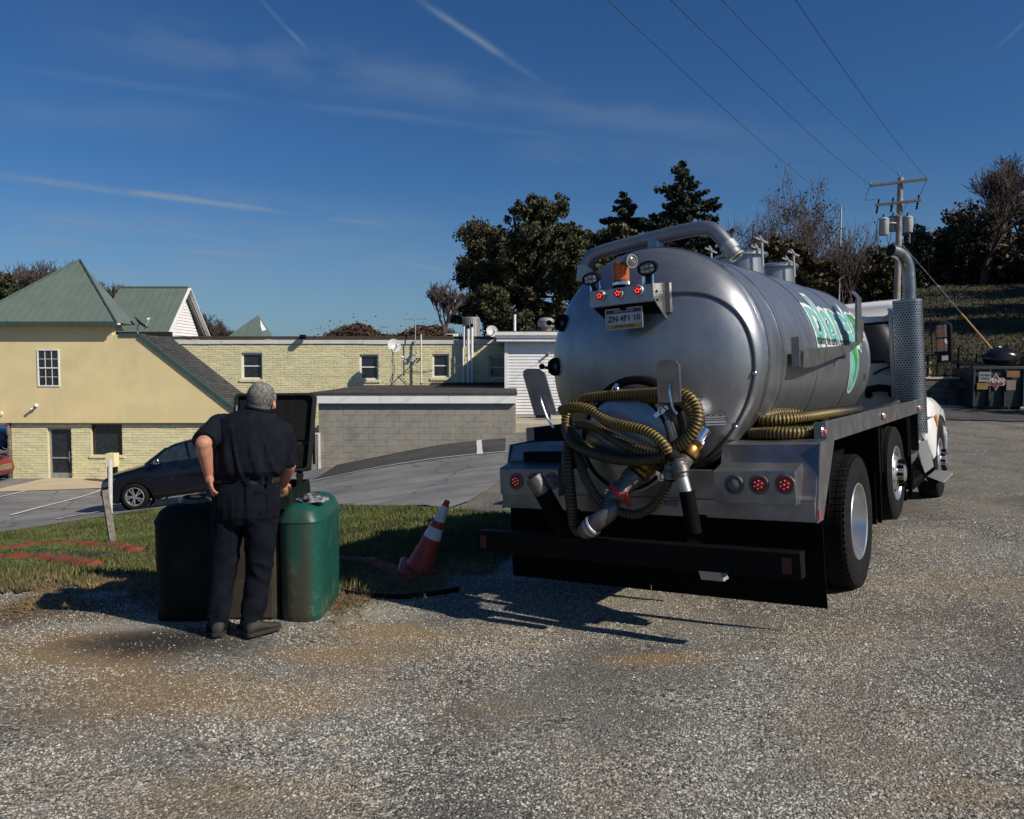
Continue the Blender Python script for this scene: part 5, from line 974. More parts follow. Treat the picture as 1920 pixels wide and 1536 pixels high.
# --- vent pipe over the tail
vp = [tp(px, py, y=-.62) for px, py in ((1098, 505), (1112, 480), (1150, 466), (1220, 448), (1300, 430), (1335, 430), (1358, 452), (1366, 462))]
VP = MB().tube(spline(vp, .04), .056, 18).build('vent_pipe', M['tank'], TRUCK)
c = vp[-1]; d = (vp[-1] - vp[-2]).normalized(); MB().cyl(c - d * .02, c + d * .05, .066, n=18).cyl(c + d * .05, c + d * .085, .05, n=18).torus(c + d * .1, d, .052, .012, 18, 6).build('camlock_fitting', M['galv'], VP)
c = vp[0]; MB().cyl(c + Vector((.0, 0, .03)), c + Vector((-.02, 0, -.1)), .066, n=16).build('camlock_fitting', M['galv'], VP)
pt = tp(1228, 462, y=-.62); MB().cyl((pt.x, -.62, pt.z + .06), (pt.x, -.62, ZT + RT - .06), .06, .075, 16).build('riser', M['tank'], VP)
# --- hatches on top
for px, pyt, Y_, r, nm in ((1413, 480, 1.35, .25, 0), (1475, 504, 2.45, .25, 1)):
    t0 = tp(px, pyt, y=Y_); xx, zz = 0.0, ZT + RT
    h = MB().lathe([(r - .03, -.1), (r - .03, .16), (r + .012, .17), (r + .012, .195), (r - .02, .20), (r * .6, .225), (0, .235)], (xx, Y_, zz), (0, 0, 1), 32).build('hatch', M['tank'], TRUCK)
    for k in range(3 if nm == 0 else 3):
        a = R(-30 + 105 * k); e = Vector((math.cos(a), math.sin(a), 0)); b0 = Vector((xx, Y_, zz + .1)) + e * (r + .02)
        MB().bar(b0 - Vector((0, 0, .12)), b0 + Vector((0, 0, .09)), .03, .04).cyl(b0 + e * .03 + Vector((0, 0, -.06)), b0 + e * .03 + Vector((0, 0, .2)), .011, n=8).bar(b0 + e * .03 + Vector((-.05, -.03, .22)), b0 + e * .03 + Vector((.05, .03, .16)), .016, .016).bar(b0 + e * .03 + Vector((.03, -.04, .16)), b0 + e * .03 + Vector((-.03, .04, .24)), .016, .016).build('latch', M['galv'], h)
# --- light bar and plate
LY = -1.40; b0, b1 = tp(1105, 548, y=LY), tp(1222, 530, y=LY); z0_, z1_ = tp(1105, 578, y=LY).z, (b0.z + b1.z) / 2; lx0, lx1 = b0.x, b1.x
zc = (z0_ + z1_) / 2
LB = MB().box((lx0, LY, z0_), (lx1, LY + .26, z1_)).build('light_bar', M['steel'], TRUCK, bevel=.003)
MB().prism([(LY + .05, z0_), (LY + .26, z0_), (LY + .22, z0_ - .07)], lambda y, z: (lx0, y, z), lambda y, z: (lx1, y, z)).build('underside', M['black'], LB, smooth=0)
MB().prism([(LY - .0, z1_ + .002), (LY + .24, z1_ + .02), (LY + .25, z0_ - .11), (LY + .2, z0_ - .11), (LY, z0_ + .02)], lambda y, z: (lx1 + .001, y, z), lambda y, z: (lx1 + .006, y, z)).box((lx1 + .006, LY + .205, z0_ - .07), (lx1 + .04, LY + .245, z1_ + .02)).build('end_bracket', M['alu'], LB, smooth=0)
for z in (z1_ - .05, z1_ - .11): MB().cyl((lx1 + .005, LY + .06, z), (lx1 + .014, LY + .06, z), .009, n=8).build('bolt', M['black'], LB)
def lamp_dots(mb, c, ax_y, r, n, rd=.008):
    for k in range(n): a = 2 * PI * k / n + .4; mb.ball((c[0] + r * math.cos(a), ax_y, c[2] + r * math.sin(a)), (rd, rd * .5, rd), 8, 6)
    return mb
for px, py in ((1125, 555), (1159, 550), (1196, 545)):
    p = tp(px, py, y=LY - .01); l = MB().lathe([(.030, -.012), (.036, -.008), (.036, .004), (.026, .01), (0, .01)], (p.x, LY - .004, p.z), (0, 1, 0), 20).torus((p.x, LY - .008, p.z), (0, 1, 0), .034, .007, 20, 6).build('marker_light', M['galv'], LB)
    MB().ball((p.x, LY - .012, p.z), (.026, .014, .026), 16, 10).build('lens', M['redlens'], l); lamp_dots(MB(), (p.x, 0, p.z), LY - .024, .014, 5, .0062).build('led', M['redled'], l)
p = tp(1165, 525, y=LY + .12); bz = z1_
bc = MB().lathe([(.062, 0), (.066, .01), (.060, .02), (.058, .05), (.064, .052)], (p.x, LY + .12, bz + .012), (0, 0, 1), 24).lathe([(.068, 0), (.068, -.02), (.075, -.03)], (p.x, LY + .12, bz + .03), (0, 0, 1), 24).build('beacon', M['black'], TRUCK)
MB().lathe([(.066, .03), (.066, .05), (.060, .055)], (p.x, LY + .12, bz), (0, 0, 1), 24).build('collar', M['chrome'], bc)
hb = (z1_ + .03, tp(1165, 492, y=LY + .12).z); ml = bpy.data.materials.new('beacon_lens'); ml.use_nodes = True; bb = ml.node_tree.nodes['Principled BSDF']; bb.inputs['Base Color'].default_value = (.55, .17, .06, 1); bb.inputs['Transmission Weight'].default_value = .4; bb.inputs['Roughness'].default_value = .12; bb.inputs['IOR'].default_value = 1.2
MB().lathe([(.060, bz + .05), (.060, hb[1] - .012), (.054, hb[1] - .002), (.03, hb[1] + .002), (0, hb[1] + .002)], (p.x, LY + .12, 0), (0, 0, 1), 24).build('lens', ml, bc)
MB().lathe([(.03, bz + .05), (.032, bz + .10), (.026, bz + .11), (.034, bz + .13), (.026, bz + .145), (.03, bz + .17), (0, bz + .175)], (p.x, LY + .12, 0), (0, 0, 1), 16).build('bulb', mat('beacon_bulb', (.8, .42, .1), .3, emit=(1, .45, .1), estr=.12), bc)
def work_lamp(px, py, rx, rz, stem_px, tilt):
    c = tp(px, py, y=LY + .02); ux = Vector((1, 0, tilt)).normalized(); uz = Vector((-tilt * .3, -.25, 1)).normalized(); nn = ux.cross(uz).normalized()
    if nn.y > 0: nn = -nn
    ring = lambda s, o: [c + ux * rx * s * math.cos(2 * PI * k / 24) + uz * rz * s * math.sin(2 * PI * k / 24) + nn * o for k in range(24)]
    wl = MB().loft([ring(.5, -.07), ring(.9, -.045), ring(1.0, -.01), ring(1.0, .012), ring(.86, .014), ring(.84, .004)]).build('work_lamp', M['black'], TRUCK)
    MB().loft([ring(.83, .004), ring(.5, .010), ring(.1, .011)]).build('lens', M['clearlens'], wl)
    mb = MB()
    for a, b in ((-.45, .25), (0, .35), (.45, .25), (-.45, -.28), (0, -.35), (.45, -.28)): q = c + ux * rx * a + uz * rz * b + nn * .012; mb.ball(q, (.017, .008, .014), 8, 6)
    mb.build('reflector', M['galv'], wl); s = tp(stem_px, py + 26, y=LY + .04); MB().bar(c - uz * rz * .8, Vector((s.x, LY + .05, z1_)), .035, .02).build('bracket', M['black'], wl); MB().cyl((s.x - .035, LY + .05, z1_), (s.x - .035, LY + .05, z1_ + .06), .009, n=8).build('stud', M['chrome'], wl); MB().cyl((s.x + .035, LY + .05, z1_), (s.x + .035, LY + .05, z1_ + .07), .009, n=8).build('stud', M['chrome'], wl)
work_lamp(1108, 523, .069, .046, 1116, .05); work_lamp(1214, 503, .074, .050, 1214, .05)
c = tp(1184, 490, y=LY + .06); ax = Vector((.88, -.45, -.12)).normalized()
rl = MB().lathe([(.0, -.07), (.026, -.065), (.038, -.04), (.042, -.01), (.044, 0), (.04, .004)], c, ax, 24).build('round_lamp', M['castalu'], TRUCK); MB().lathe([(.040, .0), (.025, .010), (0, .013)], c, ax, 20).build('lens', M['clearlens'], rl)
MB().torus(c + ax * .005, ax, .045, .0038, 28, 6).build('rim', M['galv'], rl); MB().tube([c - ax * .07, c - ax * .09 + Vector((-.03, .02, -.01)), Vector((c.x - .05, LY + .16, z1_))], .012, 6).build('bracket', M['black'], rl)
# number plate
pl = [tp(1135, 584, y=-1.37), tp(1204, 571, y=-1.37), tp(1209, 608, y=-1.37)]; pcx = (pl[0].x + pl[1].x) / 2; pw = (pl[1].x - pl[0].x) * .98; ph = pw * .5; PY_ = LY + .03; pcz = tp(1170, 597.5, y=PY_).z
NP = MB().box((pcx - pw / 2, PY_, pcz - ph / 2), (pcx + pw / 2, PY_ + .004, pcz + ph / 2)).build('number_plate', mat('plate_white', (.42, .43, .45), .5), TRUCK, bevel=.002)
MB().box((pcx - pw / 2 + .006, PY_ - .002, pcz + ph * .28), (pcx + pw / 2 - .006, PY_ - .0005, pcz + ph * .47)).build('top_band', mat('plate_blue', (.02, .03, .07), .5), NP, smooth=0)
MB().box((pcx - pw / 2 + .006, PY_ - .002, pcz - ph * .47), (pcx + pw / 2 - .006, PY_ - .0005, pcz - ph * .28)).build('bottom_band', mat('plate_gold', (.45, .26, .04), .5), NP, smooth=0)
g = MB(); 
for a, b in (((-pw / 2, -ph / 2 - .004), (pw / 2, -ph / 2 + .004)), ((-pw / 2, ph / 2 - .004), (pw / 2, ph / 2 + .004)), ((-pw / 2 - .004, -ph / 2), (-pw / 2 + .005, ph / 2)), ((pw / 2 - .005, -ph / 2), (pw / 2 + .004, ph / 2))): g.box((pcx + a[0], PY_ - .005, pcz + a[1]), (pcx + b[0], PY_ + .002, pcz + b[1]))
g.build('plate_frame', M['galv'], NP, smooth=0)
ink = mat('plate_ink', (.02, .02, .03), .5); text_part('PENNSYLVANIA', ph * .15, (pcx, PY_ - .003, pcz + ph * .375), mat('plate_letter', (.5, .5, .5), .5), NP); text_part('ZN 4F1 10', ph * .40, (pcx, PY_ - .003, pcz), ink, NP, offset=.0008)
text_part('APPORTIONED', ph * .16, (pcx, PY_ - .003, pcz - ph * .375), ink, NP)
MB().box((pcx - .09, PY_ + .006, pcz + ph / 2 - .02), (pcx + .09, PY_ + .03, z0_ - .0)).cyl((pcx, PY_ - .01, z0_ - .012), (pcx, PY_ + .03, z0_ - .012), .03, n=12).build('plate_lamp', M['black'], NP)
# --- sight ports
for px, py, r in ((1056, 606, .070), (1043, 688, .074)):
    c = on_dome(px, py); nn = Vector((c.x * .35, -.95, (c.z - ZT) * .3)).normalized(); c = c - nn * .02
    s = MB().lathe([(r, 0), (r, .04), (r * .9, .055), (r * .62, .055), (r * .55, .03), (0, .03)], c, nn, 28).build('sight_port', M['black'], TRUCK); MB().lathe([(r * .55, .031), (r * .3, .042), (0, .046)], c, nn, 20).build('glass', M['glass'], s)
    k = c + Vector((-r * 1.15, -.02, .0)) + nn * .03; MB().ball(k + Vector((-.03, 0, .01)), .024, 10, 8).cyl(k + Vector((.05, 0, -.01)), k, .01, n=8).build('knob', M['black'], s)
    for j in range(8): a = 2 * PI * j / 8; u_ = nn.cross(Vector((0, 0, 1))).normalized(); w_ = nn.cross(u_); q = c + (u_ * math.cos(a) + w_ * math.sin(a)) * r * .8 + nn * .052; MB().cyl(q, q + nn * .012, .008, n=6).build('bolt', M['rubber'], s)
# --- rear manway
mc = tp(1178, 828, y=-1.26); mr = .335
MW = MB().lathe([(mr, .12), (mr, -.0), (mr + .035, -.0), (mr + .035, -.035), (mr - .0, -.045), (mr * .7, -.075), (mr * .35, -.092), (0, -.096)], (mc.x, -1.27, mc.z), (0, 1, 0), 48).build('rear_hatch', M['steel'], TRUCK)
MB().torus((mc.x, -1.32, mc.z), (0, 1, 0), mr + .01, .012, 40, 8).build('seal_ring', M['rubber'], MW)
MB().torus((mc.x + .06, -1.25, mc.z + .08), (0, 1, 0), mr + .03, .03, 40, 8).build('hinge_ring', M['black'], MW)
for a in (35, 95, 160, 250, 320):
    a = R(a); e = Vector((math.cos(a), 0, math.sin(a))); q = Vector((mc.x, -1.29, mc.z)) + e * (mr + .03); MB().bar(q - e * .05 + Vector((0, -.05, 0)), q + e * .06 + Vector((0, -.03, 0)), .03, .03, up=(0, 1, 0)).torus(q + Vector((0, -.07, .0)) + e * .02, (0, 1, 0), .022, .007, 14, 6).cyl(q, q + Vector((0, -.09, 0)), .009, n=8).build('clamp', M['chrome'], MW)
# --- hose hangers
def hanger(px0, px1, pyt, pyb, tilt, y=-1.52, lean=0):
    a, b = tp(px0, pyt, y=y), tp(px1, pyt, y=y); w = b.x - a.x; zt, zb_ = a.z, tp((px0 + px1) / 2, pyb, y=y).z; h = zt - zb_; cx = (a.x + b.x) / 2
    prof = [(-w / 2, -h), (w / 2, -h), (w / 2, -.02), (w * .36, .012), (w * .15, .022), (-w * .15, .022), (-w * .36, .012), (-w / 2, -.02)]
    f = lambda x, z, o: (cx + x + tilt * (z + h), y + o - max(0, z + .04) * .5, zt + z)
    hg = MB().loft([[f(x, z, 0) for x, z in prof], [f(x, z, .008) for x, z in prof]]).build('hose_hanger', M['alu'], TRUCK)
    lx, hx_ = f(-w * .5, -h, 0), f(w * .5, -h, 0); MB().box((lx[0], y, zt - h - .0), (hx_[0], -1.02, zt - h + .014)).build('shelf', M['alu'], hg, smooth=0)
    m = f(.01, -h * .55, -.012); MB().tube(spline([f(.01, -h * .55, -.01), f(.015, -h * .7, -.03), f(.03, -h * 1.1, -.03), f(.06, -h * 1.3, -.03)], .03), .009, 8).build('rod', M['chrome'], hg)
    MB().tube([f(-w / 2 + .012, .0 - .02, -.003), f(-w / 2 + .012, -h, -.003)], .004, 6).tube([f(w / 2 - .006, -.02, .0), f(w / 2 - .006, -h, .0)], .005, 6).build('edge_bead', M['steel'], hg); return hg
hanger(1231, 1275, 682, 755, 0.0); hanger(998, 1040, 697, 778, -.26, y=-1.45)
# --- sticker
s0 = tp(1317, 778, y=-1.12); s1 = tp(1354, 798, y=-1.12); sc_ = ((s0.x + s1.x) / 2, (s0.z + s1.z) / 2); sy = dome_y(*sc_); ST = MB().box((s0.x, sy - .02, s1.z), (s1.x, sy - .012, s0.z)).build('safety_sticker', mat('sticker_grey', (.30, .30, .31), .6), TRUCK, smooth=0)
sk = math.atan2(dome_y(s1.x, sc_[1]) - dome_y(s0.x, sc_[1]), s1.x - s0.x); ST.data.transform(Matrix.Translation((sc_[0], sy - .016, sc_[1])) @ Matrix.Rotation(sk, 4, 'Z') @ Matrix.Translation((-sc_[0], -(sy - .016), -sc_[1])))
w_ = s1.x - s0.x
for i, (tx, sz, dz_) in enumerate((('IMPORTANT', .028, .030), ('KEEP ALL VALVES CLOSED WHEN', .0115, .010), ('NOT IN USE CHECK SEALS DAILY', .0115, -.004), ('AND BEFORE EVERY LOAD', .0115, -.026))): text_part(tx, sz, (sc_[0], sy - .022, sc_[1] + dz_), ink, ST, rot=(R(90), 0, sk))
# --- chassis, deck, fenders
MB().box((-.46, -1.15, .74), (-.38, 6.4, .98)).build('frame_rail', M['black'], TRUCK); MB().box((.38, -1.15, .74), (.46, 6.4, .98)).build('frame_rail', M['black'], TRUCK)
MB().box((-.9, -.75, .99), (.9, 3.1, 1.06)).box((-.35, -1.0, .55), (.35, 4.0, .9)).build('underside_boxes', M['black'], TRUCK, smooth=0)  # black boxes added beneath the tank to block light
MB().box((-1.175, -1.265, .775), (1.27, -1.245, .90)).build('tail_panel', M['alu'], TRUCK, bevel=.004)
MB().box((-.62, -1.245, .78), (.63, -1.2, 1.10)).build('centre_panel', M['alu'], TRUCK, bevel=.004)
e = tp(1258, 893, y=-1.245); MB().cyl((e.x, -1.25, e.z), (e.x, -1.247, e.z), .045, n=20).build('opening', M['darkin'], TRUCK)
tx_ = tp(1262, 945, y=-1.268); text_part('RITE', .055, (tx_.x - .02, -1.2665, tx_.z + .004), mat('deck_letter', (.16, .05, .04), .6), TRUCK, offset=.002)
for sg, (xa, xb) in ((1, (.62, 1.27)), (-1, (-1.17, -.58))):
    fd = MB().prism([(-1.262, .775), (-1.262, .92), (-1.235, .94), (-1.10, 1.265), (-.76, 1.275), (-.78, 1.24), (-1.02, 1.22), (-1.16, .775)], lambda y, z: (xa, y, z), lambda y, z: (xb, y, z)).build('fender', M['alu'], TRUCK, bevel=.003, smooth=0)
    xo = xb if sg > 0 else xa; MB().prism([(-1.27, .772), (-1.12, .772), (-.74, 1.245), (-.74, 1.285), (-1.12, 1.275)], lambda y, z: (xo + sg * .002, y, z), lambda y, z: (xo + sg * .012, y, z)).build('side_plate', M['alu'], fd, smooth=0)
    xi, xj = (xa + .02, xb - .09) if sg > 0 else (xa + .045, xb - .0)
    bx = MB().prism([(-1.36, .895), (-1.36, 1.10), (-1.345, 1.112), (-1.17, 1.15), (-1.15, .895)], lambda y, z: (xi, y, z), lambda y, z: (xj, y, z)).build('lamp_box', M['alu'], TRUCK, bevel=.004, smooth=0)
    for k, px in enumerate((1375, 1422, 1471) if sg > 0 else (967, 1000, 1033)):
        c = tp(px, 909 if sg > 0 else 903, y=-1.37); l = MB().torus((c.x, -1.363, c.z), (0, 1, 0), .058, .009, 28, 8).lathe([(.055, -.002), (.055, .01), (0, .01)], (c.x, -1.365, c.z), (0, 1, 0), 24).build('tail_light', M['castalu'], bx)
        red = (k > 0) if sg > 0 else (k == 0); MB().lathe([(.046, -.002), (.036, -.012), (0, -.016)], (c.x, -1.363, c.z), (0, 1, 0), 24).build('lens', M['redlens'] if red else M['clearlens'], l)
        if red: mb = lamp_dots(MB(), (c.x, 0, c.z), -1.376, .026, 6, .0055); mb.ball((c.x, -1.380, c.z), (.0055, .003, .0055), 8, 6); mb.build('led', M['reddot'], l)
MB().box((1.284, -1.245, .79), (1.288, -1.205, .85)).build('reflector', M['redp'], TRUCK)
# mud flaps, widened inward to darken the shaded underside; bumper and its hangers
for sg in (1, -1): MB().loft([[(sg * (.005 if sg > 0 else .005), -1.04, .80), (sg * 1.255, -1.04, .80), (sg * 1.255, -1.03, .80), (sg * (.005 if sg > 0 else .005), -1.03, .80)], [(sg * (.005 if sg > 0 else .005), -1.06, .45), (sg * 1.26, -1.055, .45), (sg * 1.26, -1.045, .45), (sg * (.005 if sg > 0 else .005), -1.05, .45)], [(sg * (.005 if sg > 0 else .005), -1.05, .165), (sg * 1.265, -1.04, .165), (sg * 1.265, -1.03, .165), (sg * (.005 if sg > 0 else .005), -1.04, .165)]]).build('mud_flap', M['flap'], TRUCK)
BP = MB().box((-1.24, -1.56, .47), (1.245, -1.46, .635)).build('rear_bumper', M['black'], TRUCK, bevel=.006); rd_ = mat('dull_red_reflector', (.05, .004, .004), .5); MB().box((1.13, -1.562, .50), (1.19, -1.5605, .60)).build('reflector', rd_, BP, smooth=0); MB().box((-1.2, -1.562, .50), (-1.14, -1.5605, .60)).build('reflector', rd_, BP, smooth=0)
for x in (-.5, .5): MB().bar((x, -1.46, .55), (x, -1.2, .80), .08, .08).bar((x, -1.2, .8), (x, -1.0, .8), .08, .08).build('bumper_arm', M['black'], BP)
hk = tp(1338, 1078, y=-1.3); MB().prism([(0, 0), (.16, 0), (.12, .10), (-.03, .10)], lambda x, z: (hk.x + x - .09, -1.3, hk.z + z - .04), lambda x, z: (hk.x + x - .09, -1.2, hk.z + z - .04)).build('hitch_plate', M['galv'], TRUCK)
# side tray rails
for sg in (1, -1):
    RL = MB().box((sg * 1.205 if sg > 0 else -1.24, -.76, 1.245), (1.24 if sg > 0 else -1.205, 3.86, 1.392)).build('side_rail', M['alu'], TRUCK, bevel=.004)
    MB().box((min(sg * .55, sg * 1.205), -.76, 1.235), (max(sg * .55, sg * 1.205), 3.86, 1.25)).build('tray_floor', M['black'], RL, smooth=0); MB().box((min(sg * 1.16, sg * 1.24), -.775, 1.245), (max(sg * 1.16, sg * 1.24), -.762, 1.392)).build('end_cap', M['alu'], RL, smooth=0)
for px, py, m_ in ((1541, 809, 'redled'), (1655, 780, 'amber'), (1722, 765, 'amber')):
    c = tp(px, py, x=1.245); l = MB().lathe([(.035, 0), (.042, .008), (.034, .016), (.026, .012)], c, (1, 0, 0), 20).build('side_marker', M['chrome'], TRUCK); MB().ball(c + Vector((.012, 0, 0)), (.014, .026, .026), 14, 10).build('lens', M['redlens'] if m_ == 'redled' else M['amber'], l)
    if m_ == 'redled': MB().ball(c + Vector((.024, 0, 0)), (.006, .012, .012), 8, 6).build('led', M['redled'], l)
# cross hanger plates under the deck
for y in (-.6, 1.35, 1.45, 2.95, 3.05, 3.7): MB().box((.48, y, .80), (1.2, y + .03, 1.23)).build('outrigger', M['black'], TRUCK, smooth=0); MB().box((-1.2, y, .80), (-.48, y + .03, 1.23)).build('outrigger', M['black'], TRUCK, smooth=0)
for y in (1.32, 3.12): MB().box((1.16, y, .35), (1.20, y + .02, 1.24)).build('flap_bracket', M['black'], TRUCK, smooth=0)
MB().box((.50, 3.1, .3), (1.14, 3.115, 1.2)).build('mud_flap', M['flap'], TRUCK, smooth=0); MB().box((.50, 1.40, .32), (1.14, 1.415, 1.2)).build('mud_flap', M['flap'], TRUCK, smooth=0)
# --- wheels
def wheel(x_in, x_out, y, z, r, kind, hand=1, treads=5, lug=False):
    w = x_out - x_in; t = bpy.data.objects.new('wheel', None); C.objects.link(t); t.parent = TRUCK; t.location = ((x_in + x_out) / 2, y, z)
    if hand < 0: t.rotation_euler = (0, 0, PI)
    h = w / 2; s = r * .16; gw = w * .80 / (treads * 2 - 1); prof = [(r * .56, -h * .8), (r * .62, -h * .95), (r * .75, -h), (r * .9, -h * .96), (r * .96, -h * .86)]
    g0 = -w * .40
    for i in range(treads):
        a = g0 + 2 * i * gw
        prof += [(r * (1 - .012 * abs(i - (treads - 1) / 2)), a - gw * .35), (r * (1 - .012 * abs(i - (treads - 1) / 2)), a + gw * 1.1)]
        if i < treads - 1: prof += [(r - .016, a + gw * 1.25), (r - .016, a + gw * 1.5)]
    prof += [(r * .96, h * .86), (r * .9, h * .96), (r * .75, h), (r * .62, h * .95), (r * .56, h * .8)]
    ty = MB().lathe(prof, (0, 0, 0), (1, 0, 0), 72).build('tyre', M['rubber'], t, smooth=35)
    if lug:
        mb = MB(); n = 66
        for k in range(n):
            a = 2 * PI * k / n; Rm = Matrix.Rotation(a, 4, 'X')
            for j in range(4): xa = -w * .40 + j * w * .2; mb.box((xa + .003, -.0215, r - .014), (xa + w * .2 - .006, .0215, r - .0015), Rm @ Matrix.Rotation(.0, 4, 'Z') @ Matrix.Translation((0, .006 * (j % 2), 0)))
            mb.box((h * .82, -.016, r * .94), (h * .90, .014, r * .978), Rm)
        mb.build('tread_lugs', M['rubber'], t, smooth=0, recalc=False, kind='stuff')
    if kind == 'dish':
        rim = MB().lathe([(r * .56, h * .8), (r * .575, h * .9), (r * .56, h * .95), (r * .54, h * .90), (r * .52, h * .5), (r * .50, h * .1), (r * .48, -h * .2), (r * .40, -h * .55), (r * .28, -h * .6), (r * .26, -h * .2), (r * .18, -h * .15), (r * .14, h * .2), (0, h * .22)], (0, 0, 0), (1, 0, 0), 56).build('rim', M['chrome_w'], t, smooth=45)
        for k in range(10): a = 2 * PI * k / 10; q = Vector((-h * .58, r * .33 * math.cos(a), r * .33 * math.sin(a))); MB().cyl(q, q + Vector((.05, 0, 0)), .016, n=6).build('lug_nut', M['galv'], rim)
    else:
        rim = MB().lathe([(r * .56, h * .8), (r * .575, h * .92), (r * .56, h * .97), (r * .535, h * .92), (r * .50, h * .55), (r * .46, h * .5), (r * .36, h * .95), (r * .30, h * 1.05), (r * .20, h * 1.08), (r * .17, h * 1.45), (r * .13, h * 1.5), (0, h * 1.52)], (0, 0, 0), (1, 0, 0), 56).build('rim', M['chrome_w'], t, smooth=45)
        for k in range(10):
            a = 2 * PI * (k + .5) / 10; q = Vector((h * .74, r * .42 * math.cos(a), r * .42 * math.sin(a))); nx = Vector((.72, .69 * math.cos(a), .69 * math.sin(a))).normalized()
            MB().lathe([(.0, 0), (.030, 0)], q + nx * .012, nx, 14).build('hand_hole', M['darkin'], rim, recalc=False, smooth=0)
            a = 2 * PI * k / 10; q = Vector((h * 1.02, r * .255 * math.cos(a), r * .255 * math.sin(a))); MB().cyl(q, q + Vector((.06, 0, 0)), .021, .016, 10).build('lug_nut', M['black'], rim)
    return t
M['chrome_w'] = mat('polished_wheel', (.66, .66, .66), .26, metal=.85, var=.08, dirt=(.25, .23, .2), dscale=6, damt=.4)
WR = wheel(.95, 1.22, .33, .525, .54, 'dish', lug=True); wheel(.62, .89, .33, .525, .54, 'convex', lug=False)
wheel(-1.22, -.95, .33, .525, .54, 'dish', -1); wheel(-.89, -.62, .33, .525, .54, 'convex', -1)
wheel(.92, 1.20, 2.28, .70, .48, 'convex'); wheel(-1.20, -.92, 2.28, .70, .48, 'convex', -1)
wheel(.93, 1.20, 5.70, .50, .52, 'convex'); wheel(-1.20, -.93, 5.70, .50, .52, 'convex', -1)
for y, z in ((.33, .525), (2.28, .7), (5.7, .5)): MB().cyl((-.9, y, z), (.9, y, z), .07, n=14).ball((0, y, z), (.2, .22, .2), 14, 10).build('axle', M['black'], TRUCK)
MB().lathe([(.02, 0), (.055, .0), (.055, .03), (.03, .03)], (1.0, 5.7, .5), (1, 0, 0), 20).build('hub', M['black'], TRUCK)
# --- fold-down hose tray arm on the right flank
bx_ = .97; pr = [tp(px, py, x=bx_) for px, py in ((1500, 657), (1580, 648), (1612, 605), (1606, 560), (1600, 560), (1597, 605), (1568, 643), (1500, 640))]
q = lambda px, py: (lambda v: (v.y, v.z))(tp(px, py, x=bx_))
poly = [q(1501, 690), q(1520, 688), q(1588, 662), q(1614, 640), q(1616, 603), q(1612, 600), q(1611, 560), q(1603, 562), q(1603, 640), q(1586, 650), q(1501, 658)]
AR = MB().prism(poly, lambda y, z: (bx_, y, z), lambda y, z: (bx_ + .02, y, z)).build('tray_arm', M['alu'], TRUCK, smooth=0)
p0, p1 = q(1501, 658), q(1586, 650); MB().prism([p0, p1, (p1[0], p1[1] + .012), (p0[0], p0[1] + .012)], lambda y, z: (bx_, y, z), lambda y, z: (bx_ - .05, y, z)).build('flange', M['alu'], AR, smooth=0)
p0, p1 = q(1607, 562), q(1616, 552); MB().loft([[(bx_, p0[0], p0[1]), (bx_ + .02, p0[0] + .12, p0[1]), (bx_ - .08, p0[0] + .34, p0[1] + .10), (bx_ - .1, p0[0] + .24, p0[1] + .10)], [(bx_, p0[0], p0[1] + .015), (bx_ + .02, p0[0] + .12, p0[1] + .015), (bx_ - .08, p0[0] + .34, p0[1] + .115), (bx_ - .1, p0[0] + .24, p0[1] + .115)]]).build('tip', M['alu'], AR, smooth=0)
e0, e1 = tp(1489, 634, x=bx_), tp(1489, 690, x=bx_); MB().box((bx_ - .03, e0.y + .02, e1.z), (bx_ + .03, e0.y + .03, e0.z + .01)).build('end_plate', M['alu'], AR, bevel=.004, smooth=0)
for y in (.2, 1.2): MB().box((RT - .12, y, 1.86), (bx_, y + .05, 1.93)).build('mount', M['alu'], AR, smooth=0)
# --- lettering on the flank, wrapped to the shell
def wrap(me, y0, ang0, out, sx=1., sz=1., flip=False, sub=.05):
    b = bmesh.new(); b.from_mesh(me); bmesh.ops.triangulate(b, faces=b.faces)
    for _ in range(6):
        le = [e for e in b.edges if e.calc_length() > sub]
        if not le: break
        bmesh.ops.subdivide_edges(b, edges=le, cuts=1, use_grid_fill=False); bmesh.ops.triangulate(b, faces=b.faces)
    for v in b.verts:
        a = ang0 + v.co.y * sz / RT; v.co = Vector(((RT + out) * math.cos(a), y0 + v.co.x * sx, ZT + (RT + out) * math.sin(a)))
    bmesh.ops.recalc_face_normals(b, faces=b.faces); b.to_mesh(me); b.free(); return me
def shell(px, py):
    """photo point on the right flank -> (y, angle)"""
    x = RT
    for _ in range(30): p = tp(px, py, x=x); a = math.asin(max(-1, min(1, (p.z - ZT) / RT))); x = .5 * x + .5 * RT * math.cos(a)
    return p.y, a
teal, tealw, grn = mat('decal_teal', (.16, .42, .38), .35), mat('decal_white', (.66, .70, .68), .35), mat('decal_green', (.06, .30, .05), .35)
yl, al_ = shell(1530, 640); yr_, ar_ = shell(1598, 642); yt, at_ = shell(1512, 566); y_f, a_f = shell(1528, 632)
wid = (shell(1597, 610)[0] - shell(1521, 610)[0])
def decal(txt, size, y, ang, m, off, out, parent, sx=1., sz=1., **kw):
    me = text_mesh(txt, size, m, offset=off, align='LEFT', **kw); o = obj('lettering', wrap(me, y, ang, out, sx, sz), parent); return o
ybase = shell(1524, 612); tw = text_mesh('planet', .5, teal, align='LEFT'); wd = max(v.co.x for v in tw.vertices); bpy.data.meshes.remove(tw)
sxx = wid / wd; az_ = shell(1540, 600)[1]
decal('planet', .5, ybase[0], az_, tealw, .042, .003, TANK, sx=sxx, sz=1.35); decal('planet', .5, ybase[0], az_, teal, .010, .006, TANK, sx=sxx, sz=1.35)
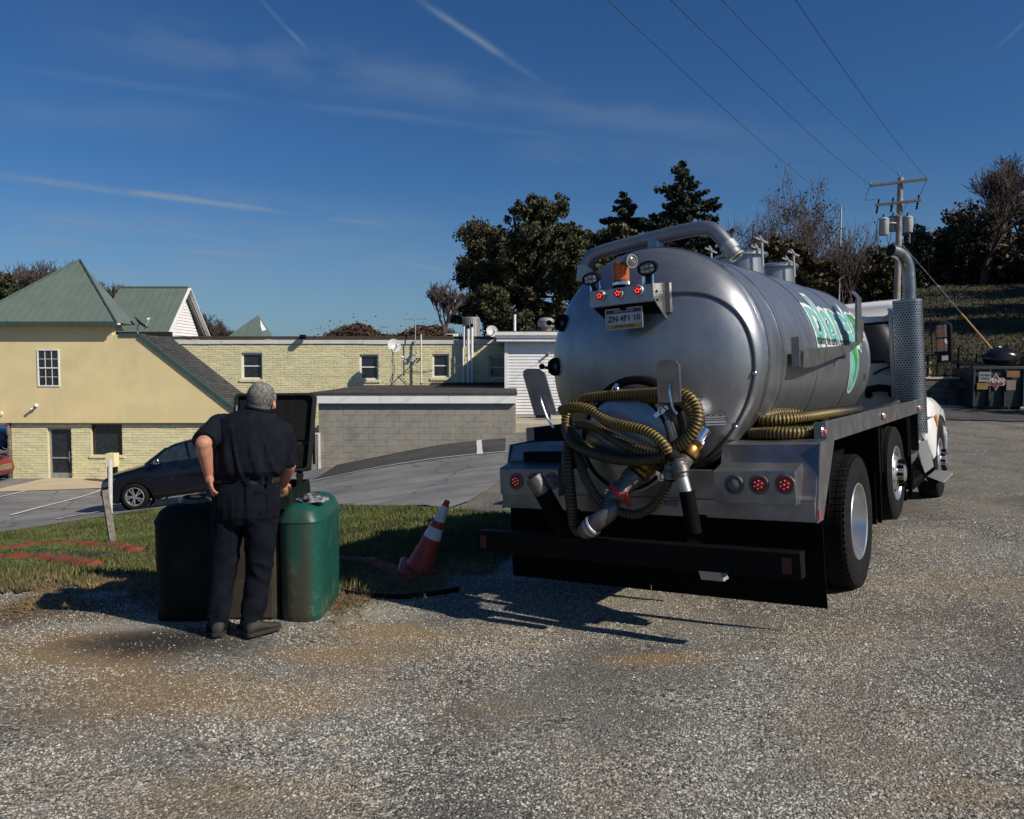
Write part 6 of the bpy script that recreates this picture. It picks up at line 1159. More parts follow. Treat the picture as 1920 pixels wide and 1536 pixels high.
gy0 = ybase[0] + wid * .98; gt = text_mesh('green', .42, grn, align='LEFT'); gw = max(v.co.x for v in gt.vertices); bpy.data.meshes.remove(gt); gs = (2.72 - gy0) / gw
decal('green', .42, gy0, az_ + .06, tealw, .028, .004, TANK, sx=gs, sz=1.4); decal('green', .42, gy0, az_ + .06, grn, .006, .007, TANK, sx=gs, sz=1.4)
tg = text_mesh('making the earth a cooler place', .12, ink, align='LEFT'); wd2 = max(v.co.x for v in tg.vertices); bpy.data.meshes.remove(tg)
yA, aA = shell(1531, 637); yB, aB = shell(1596, 641); L2 = yB - yA
bm_ = MB().add([(-.02, -.075, 0), (L2 + .04, -.075, 0), (L2 + .04, .075, 0), (-.02, .075, 0)], [(0, 1, 2, 3)]); bme = bm_.mesh('tagline_band', tealw, smooth=0, recalc=False); obj('tagline_band', wrap(bme, yA, aA, .004, sub=.06), TANK)
decal('making the earth a cooler place', .12, yA, aA - .0, ink, .002, .008, TANK, sx=L2 / wd2, sz=1.0)
ce, ae = shell(1602, 678)
for s, m_, o in ((1.0, tealw, .003), (.92, teal, .006)):
    n = 28; me = MB().add([(.21 * s * math.cos(2 * PI * k / n), .33 * s * math.sin(2 * PI * k / n), 0) for k in range(n)], [tuple(range(n))]).mesh('globe', m_, smooth=0, recalc=False); obj('globe_emblem', wrap(me, ce, ae, o), TANK)
me = MB().add([(-.02, .2, 0), (.08, .14, 0), (.12, .02, 0), (.08, -.1, 0), (.05, -.22, 0), (.0, -.16, 0), (.03, -.04, 0), (-.02, .04, 0), (-.08, .1, 0)], [tuple(range(9))]).mesh('land', grn, smooth=0, recalc=False); obj('globe_land', wrap(me, ce, ae, .009), TANK)
ysm, asm = shell(1618, 708); decal('350', .10, ysm, asm, ink, 0, .003, TANK)
# --- cab
def rr_ring(cx, w, zb_, zt, y, r=.12, n=5):
    pts = []
    for (sx, sz, a0) in ((1, -1, -90), (1, 1, 0), (-1, 1, 90), (-1, -1, 180)):
        for k in range(n + 1): a = R(a0 + 90 * k / n); pts.append((cx + sx * (w / 2 - r) + r * math.cos(a), y, (zt - r if sz > 0 else zb_ + r) + r * math.sin(a)))
    return pts
CAB = MB().loft([rr_ring(0, 1.98, 1.02, 2.52, 4.12, .12), rr_ring(0, 2.02, 1.0, 2.58, 4.16, .13), rr_ring(0, 2.04, 1.0, 2.63, 4.5, .13), rr_ring(0, 2.02, 1.0, 2.60, 5.0, .13), rr_ring(0, 1.9, 1.0, 2.2, 5.4, .13), rr_ring(0, 1.85, 1.0, 1.75, 5.65, .13)]).build('cab', M['truckwhite'], TRUCK, smooth=60)
w0, w1 = tp(1633, 600, y=4.1), tp(1684, 690, y=4.1)
def panel(x0, x1, z0, z1, y0, y1, name, m, par, r=.05, bevel=0): return MB().prism([(p[0], p[2]) for p in rr_ring((x0 + x1) / 2, x1 - x0, z0, z1, 0, r)], lambda x, z: (x, y0, z), lambda x, z: (x, y1, z)).build(name, m, par, bevel=bevel)
wn_ = panel(.38, .93, 1.84, 2.34, 4.100, 4.118, 'rear_window', M['rubber'], CAB, .07); panel(.41, .90, 1.87, 2.31, 4.094, 4.101, 'pane', M['glass'], wn_, .06); w2_ = panel(-.93, -.38, 1.84, 2.34, 4.100, 4.118, 'rear_window', M['rubber'], CAB, .07); panel(-.90, -.41, 1.87, 2.31, 4.094, 4.101, 'pane', M['glass'], w2_, .06)
MB().box((1.0, 4.45, 1.75), (1.03, 5.1, 2.35)).build('side_window', M['glass'], CAB, bevel=.01); MB().box((.8, 4.09, 1.05), (.96, 4.12, 1.7)).build('grab_panel', M['galv'], CAB, bevel=.01); MB().tube([(.99, 4.06, 1.15), (.99, 4.03, 1.3), (.99, 4.03, 2.3), (.99, 4.07, 2.4)], .018, 8).build('grab_handle', M['chrome'], CAB)
MB().tube([(.62, 4.08, 1.45), (.62, 4.0, 1.52), (.75, 3.98, 1.54), (.88, 4.0, 1.52), (.88, 4.08, 1.45)], .045, 10).build('air_duct', M['rubber'], CAB)
# hood and fenders
def fender_ring(y, xo, zt, zb_, xi=.70): return [(xi, y, zb_), (xo - .03, y, zb_), (xo, y, zb_ + .05), (xo, y, zt - .25), (xo - .02, y, zt - .12), (xo - .08, y, zt - .04), (xo - .2, y, zt), (xi, y, zt + .03)]
for sg in (1, -1):
    rings = []
    for y, xo, zt in ((4.62, 1.02, 1.20), (4.70, 1.12, 1.30), (4.85, 1.19, 1.37), (5.1, 1.22, 1.40), (5.4, 1.23, 1.39), (5.75, 1.23, 1.34), (6.1, 1.22, 1.24), (6.4, 1.20, 1.08), (6.6, 1.14, .9), (6.72, 1.05, .72)):
        d = abs(y - 5.70); zb_ = .52 + math.sqrt(max(0, .66 ** 2 - d * d)) if d < .66 else .5
        if y < 5.05: zb_ = .50
        rings.append([(sg * x, yy, min(z, 9)) for x, yy, z in fender_ring(y, xo, zt, min(zb_, zt - .12))])
    extra = []
    ys = [r[0][1] for r in rings]; rr2 = []
    for y in np.linspace(4.62, 6.72, 44):
        xo = float(np.interp(y, ys, [abs(r[2][0]) for r in rings])); zt = float(np.interp(y, ys, [r[6][2] for r in rings])); d = abs(y - 5.70)
        zb_ = float(np.interp(y, [4.62, 5.08], [1.0, .55])) if y < 5.08 else .50 + (math.sqrt(max(0, .64 ** 2 - d * d)) if d < .64 else 0); rr2.append([(sg * x, yy, z) for x, yy, z in fender_ring(y, xo, zt, min(zb_, zt - .12))])
    fe = MB().loft(rr2).build('hood_fender', M['truckwhite'], TRUCK, smooth=40)
    if sg > 0: MB().prism([(5.02, 1.12), (5.10, 1.15), (5.22, 1.02), (5.16, .98)], lambda y, z: (1.222, y, z), lambda y, z: (1.235, y, z)).build('turn_signal', M['amber'], fe, smooth=0); MB().box((1.12, 4.75, 1.125), (1.215, 5.02, 1.135)).build('trim_line', M['galv'], fe, smooth=0)
MB().loft([[(x, y, z) for x, y, z in fender_ring(yy, .75, zt, .9, xi=-.75)] for yy, zt in ((5.3, 1.6), (5.9, 1.5), (6.5, 1.4), (7.0, 1.25), (7.15, 1.1))]).build('hood', M['truckwhite'], TRUCK, smooth=60)
MB().box((-1.15, 6.95, .45), (1.15, 7.15, .8)).build('front_bumper', M['chrome'], TRUCK, bevel=.02)
# fuel tank and ribbed steps
MB().cyl((.88, 3.35, .72), (.88, 4.6, .72), .26, n=28).build('fuel_tank', M['chrome'], TRUCK)
def step(c0, c1, wdir, w, nrib, name):
    """ribbed aluminium plate from edge c0 to c1 with depth along wdir"""
    c0, c1, wd = Vector(c0), Vector(c1), Vector(wdir); nn = (c1 - c0).cross(wd).normalized(); s = MB().loft([[c0, c1, c1 + wd, c0 + wd], [c0 + nn * .012, c1 + nn * .012, c1 + wd + nn * .012, c0 + wd + nn * .012]]).build(name, M['alu'], TRUCK, smooth=0)
    mb = MB()
    for k in range(nrib): a = c0 + wd * (k + .5) / nrib; b = c1 + wd * (k + .5) / nrib; mb.bar(a - nn * .004, b - nn * .004, .014, .016, up=nn).bar(a + nn * .016, b + nn * .016, .014, .012, up=nn)
    mb.build('ribs', M['tread'], s, smooth=0, kind='stuff'); s.data.materials[0] = M['tread']; return s
M['tread'] = mat('tread_plate', (.50, .50, .49), .45, metal=.25, var=.1, dirt=(.3, .27, .23), dscale=6, damt=.4)
q0, q1, q2, q3 = tp(1706, 823, y=4.1), tp(1713, 852, y=4.1), tp(1748, 905, y=4.1), tp(1741, 878, y=4.1)
D = Vector((0, .85, 0))
step((.98, 4.1, .93), (1.14, 4.1, .92), D, .75, 9, 'step_tread'); step(Vector((1.13, 4.1, .84)), q2 + Vector((-.10, 0, .10)), D, .7, 14, 'step_riser'); step(q2 + Vector((-.08, .0, .03)), q2 + Vector((.12, 0, 0)), D * 1.15, .9, 12, 'step_tread')
MB().prism([(1.08, .90), (q2.x - .06, q2.z + .08), (q2.x + .10, q2.z + .01), (q2.x, q2.z - .03), (1.0, .72)], lambda x, z: (x, 4.07, z), lambda x, z: (x, 4.09, z)).build('step_bracket', M['black'], TRUCK, smooth=0)
MB().box((.9, 4.05, .3), (1.08, 5.0, .9)).build('step_box', M['black'], TRUCK, smooth=0)
# --- exhaust stack with perforated shield
SX, SY = 1.13, 3.98; top = tp(1703, 470, y=SY).z
M['stack'] = mat('stack_steel', (.30, .30, .30), .3, metal=.9, var=.2, scale=20, dirt=(.1, .09, .08), dscale=10, damt=.6)
EX = MB().tube(spline([(SX, SY, .9), (SX, SY, 2.4), (SX, SY, 2.78), (SX - .008, SY - .012, top - .17), (SX - .045, SY - .06, top - .07), (SX - .10, SY - .14, top - .015), (SX - .15, SY - .215, top)], .06), .073, 20, cap=False).build('exhaust_stack', M['stack'], TRUCK, smooth=60)
pe = Vector((SX - .15, SY - .215, top)); dd_ = (pe - Vector((SX - .10, SY - .14, top - .015))).normalized(); MB().lathe([(.0, -.012), (.071, -.012)], pe, dd_, 20).build('bore', M['darkin'], EX, recalc=False); MB().torus(pe, dd_, .072, .006, 24, 6).build('lip', M['castalu'], EX)
SH = MB(); zs0, zs1 = .98, 2.56; n = 16; rs = .135
ring = lambda r, z: [(SX + r * math.sin(PI * k / n - .1), SY - r * math.cos(PI * k / n - .1), z) for k in range(n + 1)]
back = [(SX - .15, SY - rs, None)]
prof = [(SX - .17, SY - .135)] + [(SX + rs * math.sin(a), SY - rs * math.cos(a)) for a in np.linspace(0, PI, 14)] + [(SX - .17, SY + .135)]
inner = [(SX - .17, SY - .127)] + [(SX + (rs - .008) * math.sin(a), SY - (rs - .008) * math.cos(a)) for a in np.linspace(0, PI, 14)] + [(SX - .17, SY + .127)]
full = prof + inner[::-1]; SH = MB().loft([[(x, y, zs0) for x, y in full], [(x, y, zs1) for x, y in full]]).build('heat_shield', M['steel'], TRUCK, smooth=40)
mb = MB(); path = [Vector((x, y, 0)) for x, y in prof]; cum = [0]
for i in range(1, len(path)): cum.append(cum[-1] + (path[i] - path[i - 1]).length)
r_ = 0; z = zs0 + .03
while z < zs1 - .02:
    s = .02 + (r_ % 2) * .016
    while s < cum[-1] - .01:
        i = max(j for j in range(len(cum)) if cum[j] <= s); i = min(i, len(path) - 2); f_ = (s - cum[i]) / (cum[i + 1] - cum[i]); c = path[i].lerp(path[i + 1], f_); tdir = (path[i + 1] - path[i]).normalized(); nn = Vector((tdir.y, -tdir.x, 0))
        if nn.dot(c - Vector((SX, SY, 0))) < 0: nn = -nn
        c = Vector((c.x, c.y, z)) + nn * .0015; mb.add([c + (tdir * math.cos(PI * k / 3) + Vector((0, 0, 1)) * math.sin(PI * k / 3)) * .0105 for k in range(6)], [tuple(range(6))]); s += .032
    z += .028; r_ += 1
mb.build('perforations', M['darkin'], SH, smooth=0, recalc=False, kind='stuff')
MB().tube([(SX - .14, SY + .05, .95), (SX - .14, SY + .05, .80), (SX - .1, SY + .2, .72), (SX - .05, SY + .6, .72)], .075, 14).build('exhaust_pipe', M['castalu'], TRUCK, smooth=60)
MB().box((SX - .22, SY - .14, 1.0), (SX - .175, SY + .14, 2.45)).build('stack_mount', M['alu'], TRUCK, bevel=.005)
# --- mirror, antenna, round spot mirror
m0, m1 = tp(1753, 605, y=5.0), tp(1787, 678, y=5.0)
MR = MB().loft([rr_ring((m0.x + m1.x) / 2, (m1.x - m0.x) * .86, m1.z + .02, m0.z - .02, 5.0, .05), rr_ring((m0.x + m1.x) / 2, (m1.x - m0.x), m1.z, m0.z, 5.02, .06), rr_ring((m0.x + m1.x) / 2, (m1.x - m0.x), m1.z, m0.z, 5.08, .06), rr_ring((m0.x + m1.x) / 2, (m1.x - m0.x) * .8, m1.z + .03, m0.z - .03, 5.14, .05)]).build('door_mirror', M['rubber'], TRUCK, smooth=50)
mw = m1.x - m0.x; mh = m0.z - m1.z; cxm = (m0.x + m1.x) / 2 - .02
gm = bpy.data.materials.new('mirror_glass'); gm.use_nodes = True; gm.node_tree.nodes['Principled BSDF'].inputs['Metallic'].default_value = 1; gm.node_tree.nodes['Principled BSDF'].inputs['Base Color'].default_value = (.35, .36, .36, 1); gm.node_tree.nodes['Principled BSDF'].inputs['Roughness'].default_value = .03
for a, b, nm in ((.62, .93, 'mirror_glass'), (.27, .58, 'mirror_glass')):
    g = MB().box((cxm - mw * .33, 4.992, m1.z + mh * a), (cxm + mw * .30, 4.996, m1.z + mh * b)).build(nm, gm, MR, smooth=0)
    mb = MB()
    for k in range(7): xx = cxm - mw * .29 + k * mw * .09; z0q, z1q = m1.z + mh * (a + .02), m1.z + mh * (a + .02 + (b - a) * (.62 if a > .5 else .88)); mb.add([(xx, 4.990, z0q), (xx + mw * .045, 4.990, z0q), (xx + mw * (.045 - .04), 4.990, z1q), (xx - mw * .04, 4.990, z1q)], [(0, 1, 2, 3)])
    mb.build('amber_stripes', M['amber2'], g, smooth=0, recalc=False, kind='stuff')
MB().box((cxm - mw * .05, 4.988, m1.z + mh * .04), (cxm + mw * .32, 4.992, m1.z + mh * .16)).build('label', M['white'], MR, smooth=0)
MB().tube([(1.02, 4.75, m1.z + .1), (m0.x + .02, 5.05, m1.z + .12)], .016, 8).tube([(1.02, 4.75, m1.z - .12), (m0.x + .05, 5.05, m1.z + .02)], .02, 8).build('mirror_arm', M['black'], TRUCK)
an0 = tp(1748, 672, y=5.0); MB().cyl((an0.x, 5.0, an0.z), (an0.x, 5.0, tp(1748, 478, y=5.0).z), .008, .004, 6).build('antenna', M['black'], TRUCK)
c = tp(1667, 669, y=4.0); SP = MB().lathe([(.075, .0), (.078, .01), (.06, .03), (0, .04)], c, (.2, 1, -.2), 24).build('round_mirror', M['black'], TRUCK); MB().lathe([(.07, -.002), (0, -.012)], c, (.2, 1, -.2), 24).build('lens', M['clearlens'], SP); MB().tube([c + Vector((0, .02, -.07)), c + Vector((0, .05, -.12)), c + Vector((-.1, .06, -.15)), c + Vector((-.2, .1, -.2))], .012, 6).build('arm', M['black'], SP)
# --- valves and rigid pipework on the tail
def chain(pts, name, m, r, par=TRUCK, n=18): return MB().tube(pts, r, n).build(name, m, par, smooth=50)
A0, A1 = tp(1312, 818, y=-1.33), tp(1262, 892, y=-1.50); d = (A1 - A0); L = d.length; d.normalize()
V1 = MB().lathe([(.0, -.06), (.052, -.06), (.052, .03), (.066, .03), (.066, .05), (.05, .055)], A0, d, 24).build('outlet_valve', M['chrome'], TRUCK)
MB().lathe([(.055, .05), (.07, .06), (.06, .09), (.075, .12), (.072, .16), (.05, .17)], A0, d, 24).build('brass_body', M['brass'], V1); MB().lathe([(.05, .17), (.062, .18), (.062, .24), (.07, .245), (.07, .27), (.055, .28), (.05, .33), (0, .33)], A0, d, 24).build('coupler', M['castalu'], V1)
qh = A0 + d * .22 + Vector((-.02, -.06, .0)); MB().bar(qh, qh + Vector((-.07, -.02, -.05)), .035, .02).bar(qh + Vector((-.05, -.02, -.03)), qh + Vector((.02, -.03, -.11)), .028, .016).build('red_handle', M['redp'], V1, bevel=.004); MB().cyl(qh + Vector((0, .04, 0)), qh + Vector((0, -.03, 0)), .022, n=14).build('handle_bolt', M['chrome'], V1)
B0, B1 = tp(1215, 862, y=-1.38), tp(1160, 925, y=-1.52); d = (B1 - B0).normalized()
V2 = MB().lathe([(0, -.03), (.105, -.03), (.105, .0), (.085, .01), (.095, .05), (.08, .08), (.1, .1), (.1, .12), (.07, .13)], B0, d, 28).build('main_valve', M['brass'], TRUCK); MB().torus(B0 - d * .01, d, .108, .012, 28, 8).build('flange_ring', M['black'], V2)
MB().lathe([(.06, .13), (.075, .14), (.075, .2), (.066, .21), (.066, .26), (.074, .27), (.074, .30), (.06, .31)], B0, d, 28).build('coupler', M['castalu'], V2)
c2 = B0 + d * .32; MB().lathe([(.07, -.02), (.085, -.02), (.085, .02), (.07, .02)], c2, d, 24).bar(c2 + Vector((.07, -.02, .02)), c2 + Vector((.10, -.03, -.08)), .02, .03).build('red_clamp', M['redp'], V2)
el = [c2, c2 + d * .08, tp(1145, 958, y=-1.62), tp(1125, 975, y=-1.66), tp(1108, 985, y=-1.66), tp(1098, 996, y=-1.62)]
MB().tube(spline(el, .03), .062, 20).build('elbow', M['castalu'], V2, smooth=60); q2 = tp(1112, 985, y=-1.66); MB().torus(q2, (el[4] - el[3]).normalized(), .06, .016, 20, 8).torus(q2 + Vector((-.03, 0, -.02)), (el[4] - el[3]).normalized(), .055, .016, 20, 8).build('collar', M['galv'], V2)
# suction tube stowed in its black socket, open pipe at the left
P0, P1, P2 = tp(1270, 862, y=-1.60), tp(1288, 925, y=-1.62), tp(1302, 1000, y=-1.62)

S1 = chain([P1 + (P2 - P1) * -.05, P2], 'tube_socket', M['flap'], .05); 
O0, O1 = tp(1000, 893, y=-1.66), tp(1048, 975, y=-1.56); O1 = O1 + (O1 - O0) * .3
S2 = MB().tube([O0 + (O1 - O0) * .22, O1], .066, 20).build('left_socket', M['flap'], TRUCK); dd = (O1 - O0).normalized(); MB().lathe([(.06, 0), (.066, .0), (.066, .14), (.06, .14), (.055, .0)], O0, dd, 24).build('open_pipe', M['castalu'], S2); MB().lathe([(0, .03), (.056, .03)], O0, dd, 24).build('bore', M['darkin'], S2, recalc=False)
MB().box((-1.0, -1.2, .95), (-.4, -.9, 1.22)).build('equipment_box', M['black'], TRUCK, bevel=.01)
# ------------------------------------------------------------------ hoses
def hose_material(nm, k0, k1, dim):
    m = bpy.data.materials.new(nm); m.use_nodes = True; t = m.node_tree; b = t.nodes['Principled BSDF']; uv = N(t, 'ShaderNodeUVMap'); sx = N(t, 'ShaderNodeSeparateXYZ'); t.links.new(uv.outputs[0], sx.inputs[0])
    f = math_n(t, 'FRACT', sx.outputs[0]); k = math_n(t, 'ABSOLUTE', math_n(t, 'SUBTRACT', f, .5)); k = smooth_n(t, k, k0, k1)
    tc = N(t, 'ShaderNodeTexCoord'); n = N(t, 'ShaderNodeTexNoise', i_Scale=7.0, i_Detail=6.0); t.links.new(tc.outputs['Object'], n.inputs[0])
    y = mixc(t, math_n(t, 'MULTIPLY', smooth_n(t, n.outputs[0], .4, .7), .6), tuple(q * dim for q in (.28, .185, .025)), tuple(q * dim for q in (.07, .05, .025))); bl = mixc(t, smooth_n(t, n.outputs[0], .35, .7), (.008, .008, .007), (.03, .025, .018))
    t.links.new(mixc(t, k, y, bl), b.inputs['Base Color']); b.inputs['Roughness'].default_value = .42; b.inputs['Specular IOR Level'].default_value = .4; return m
M['hose'] = hose_material('hose_yellow_black', .20, .26, 1.0); M['hose_dark'] = hose_material('hose_dark', .13, .19, .40)
def hose_mesh(pts, r, pitch=.024, step_=.0045, n=14):
    P = spline(pts, .03); acc = [0.]
    for a, b in zip(P, P[1:]): acc.append(acc[-1] + (b - a).length)
    m = int(acc[-1] / step_); s = np.linspace(0, acc[-1], m); arr = np.array([tuple(p) for p in P]); Q = np.stack([np.interp(s, acc, arr[:, i]) for i in range(3)], 1)
    for _ in range(3): Q[1:-1] = (Q[:-2] + Q[1:-1] * 2 + Q[2:]) / 4
    fr = frames([Vector(q) for q in Q]); V = np.empty((m, n, 3)); ang = 2 * PI * np.arange(n) / n; U = np.empty((m, n))
    for i, (p, t, u, w) in enumerate(fr):
        ph = s[i] / pitch + ang / (2 * PI); rr = r + r * .075 * np.cos(2 * PI * ph); V[i] = np.array(p)[None] + np.array(u)[None] * (np.cos(ang) * rr)[:, None] + np.array(w)[None] * (np.sin(ang) * rr)[:, None]; U[i] = ph
    ii = np.arange(m * n).reshape(m, n); F_ = np.stack([ii[:-1], np.roll(ii, -1, 1)[:-1], np.roll(ii, -1, 1)[1:], ii[1:]], -1).reshape(-1, 4)
    k = np.tile(np.arange(n), m - 1); i0 = np.repeat(np.arange(m - 1), n); ph = lambda i, kk: s[i] / pitch + kk / n
    uvs = np.stack([ph(i0, k), ph(i0, k + 1), ph(i0 + 1, k + 1), ph(i0 + 1, k)], 1).reshape(-1)
    o = tri_mesh('hose_wall', V.reshape(-1, 3), F_, M['hose'], smooth=True); me = o.data; bpy.data.objects.remove(o); uvl = me.uv_layers.new(name='UVMap'); arr = np.zeros((len(uvs), 2), np.float32); arr[:, 0] = uvs; uvl.data.foreach_set('uv', arr.ravel()); return me
def hose(name, pix, r, lb, dark=False, **kw):
    t = thing(name, lb, 'hose', TR_O); t.rotation_euler = TRUCK.rotation_euler; pts = [p if isinstance(p, Vector) else tp(p[0], p[1], y=p[2]) for p in pix]; o = obj('hose_wall', hose_mesh(pts, r, **kw), t)
    if dark: o.data.materials[0] = M['hose_dark']
    return t, pts
H1, pts = hose('vacuum_hose', [(1165, 752, -1.18), (1210, 748, -1.30), (1255, 748, -1.36), (1285, 757, -1.40), (1301, 785, -1.42), (1292, 815, -1.45), (1262, 838, -1.46), (1215, 858, -1.45), (1160, 862, -1.44), (1110, 848, -1.42), (1078, 822, -1.40), (1062, 795, -1.38), (1068, 765, -1.36), (1095, 748, -1.32), (1140, 742, -1.34), (1200, 738, -1.40), (1250, 736, -1.44), (1288, 742, -1.48), (1308, 770, -1.50), (1302, 805, -1.53), (1275, 835, -1.55), (1240, 850, -1.54)], .037, 'bright yellow and black ribbed hose looped over both hangers on the tanker tail')
H2, pts = hose('vacuum_hose', [(1052, 770, -1.52), (1075, 763, -1.54), (1105, 768, -1.56), (1140, 790, -1.58), (1180, 800, -1.60), (1215, 810, -1.61), (1243, 832, -1.62), (1256, 852, -1.62)], .035, 'yellow and black hose running to the upper coupling below the rear hatch')
pe = pts[-1]; d = (P0 - pts[-2]).normalized(); MB().cyl(pe, P0 + (P0 - pe) * .0, .044, .044, 16).build('cuff', M['rubber'], H2)
cp = MB().lathe([(.046, 0), (.052, .01), (.046, .02), (.050, .04), (.056, .05), (.056, .09), (.044, .10), (.044, .12)], P0, (P1 - P0), 20).build('camlock_coupler', M['castalu'], H2); MB().cyl(P0 + (P1 - P0) * .2, P1 + (P2 - P1) * .03, .036, n=18).build('pipe_end', M['galv'], H2)
H3, _ = hose('vacuum_hose', [(1085, 795, -1.44), (1115, 800, -1.50), (1150, 822, -1.54), (1190, 842, -1.56), (1235, 848, -1.55), (1268, 838, -1.52), (1300, 812, -1.48)], .036, 'dark ribbed hose sagging between the loop and the upper coupling', dark=True)
H4, _ = hose('vacuum_hose', [(1060, 800, -1.44), (1072, 830, -1.50), (1100, 846, -1.54), (1150, 860, -1.57), (1200, 864, -1.58), (1242, 856, -1.57), (1262, 840, -1.52)], .036, 'dark ribbed hose sagging lowest across the rear hatch', dark=True)
H5, _ = hose('vacuum_hose', [(1066, 832, -1.45), (1064, 870, -1.56), (1068, 910, -1.58), (1072, 950, -1.58), (1078, 990, -1.55), (1095, 998, -1.60)], .042, 'thick dark hose hanging straight down at the left of the tail', dark=True)
H6, _ = hose('vacuum_hose', [(1078, 838, -1.46), (1088, 870, -1.55), (1102, 905, -1.60), (1122, 935, -1.60), (1150, 955, -1.58), (1190, 965, -1.55), (1225, 950, -1.56), (1245, 922, -1.57), (1254, 900, -1.58)], .032, 'thin dark hose swinging down behind the red clamp and up to the right coupling', dark=True)
MB().lathe([(.03, 0), (.04, .0), (.04, .05), (.034, .06), (.044, .07), (.044, .1), (.02, .1)], tp(1255, 898, y=-1.58), tp(1258, 876, y=-1.58) - tp(1255, 898, y=-1.58), 18).build('coupler', M['castalu'], H6)
H7, _ = hose('side_hose', [Vector((1.02, -.62, 1.315)), Vector((.78, -.70, 1.315)), Vector((.74, -.45, 1.32)), Vector((1.0, -.32, 1.33)), Vector((1.11, .0, 1.33)), Vector((1.08, .6, 1.33)), Vector((1.05, 1.3, 1.33)), Vector((1.08, 2.0, 1.34)), Vector((1.02, 2.9, 1.34)), Vector((1.0, 3.6, 1.36))], .046, 'yellow and black hose lying in the tray along the right side of the tank')
H8, _ = hose('side_hose', [Vector((.72, -.76, 1.315)), Vector((.92, -.82, 1.32)), Vector((1.10, -.72, 1.32)), Vector((1.15, -.40, 1.33)), Vector((1.02, -.15, 1.38)), Vector((.82, -.28, 1.44)), Vector((.72, -.52, 1.42)), Vector((.80, -.66, 1.40)), Vector((.98, -.55, 1.41)), Vector((1.12, -.1, 1.42)), Vector((1.14, .5, 1.41)), Vector((1.10, 1.0, 1.40))], .044, 'coiled yellow and black hose end resting on the fender at the rear of the tray')
# ------------------------------------------------------------------ waste container
BZ = -.20; bo = Vector((-1.95, 6.25, g1(-1.95, 6.25)))
WB = thing('waste_container', 'dark green plastic grease container of three rounded lobes with its black lid open', 'container', bo)
def bin_material():
    m = bpy.data.materials.new('green_plastic'); m.use_nodes = True; t = m.node_tree; b = t.nodes['Principled BSDF']; tc = N(t, 'ShaderNodeTexCoord'); P = tc.outputs['Object']
    n = N(t, 'ShaderNodeTexNoise', i_Scale=5.0, i_Detail=8.0, i_Roughness=.7); t.links.new(P, n.inputs[0])
    mp = N(t, 'ShaderNodeMapping'); mp.inputs['Scale'].default_value = (9, 9, .8); t.links.new(P, mp.inputs[0]); n2 = N(t, 'ShaderNodeTexNoise', i_Scale=1.5, i_Detail=6.0); t.links.new(mp.outputs[0], n2.inputs[0])
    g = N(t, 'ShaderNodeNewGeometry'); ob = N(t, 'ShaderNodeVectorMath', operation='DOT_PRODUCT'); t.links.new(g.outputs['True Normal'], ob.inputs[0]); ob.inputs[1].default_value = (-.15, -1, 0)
    sp = N(t, 'ShaderNodeSeparateXYZ'); t.links.new(P, sp.inputs[0])
    low = math_n(t, 'SUBTRACT', 1.0, smooth_n(t, sp.outputs[2], .05, .85))
    c = mixc(t, smooth_n(t, n.outputs[0], .3, .7), (.008, .060, .047), (.012, .080, .062))
    # splashed and sun-faded grime on the service side
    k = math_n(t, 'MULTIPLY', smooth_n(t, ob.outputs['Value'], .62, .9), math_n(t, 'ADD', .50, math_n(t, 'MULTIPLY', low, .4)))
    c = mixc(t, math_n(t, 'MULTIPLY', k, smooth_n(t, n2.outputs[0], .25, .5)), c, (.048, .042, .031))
    c = mixc(t, math_n(t, 'MULTIPLY', smooth_n(t, n.outputs[0], .52, .75), math_n(t, 'MULTIPLY', low, .9)), c, (.16, .12, .07))
    t.links.new(c, b.inputs['Base Color']); b.inputs['Roughness'].default_value = .42; b.inputs['Specular IOR Level'].default_value = .3
    bp = N(t, 'ShaderNodeBump', i_Strength=.12, i_Distance=.02); t.links.new(n.outputs[0], bp.inputs['Height']); t.links.new(bp.outputs[0], b.inputs['Normal']); return m
M['bin'] = bin_material()
def rrect(x0, x1, y0, y1, z, r, n=7):
    pts = []
    for sx, sy, a0 in ((x1 - r, y0 + r, -90), (x1 - r, y1 - r, 0), (x0 + r, y1 - r, 90), (x0 + r, y0 + r, 180)):
        for k in range(n + 1): a = R(a0 + 90 * k / n); pts.append((sx + r * math.cos(a), sy + r * math.sin(a), z))
    return pts
def lobe(x0, x1, y0, y1, h, r, m, name='lobe'):
    rings = [rrect(x0 + .02, x1 - .02, y0 + .02, y1 - .02, -.02, r), rrect(x0 + .004, x1 - .004, y0 + .004, y1 - .004, .0, r), rrect(x0, x1, y0, y1, .06, r), rrect(x0 - .006, x1 + .006, y0 - .006, y1 + .006, h - .13, r), rrect(x0 - .012, x1 + .012, y0 - .012, y1 + .012, h - .128, r), rrect(x0 - .010, x1 + .010, y0 - .010, y1 + .010, h - .115, r)]
    for k in range(1, 7): a = PI / 2 * k / 6; o = .13 * (1 - math.cos(a)); rings.append(rrect(x0 + o, x1 - o, y0 + o, y1 - o, h - .12 + .12 * math.sin(a), max(r - o * .8, .03)))
    return MB().loft(rings).build(name, m, WB, smooth=50)
bl = lambda px, py, Y: at(px, py, Y) - bo
xr0, xr1 = bl(523, 1100, 5.88).x, bl(606, 1100, 5.98).x; y0 = 5.84 - bo.y
xl0, xl1 = bl(302, 1100, 6.0).x, bl(412, 1100, 5.9).x
L1 = lobe(xr0, xr1, y0, y0 + .80, .87, .12, M['bin']); L2 = lobe(xl0, xl1, y0, y0 + .85, .86, .12, M['bin_shade']); L3 = lobe(xl1 + .012, xr0 - .012, y0 + .05, y0 + .85, .80, .05, M['bin_mid'], 'middle_lobe')
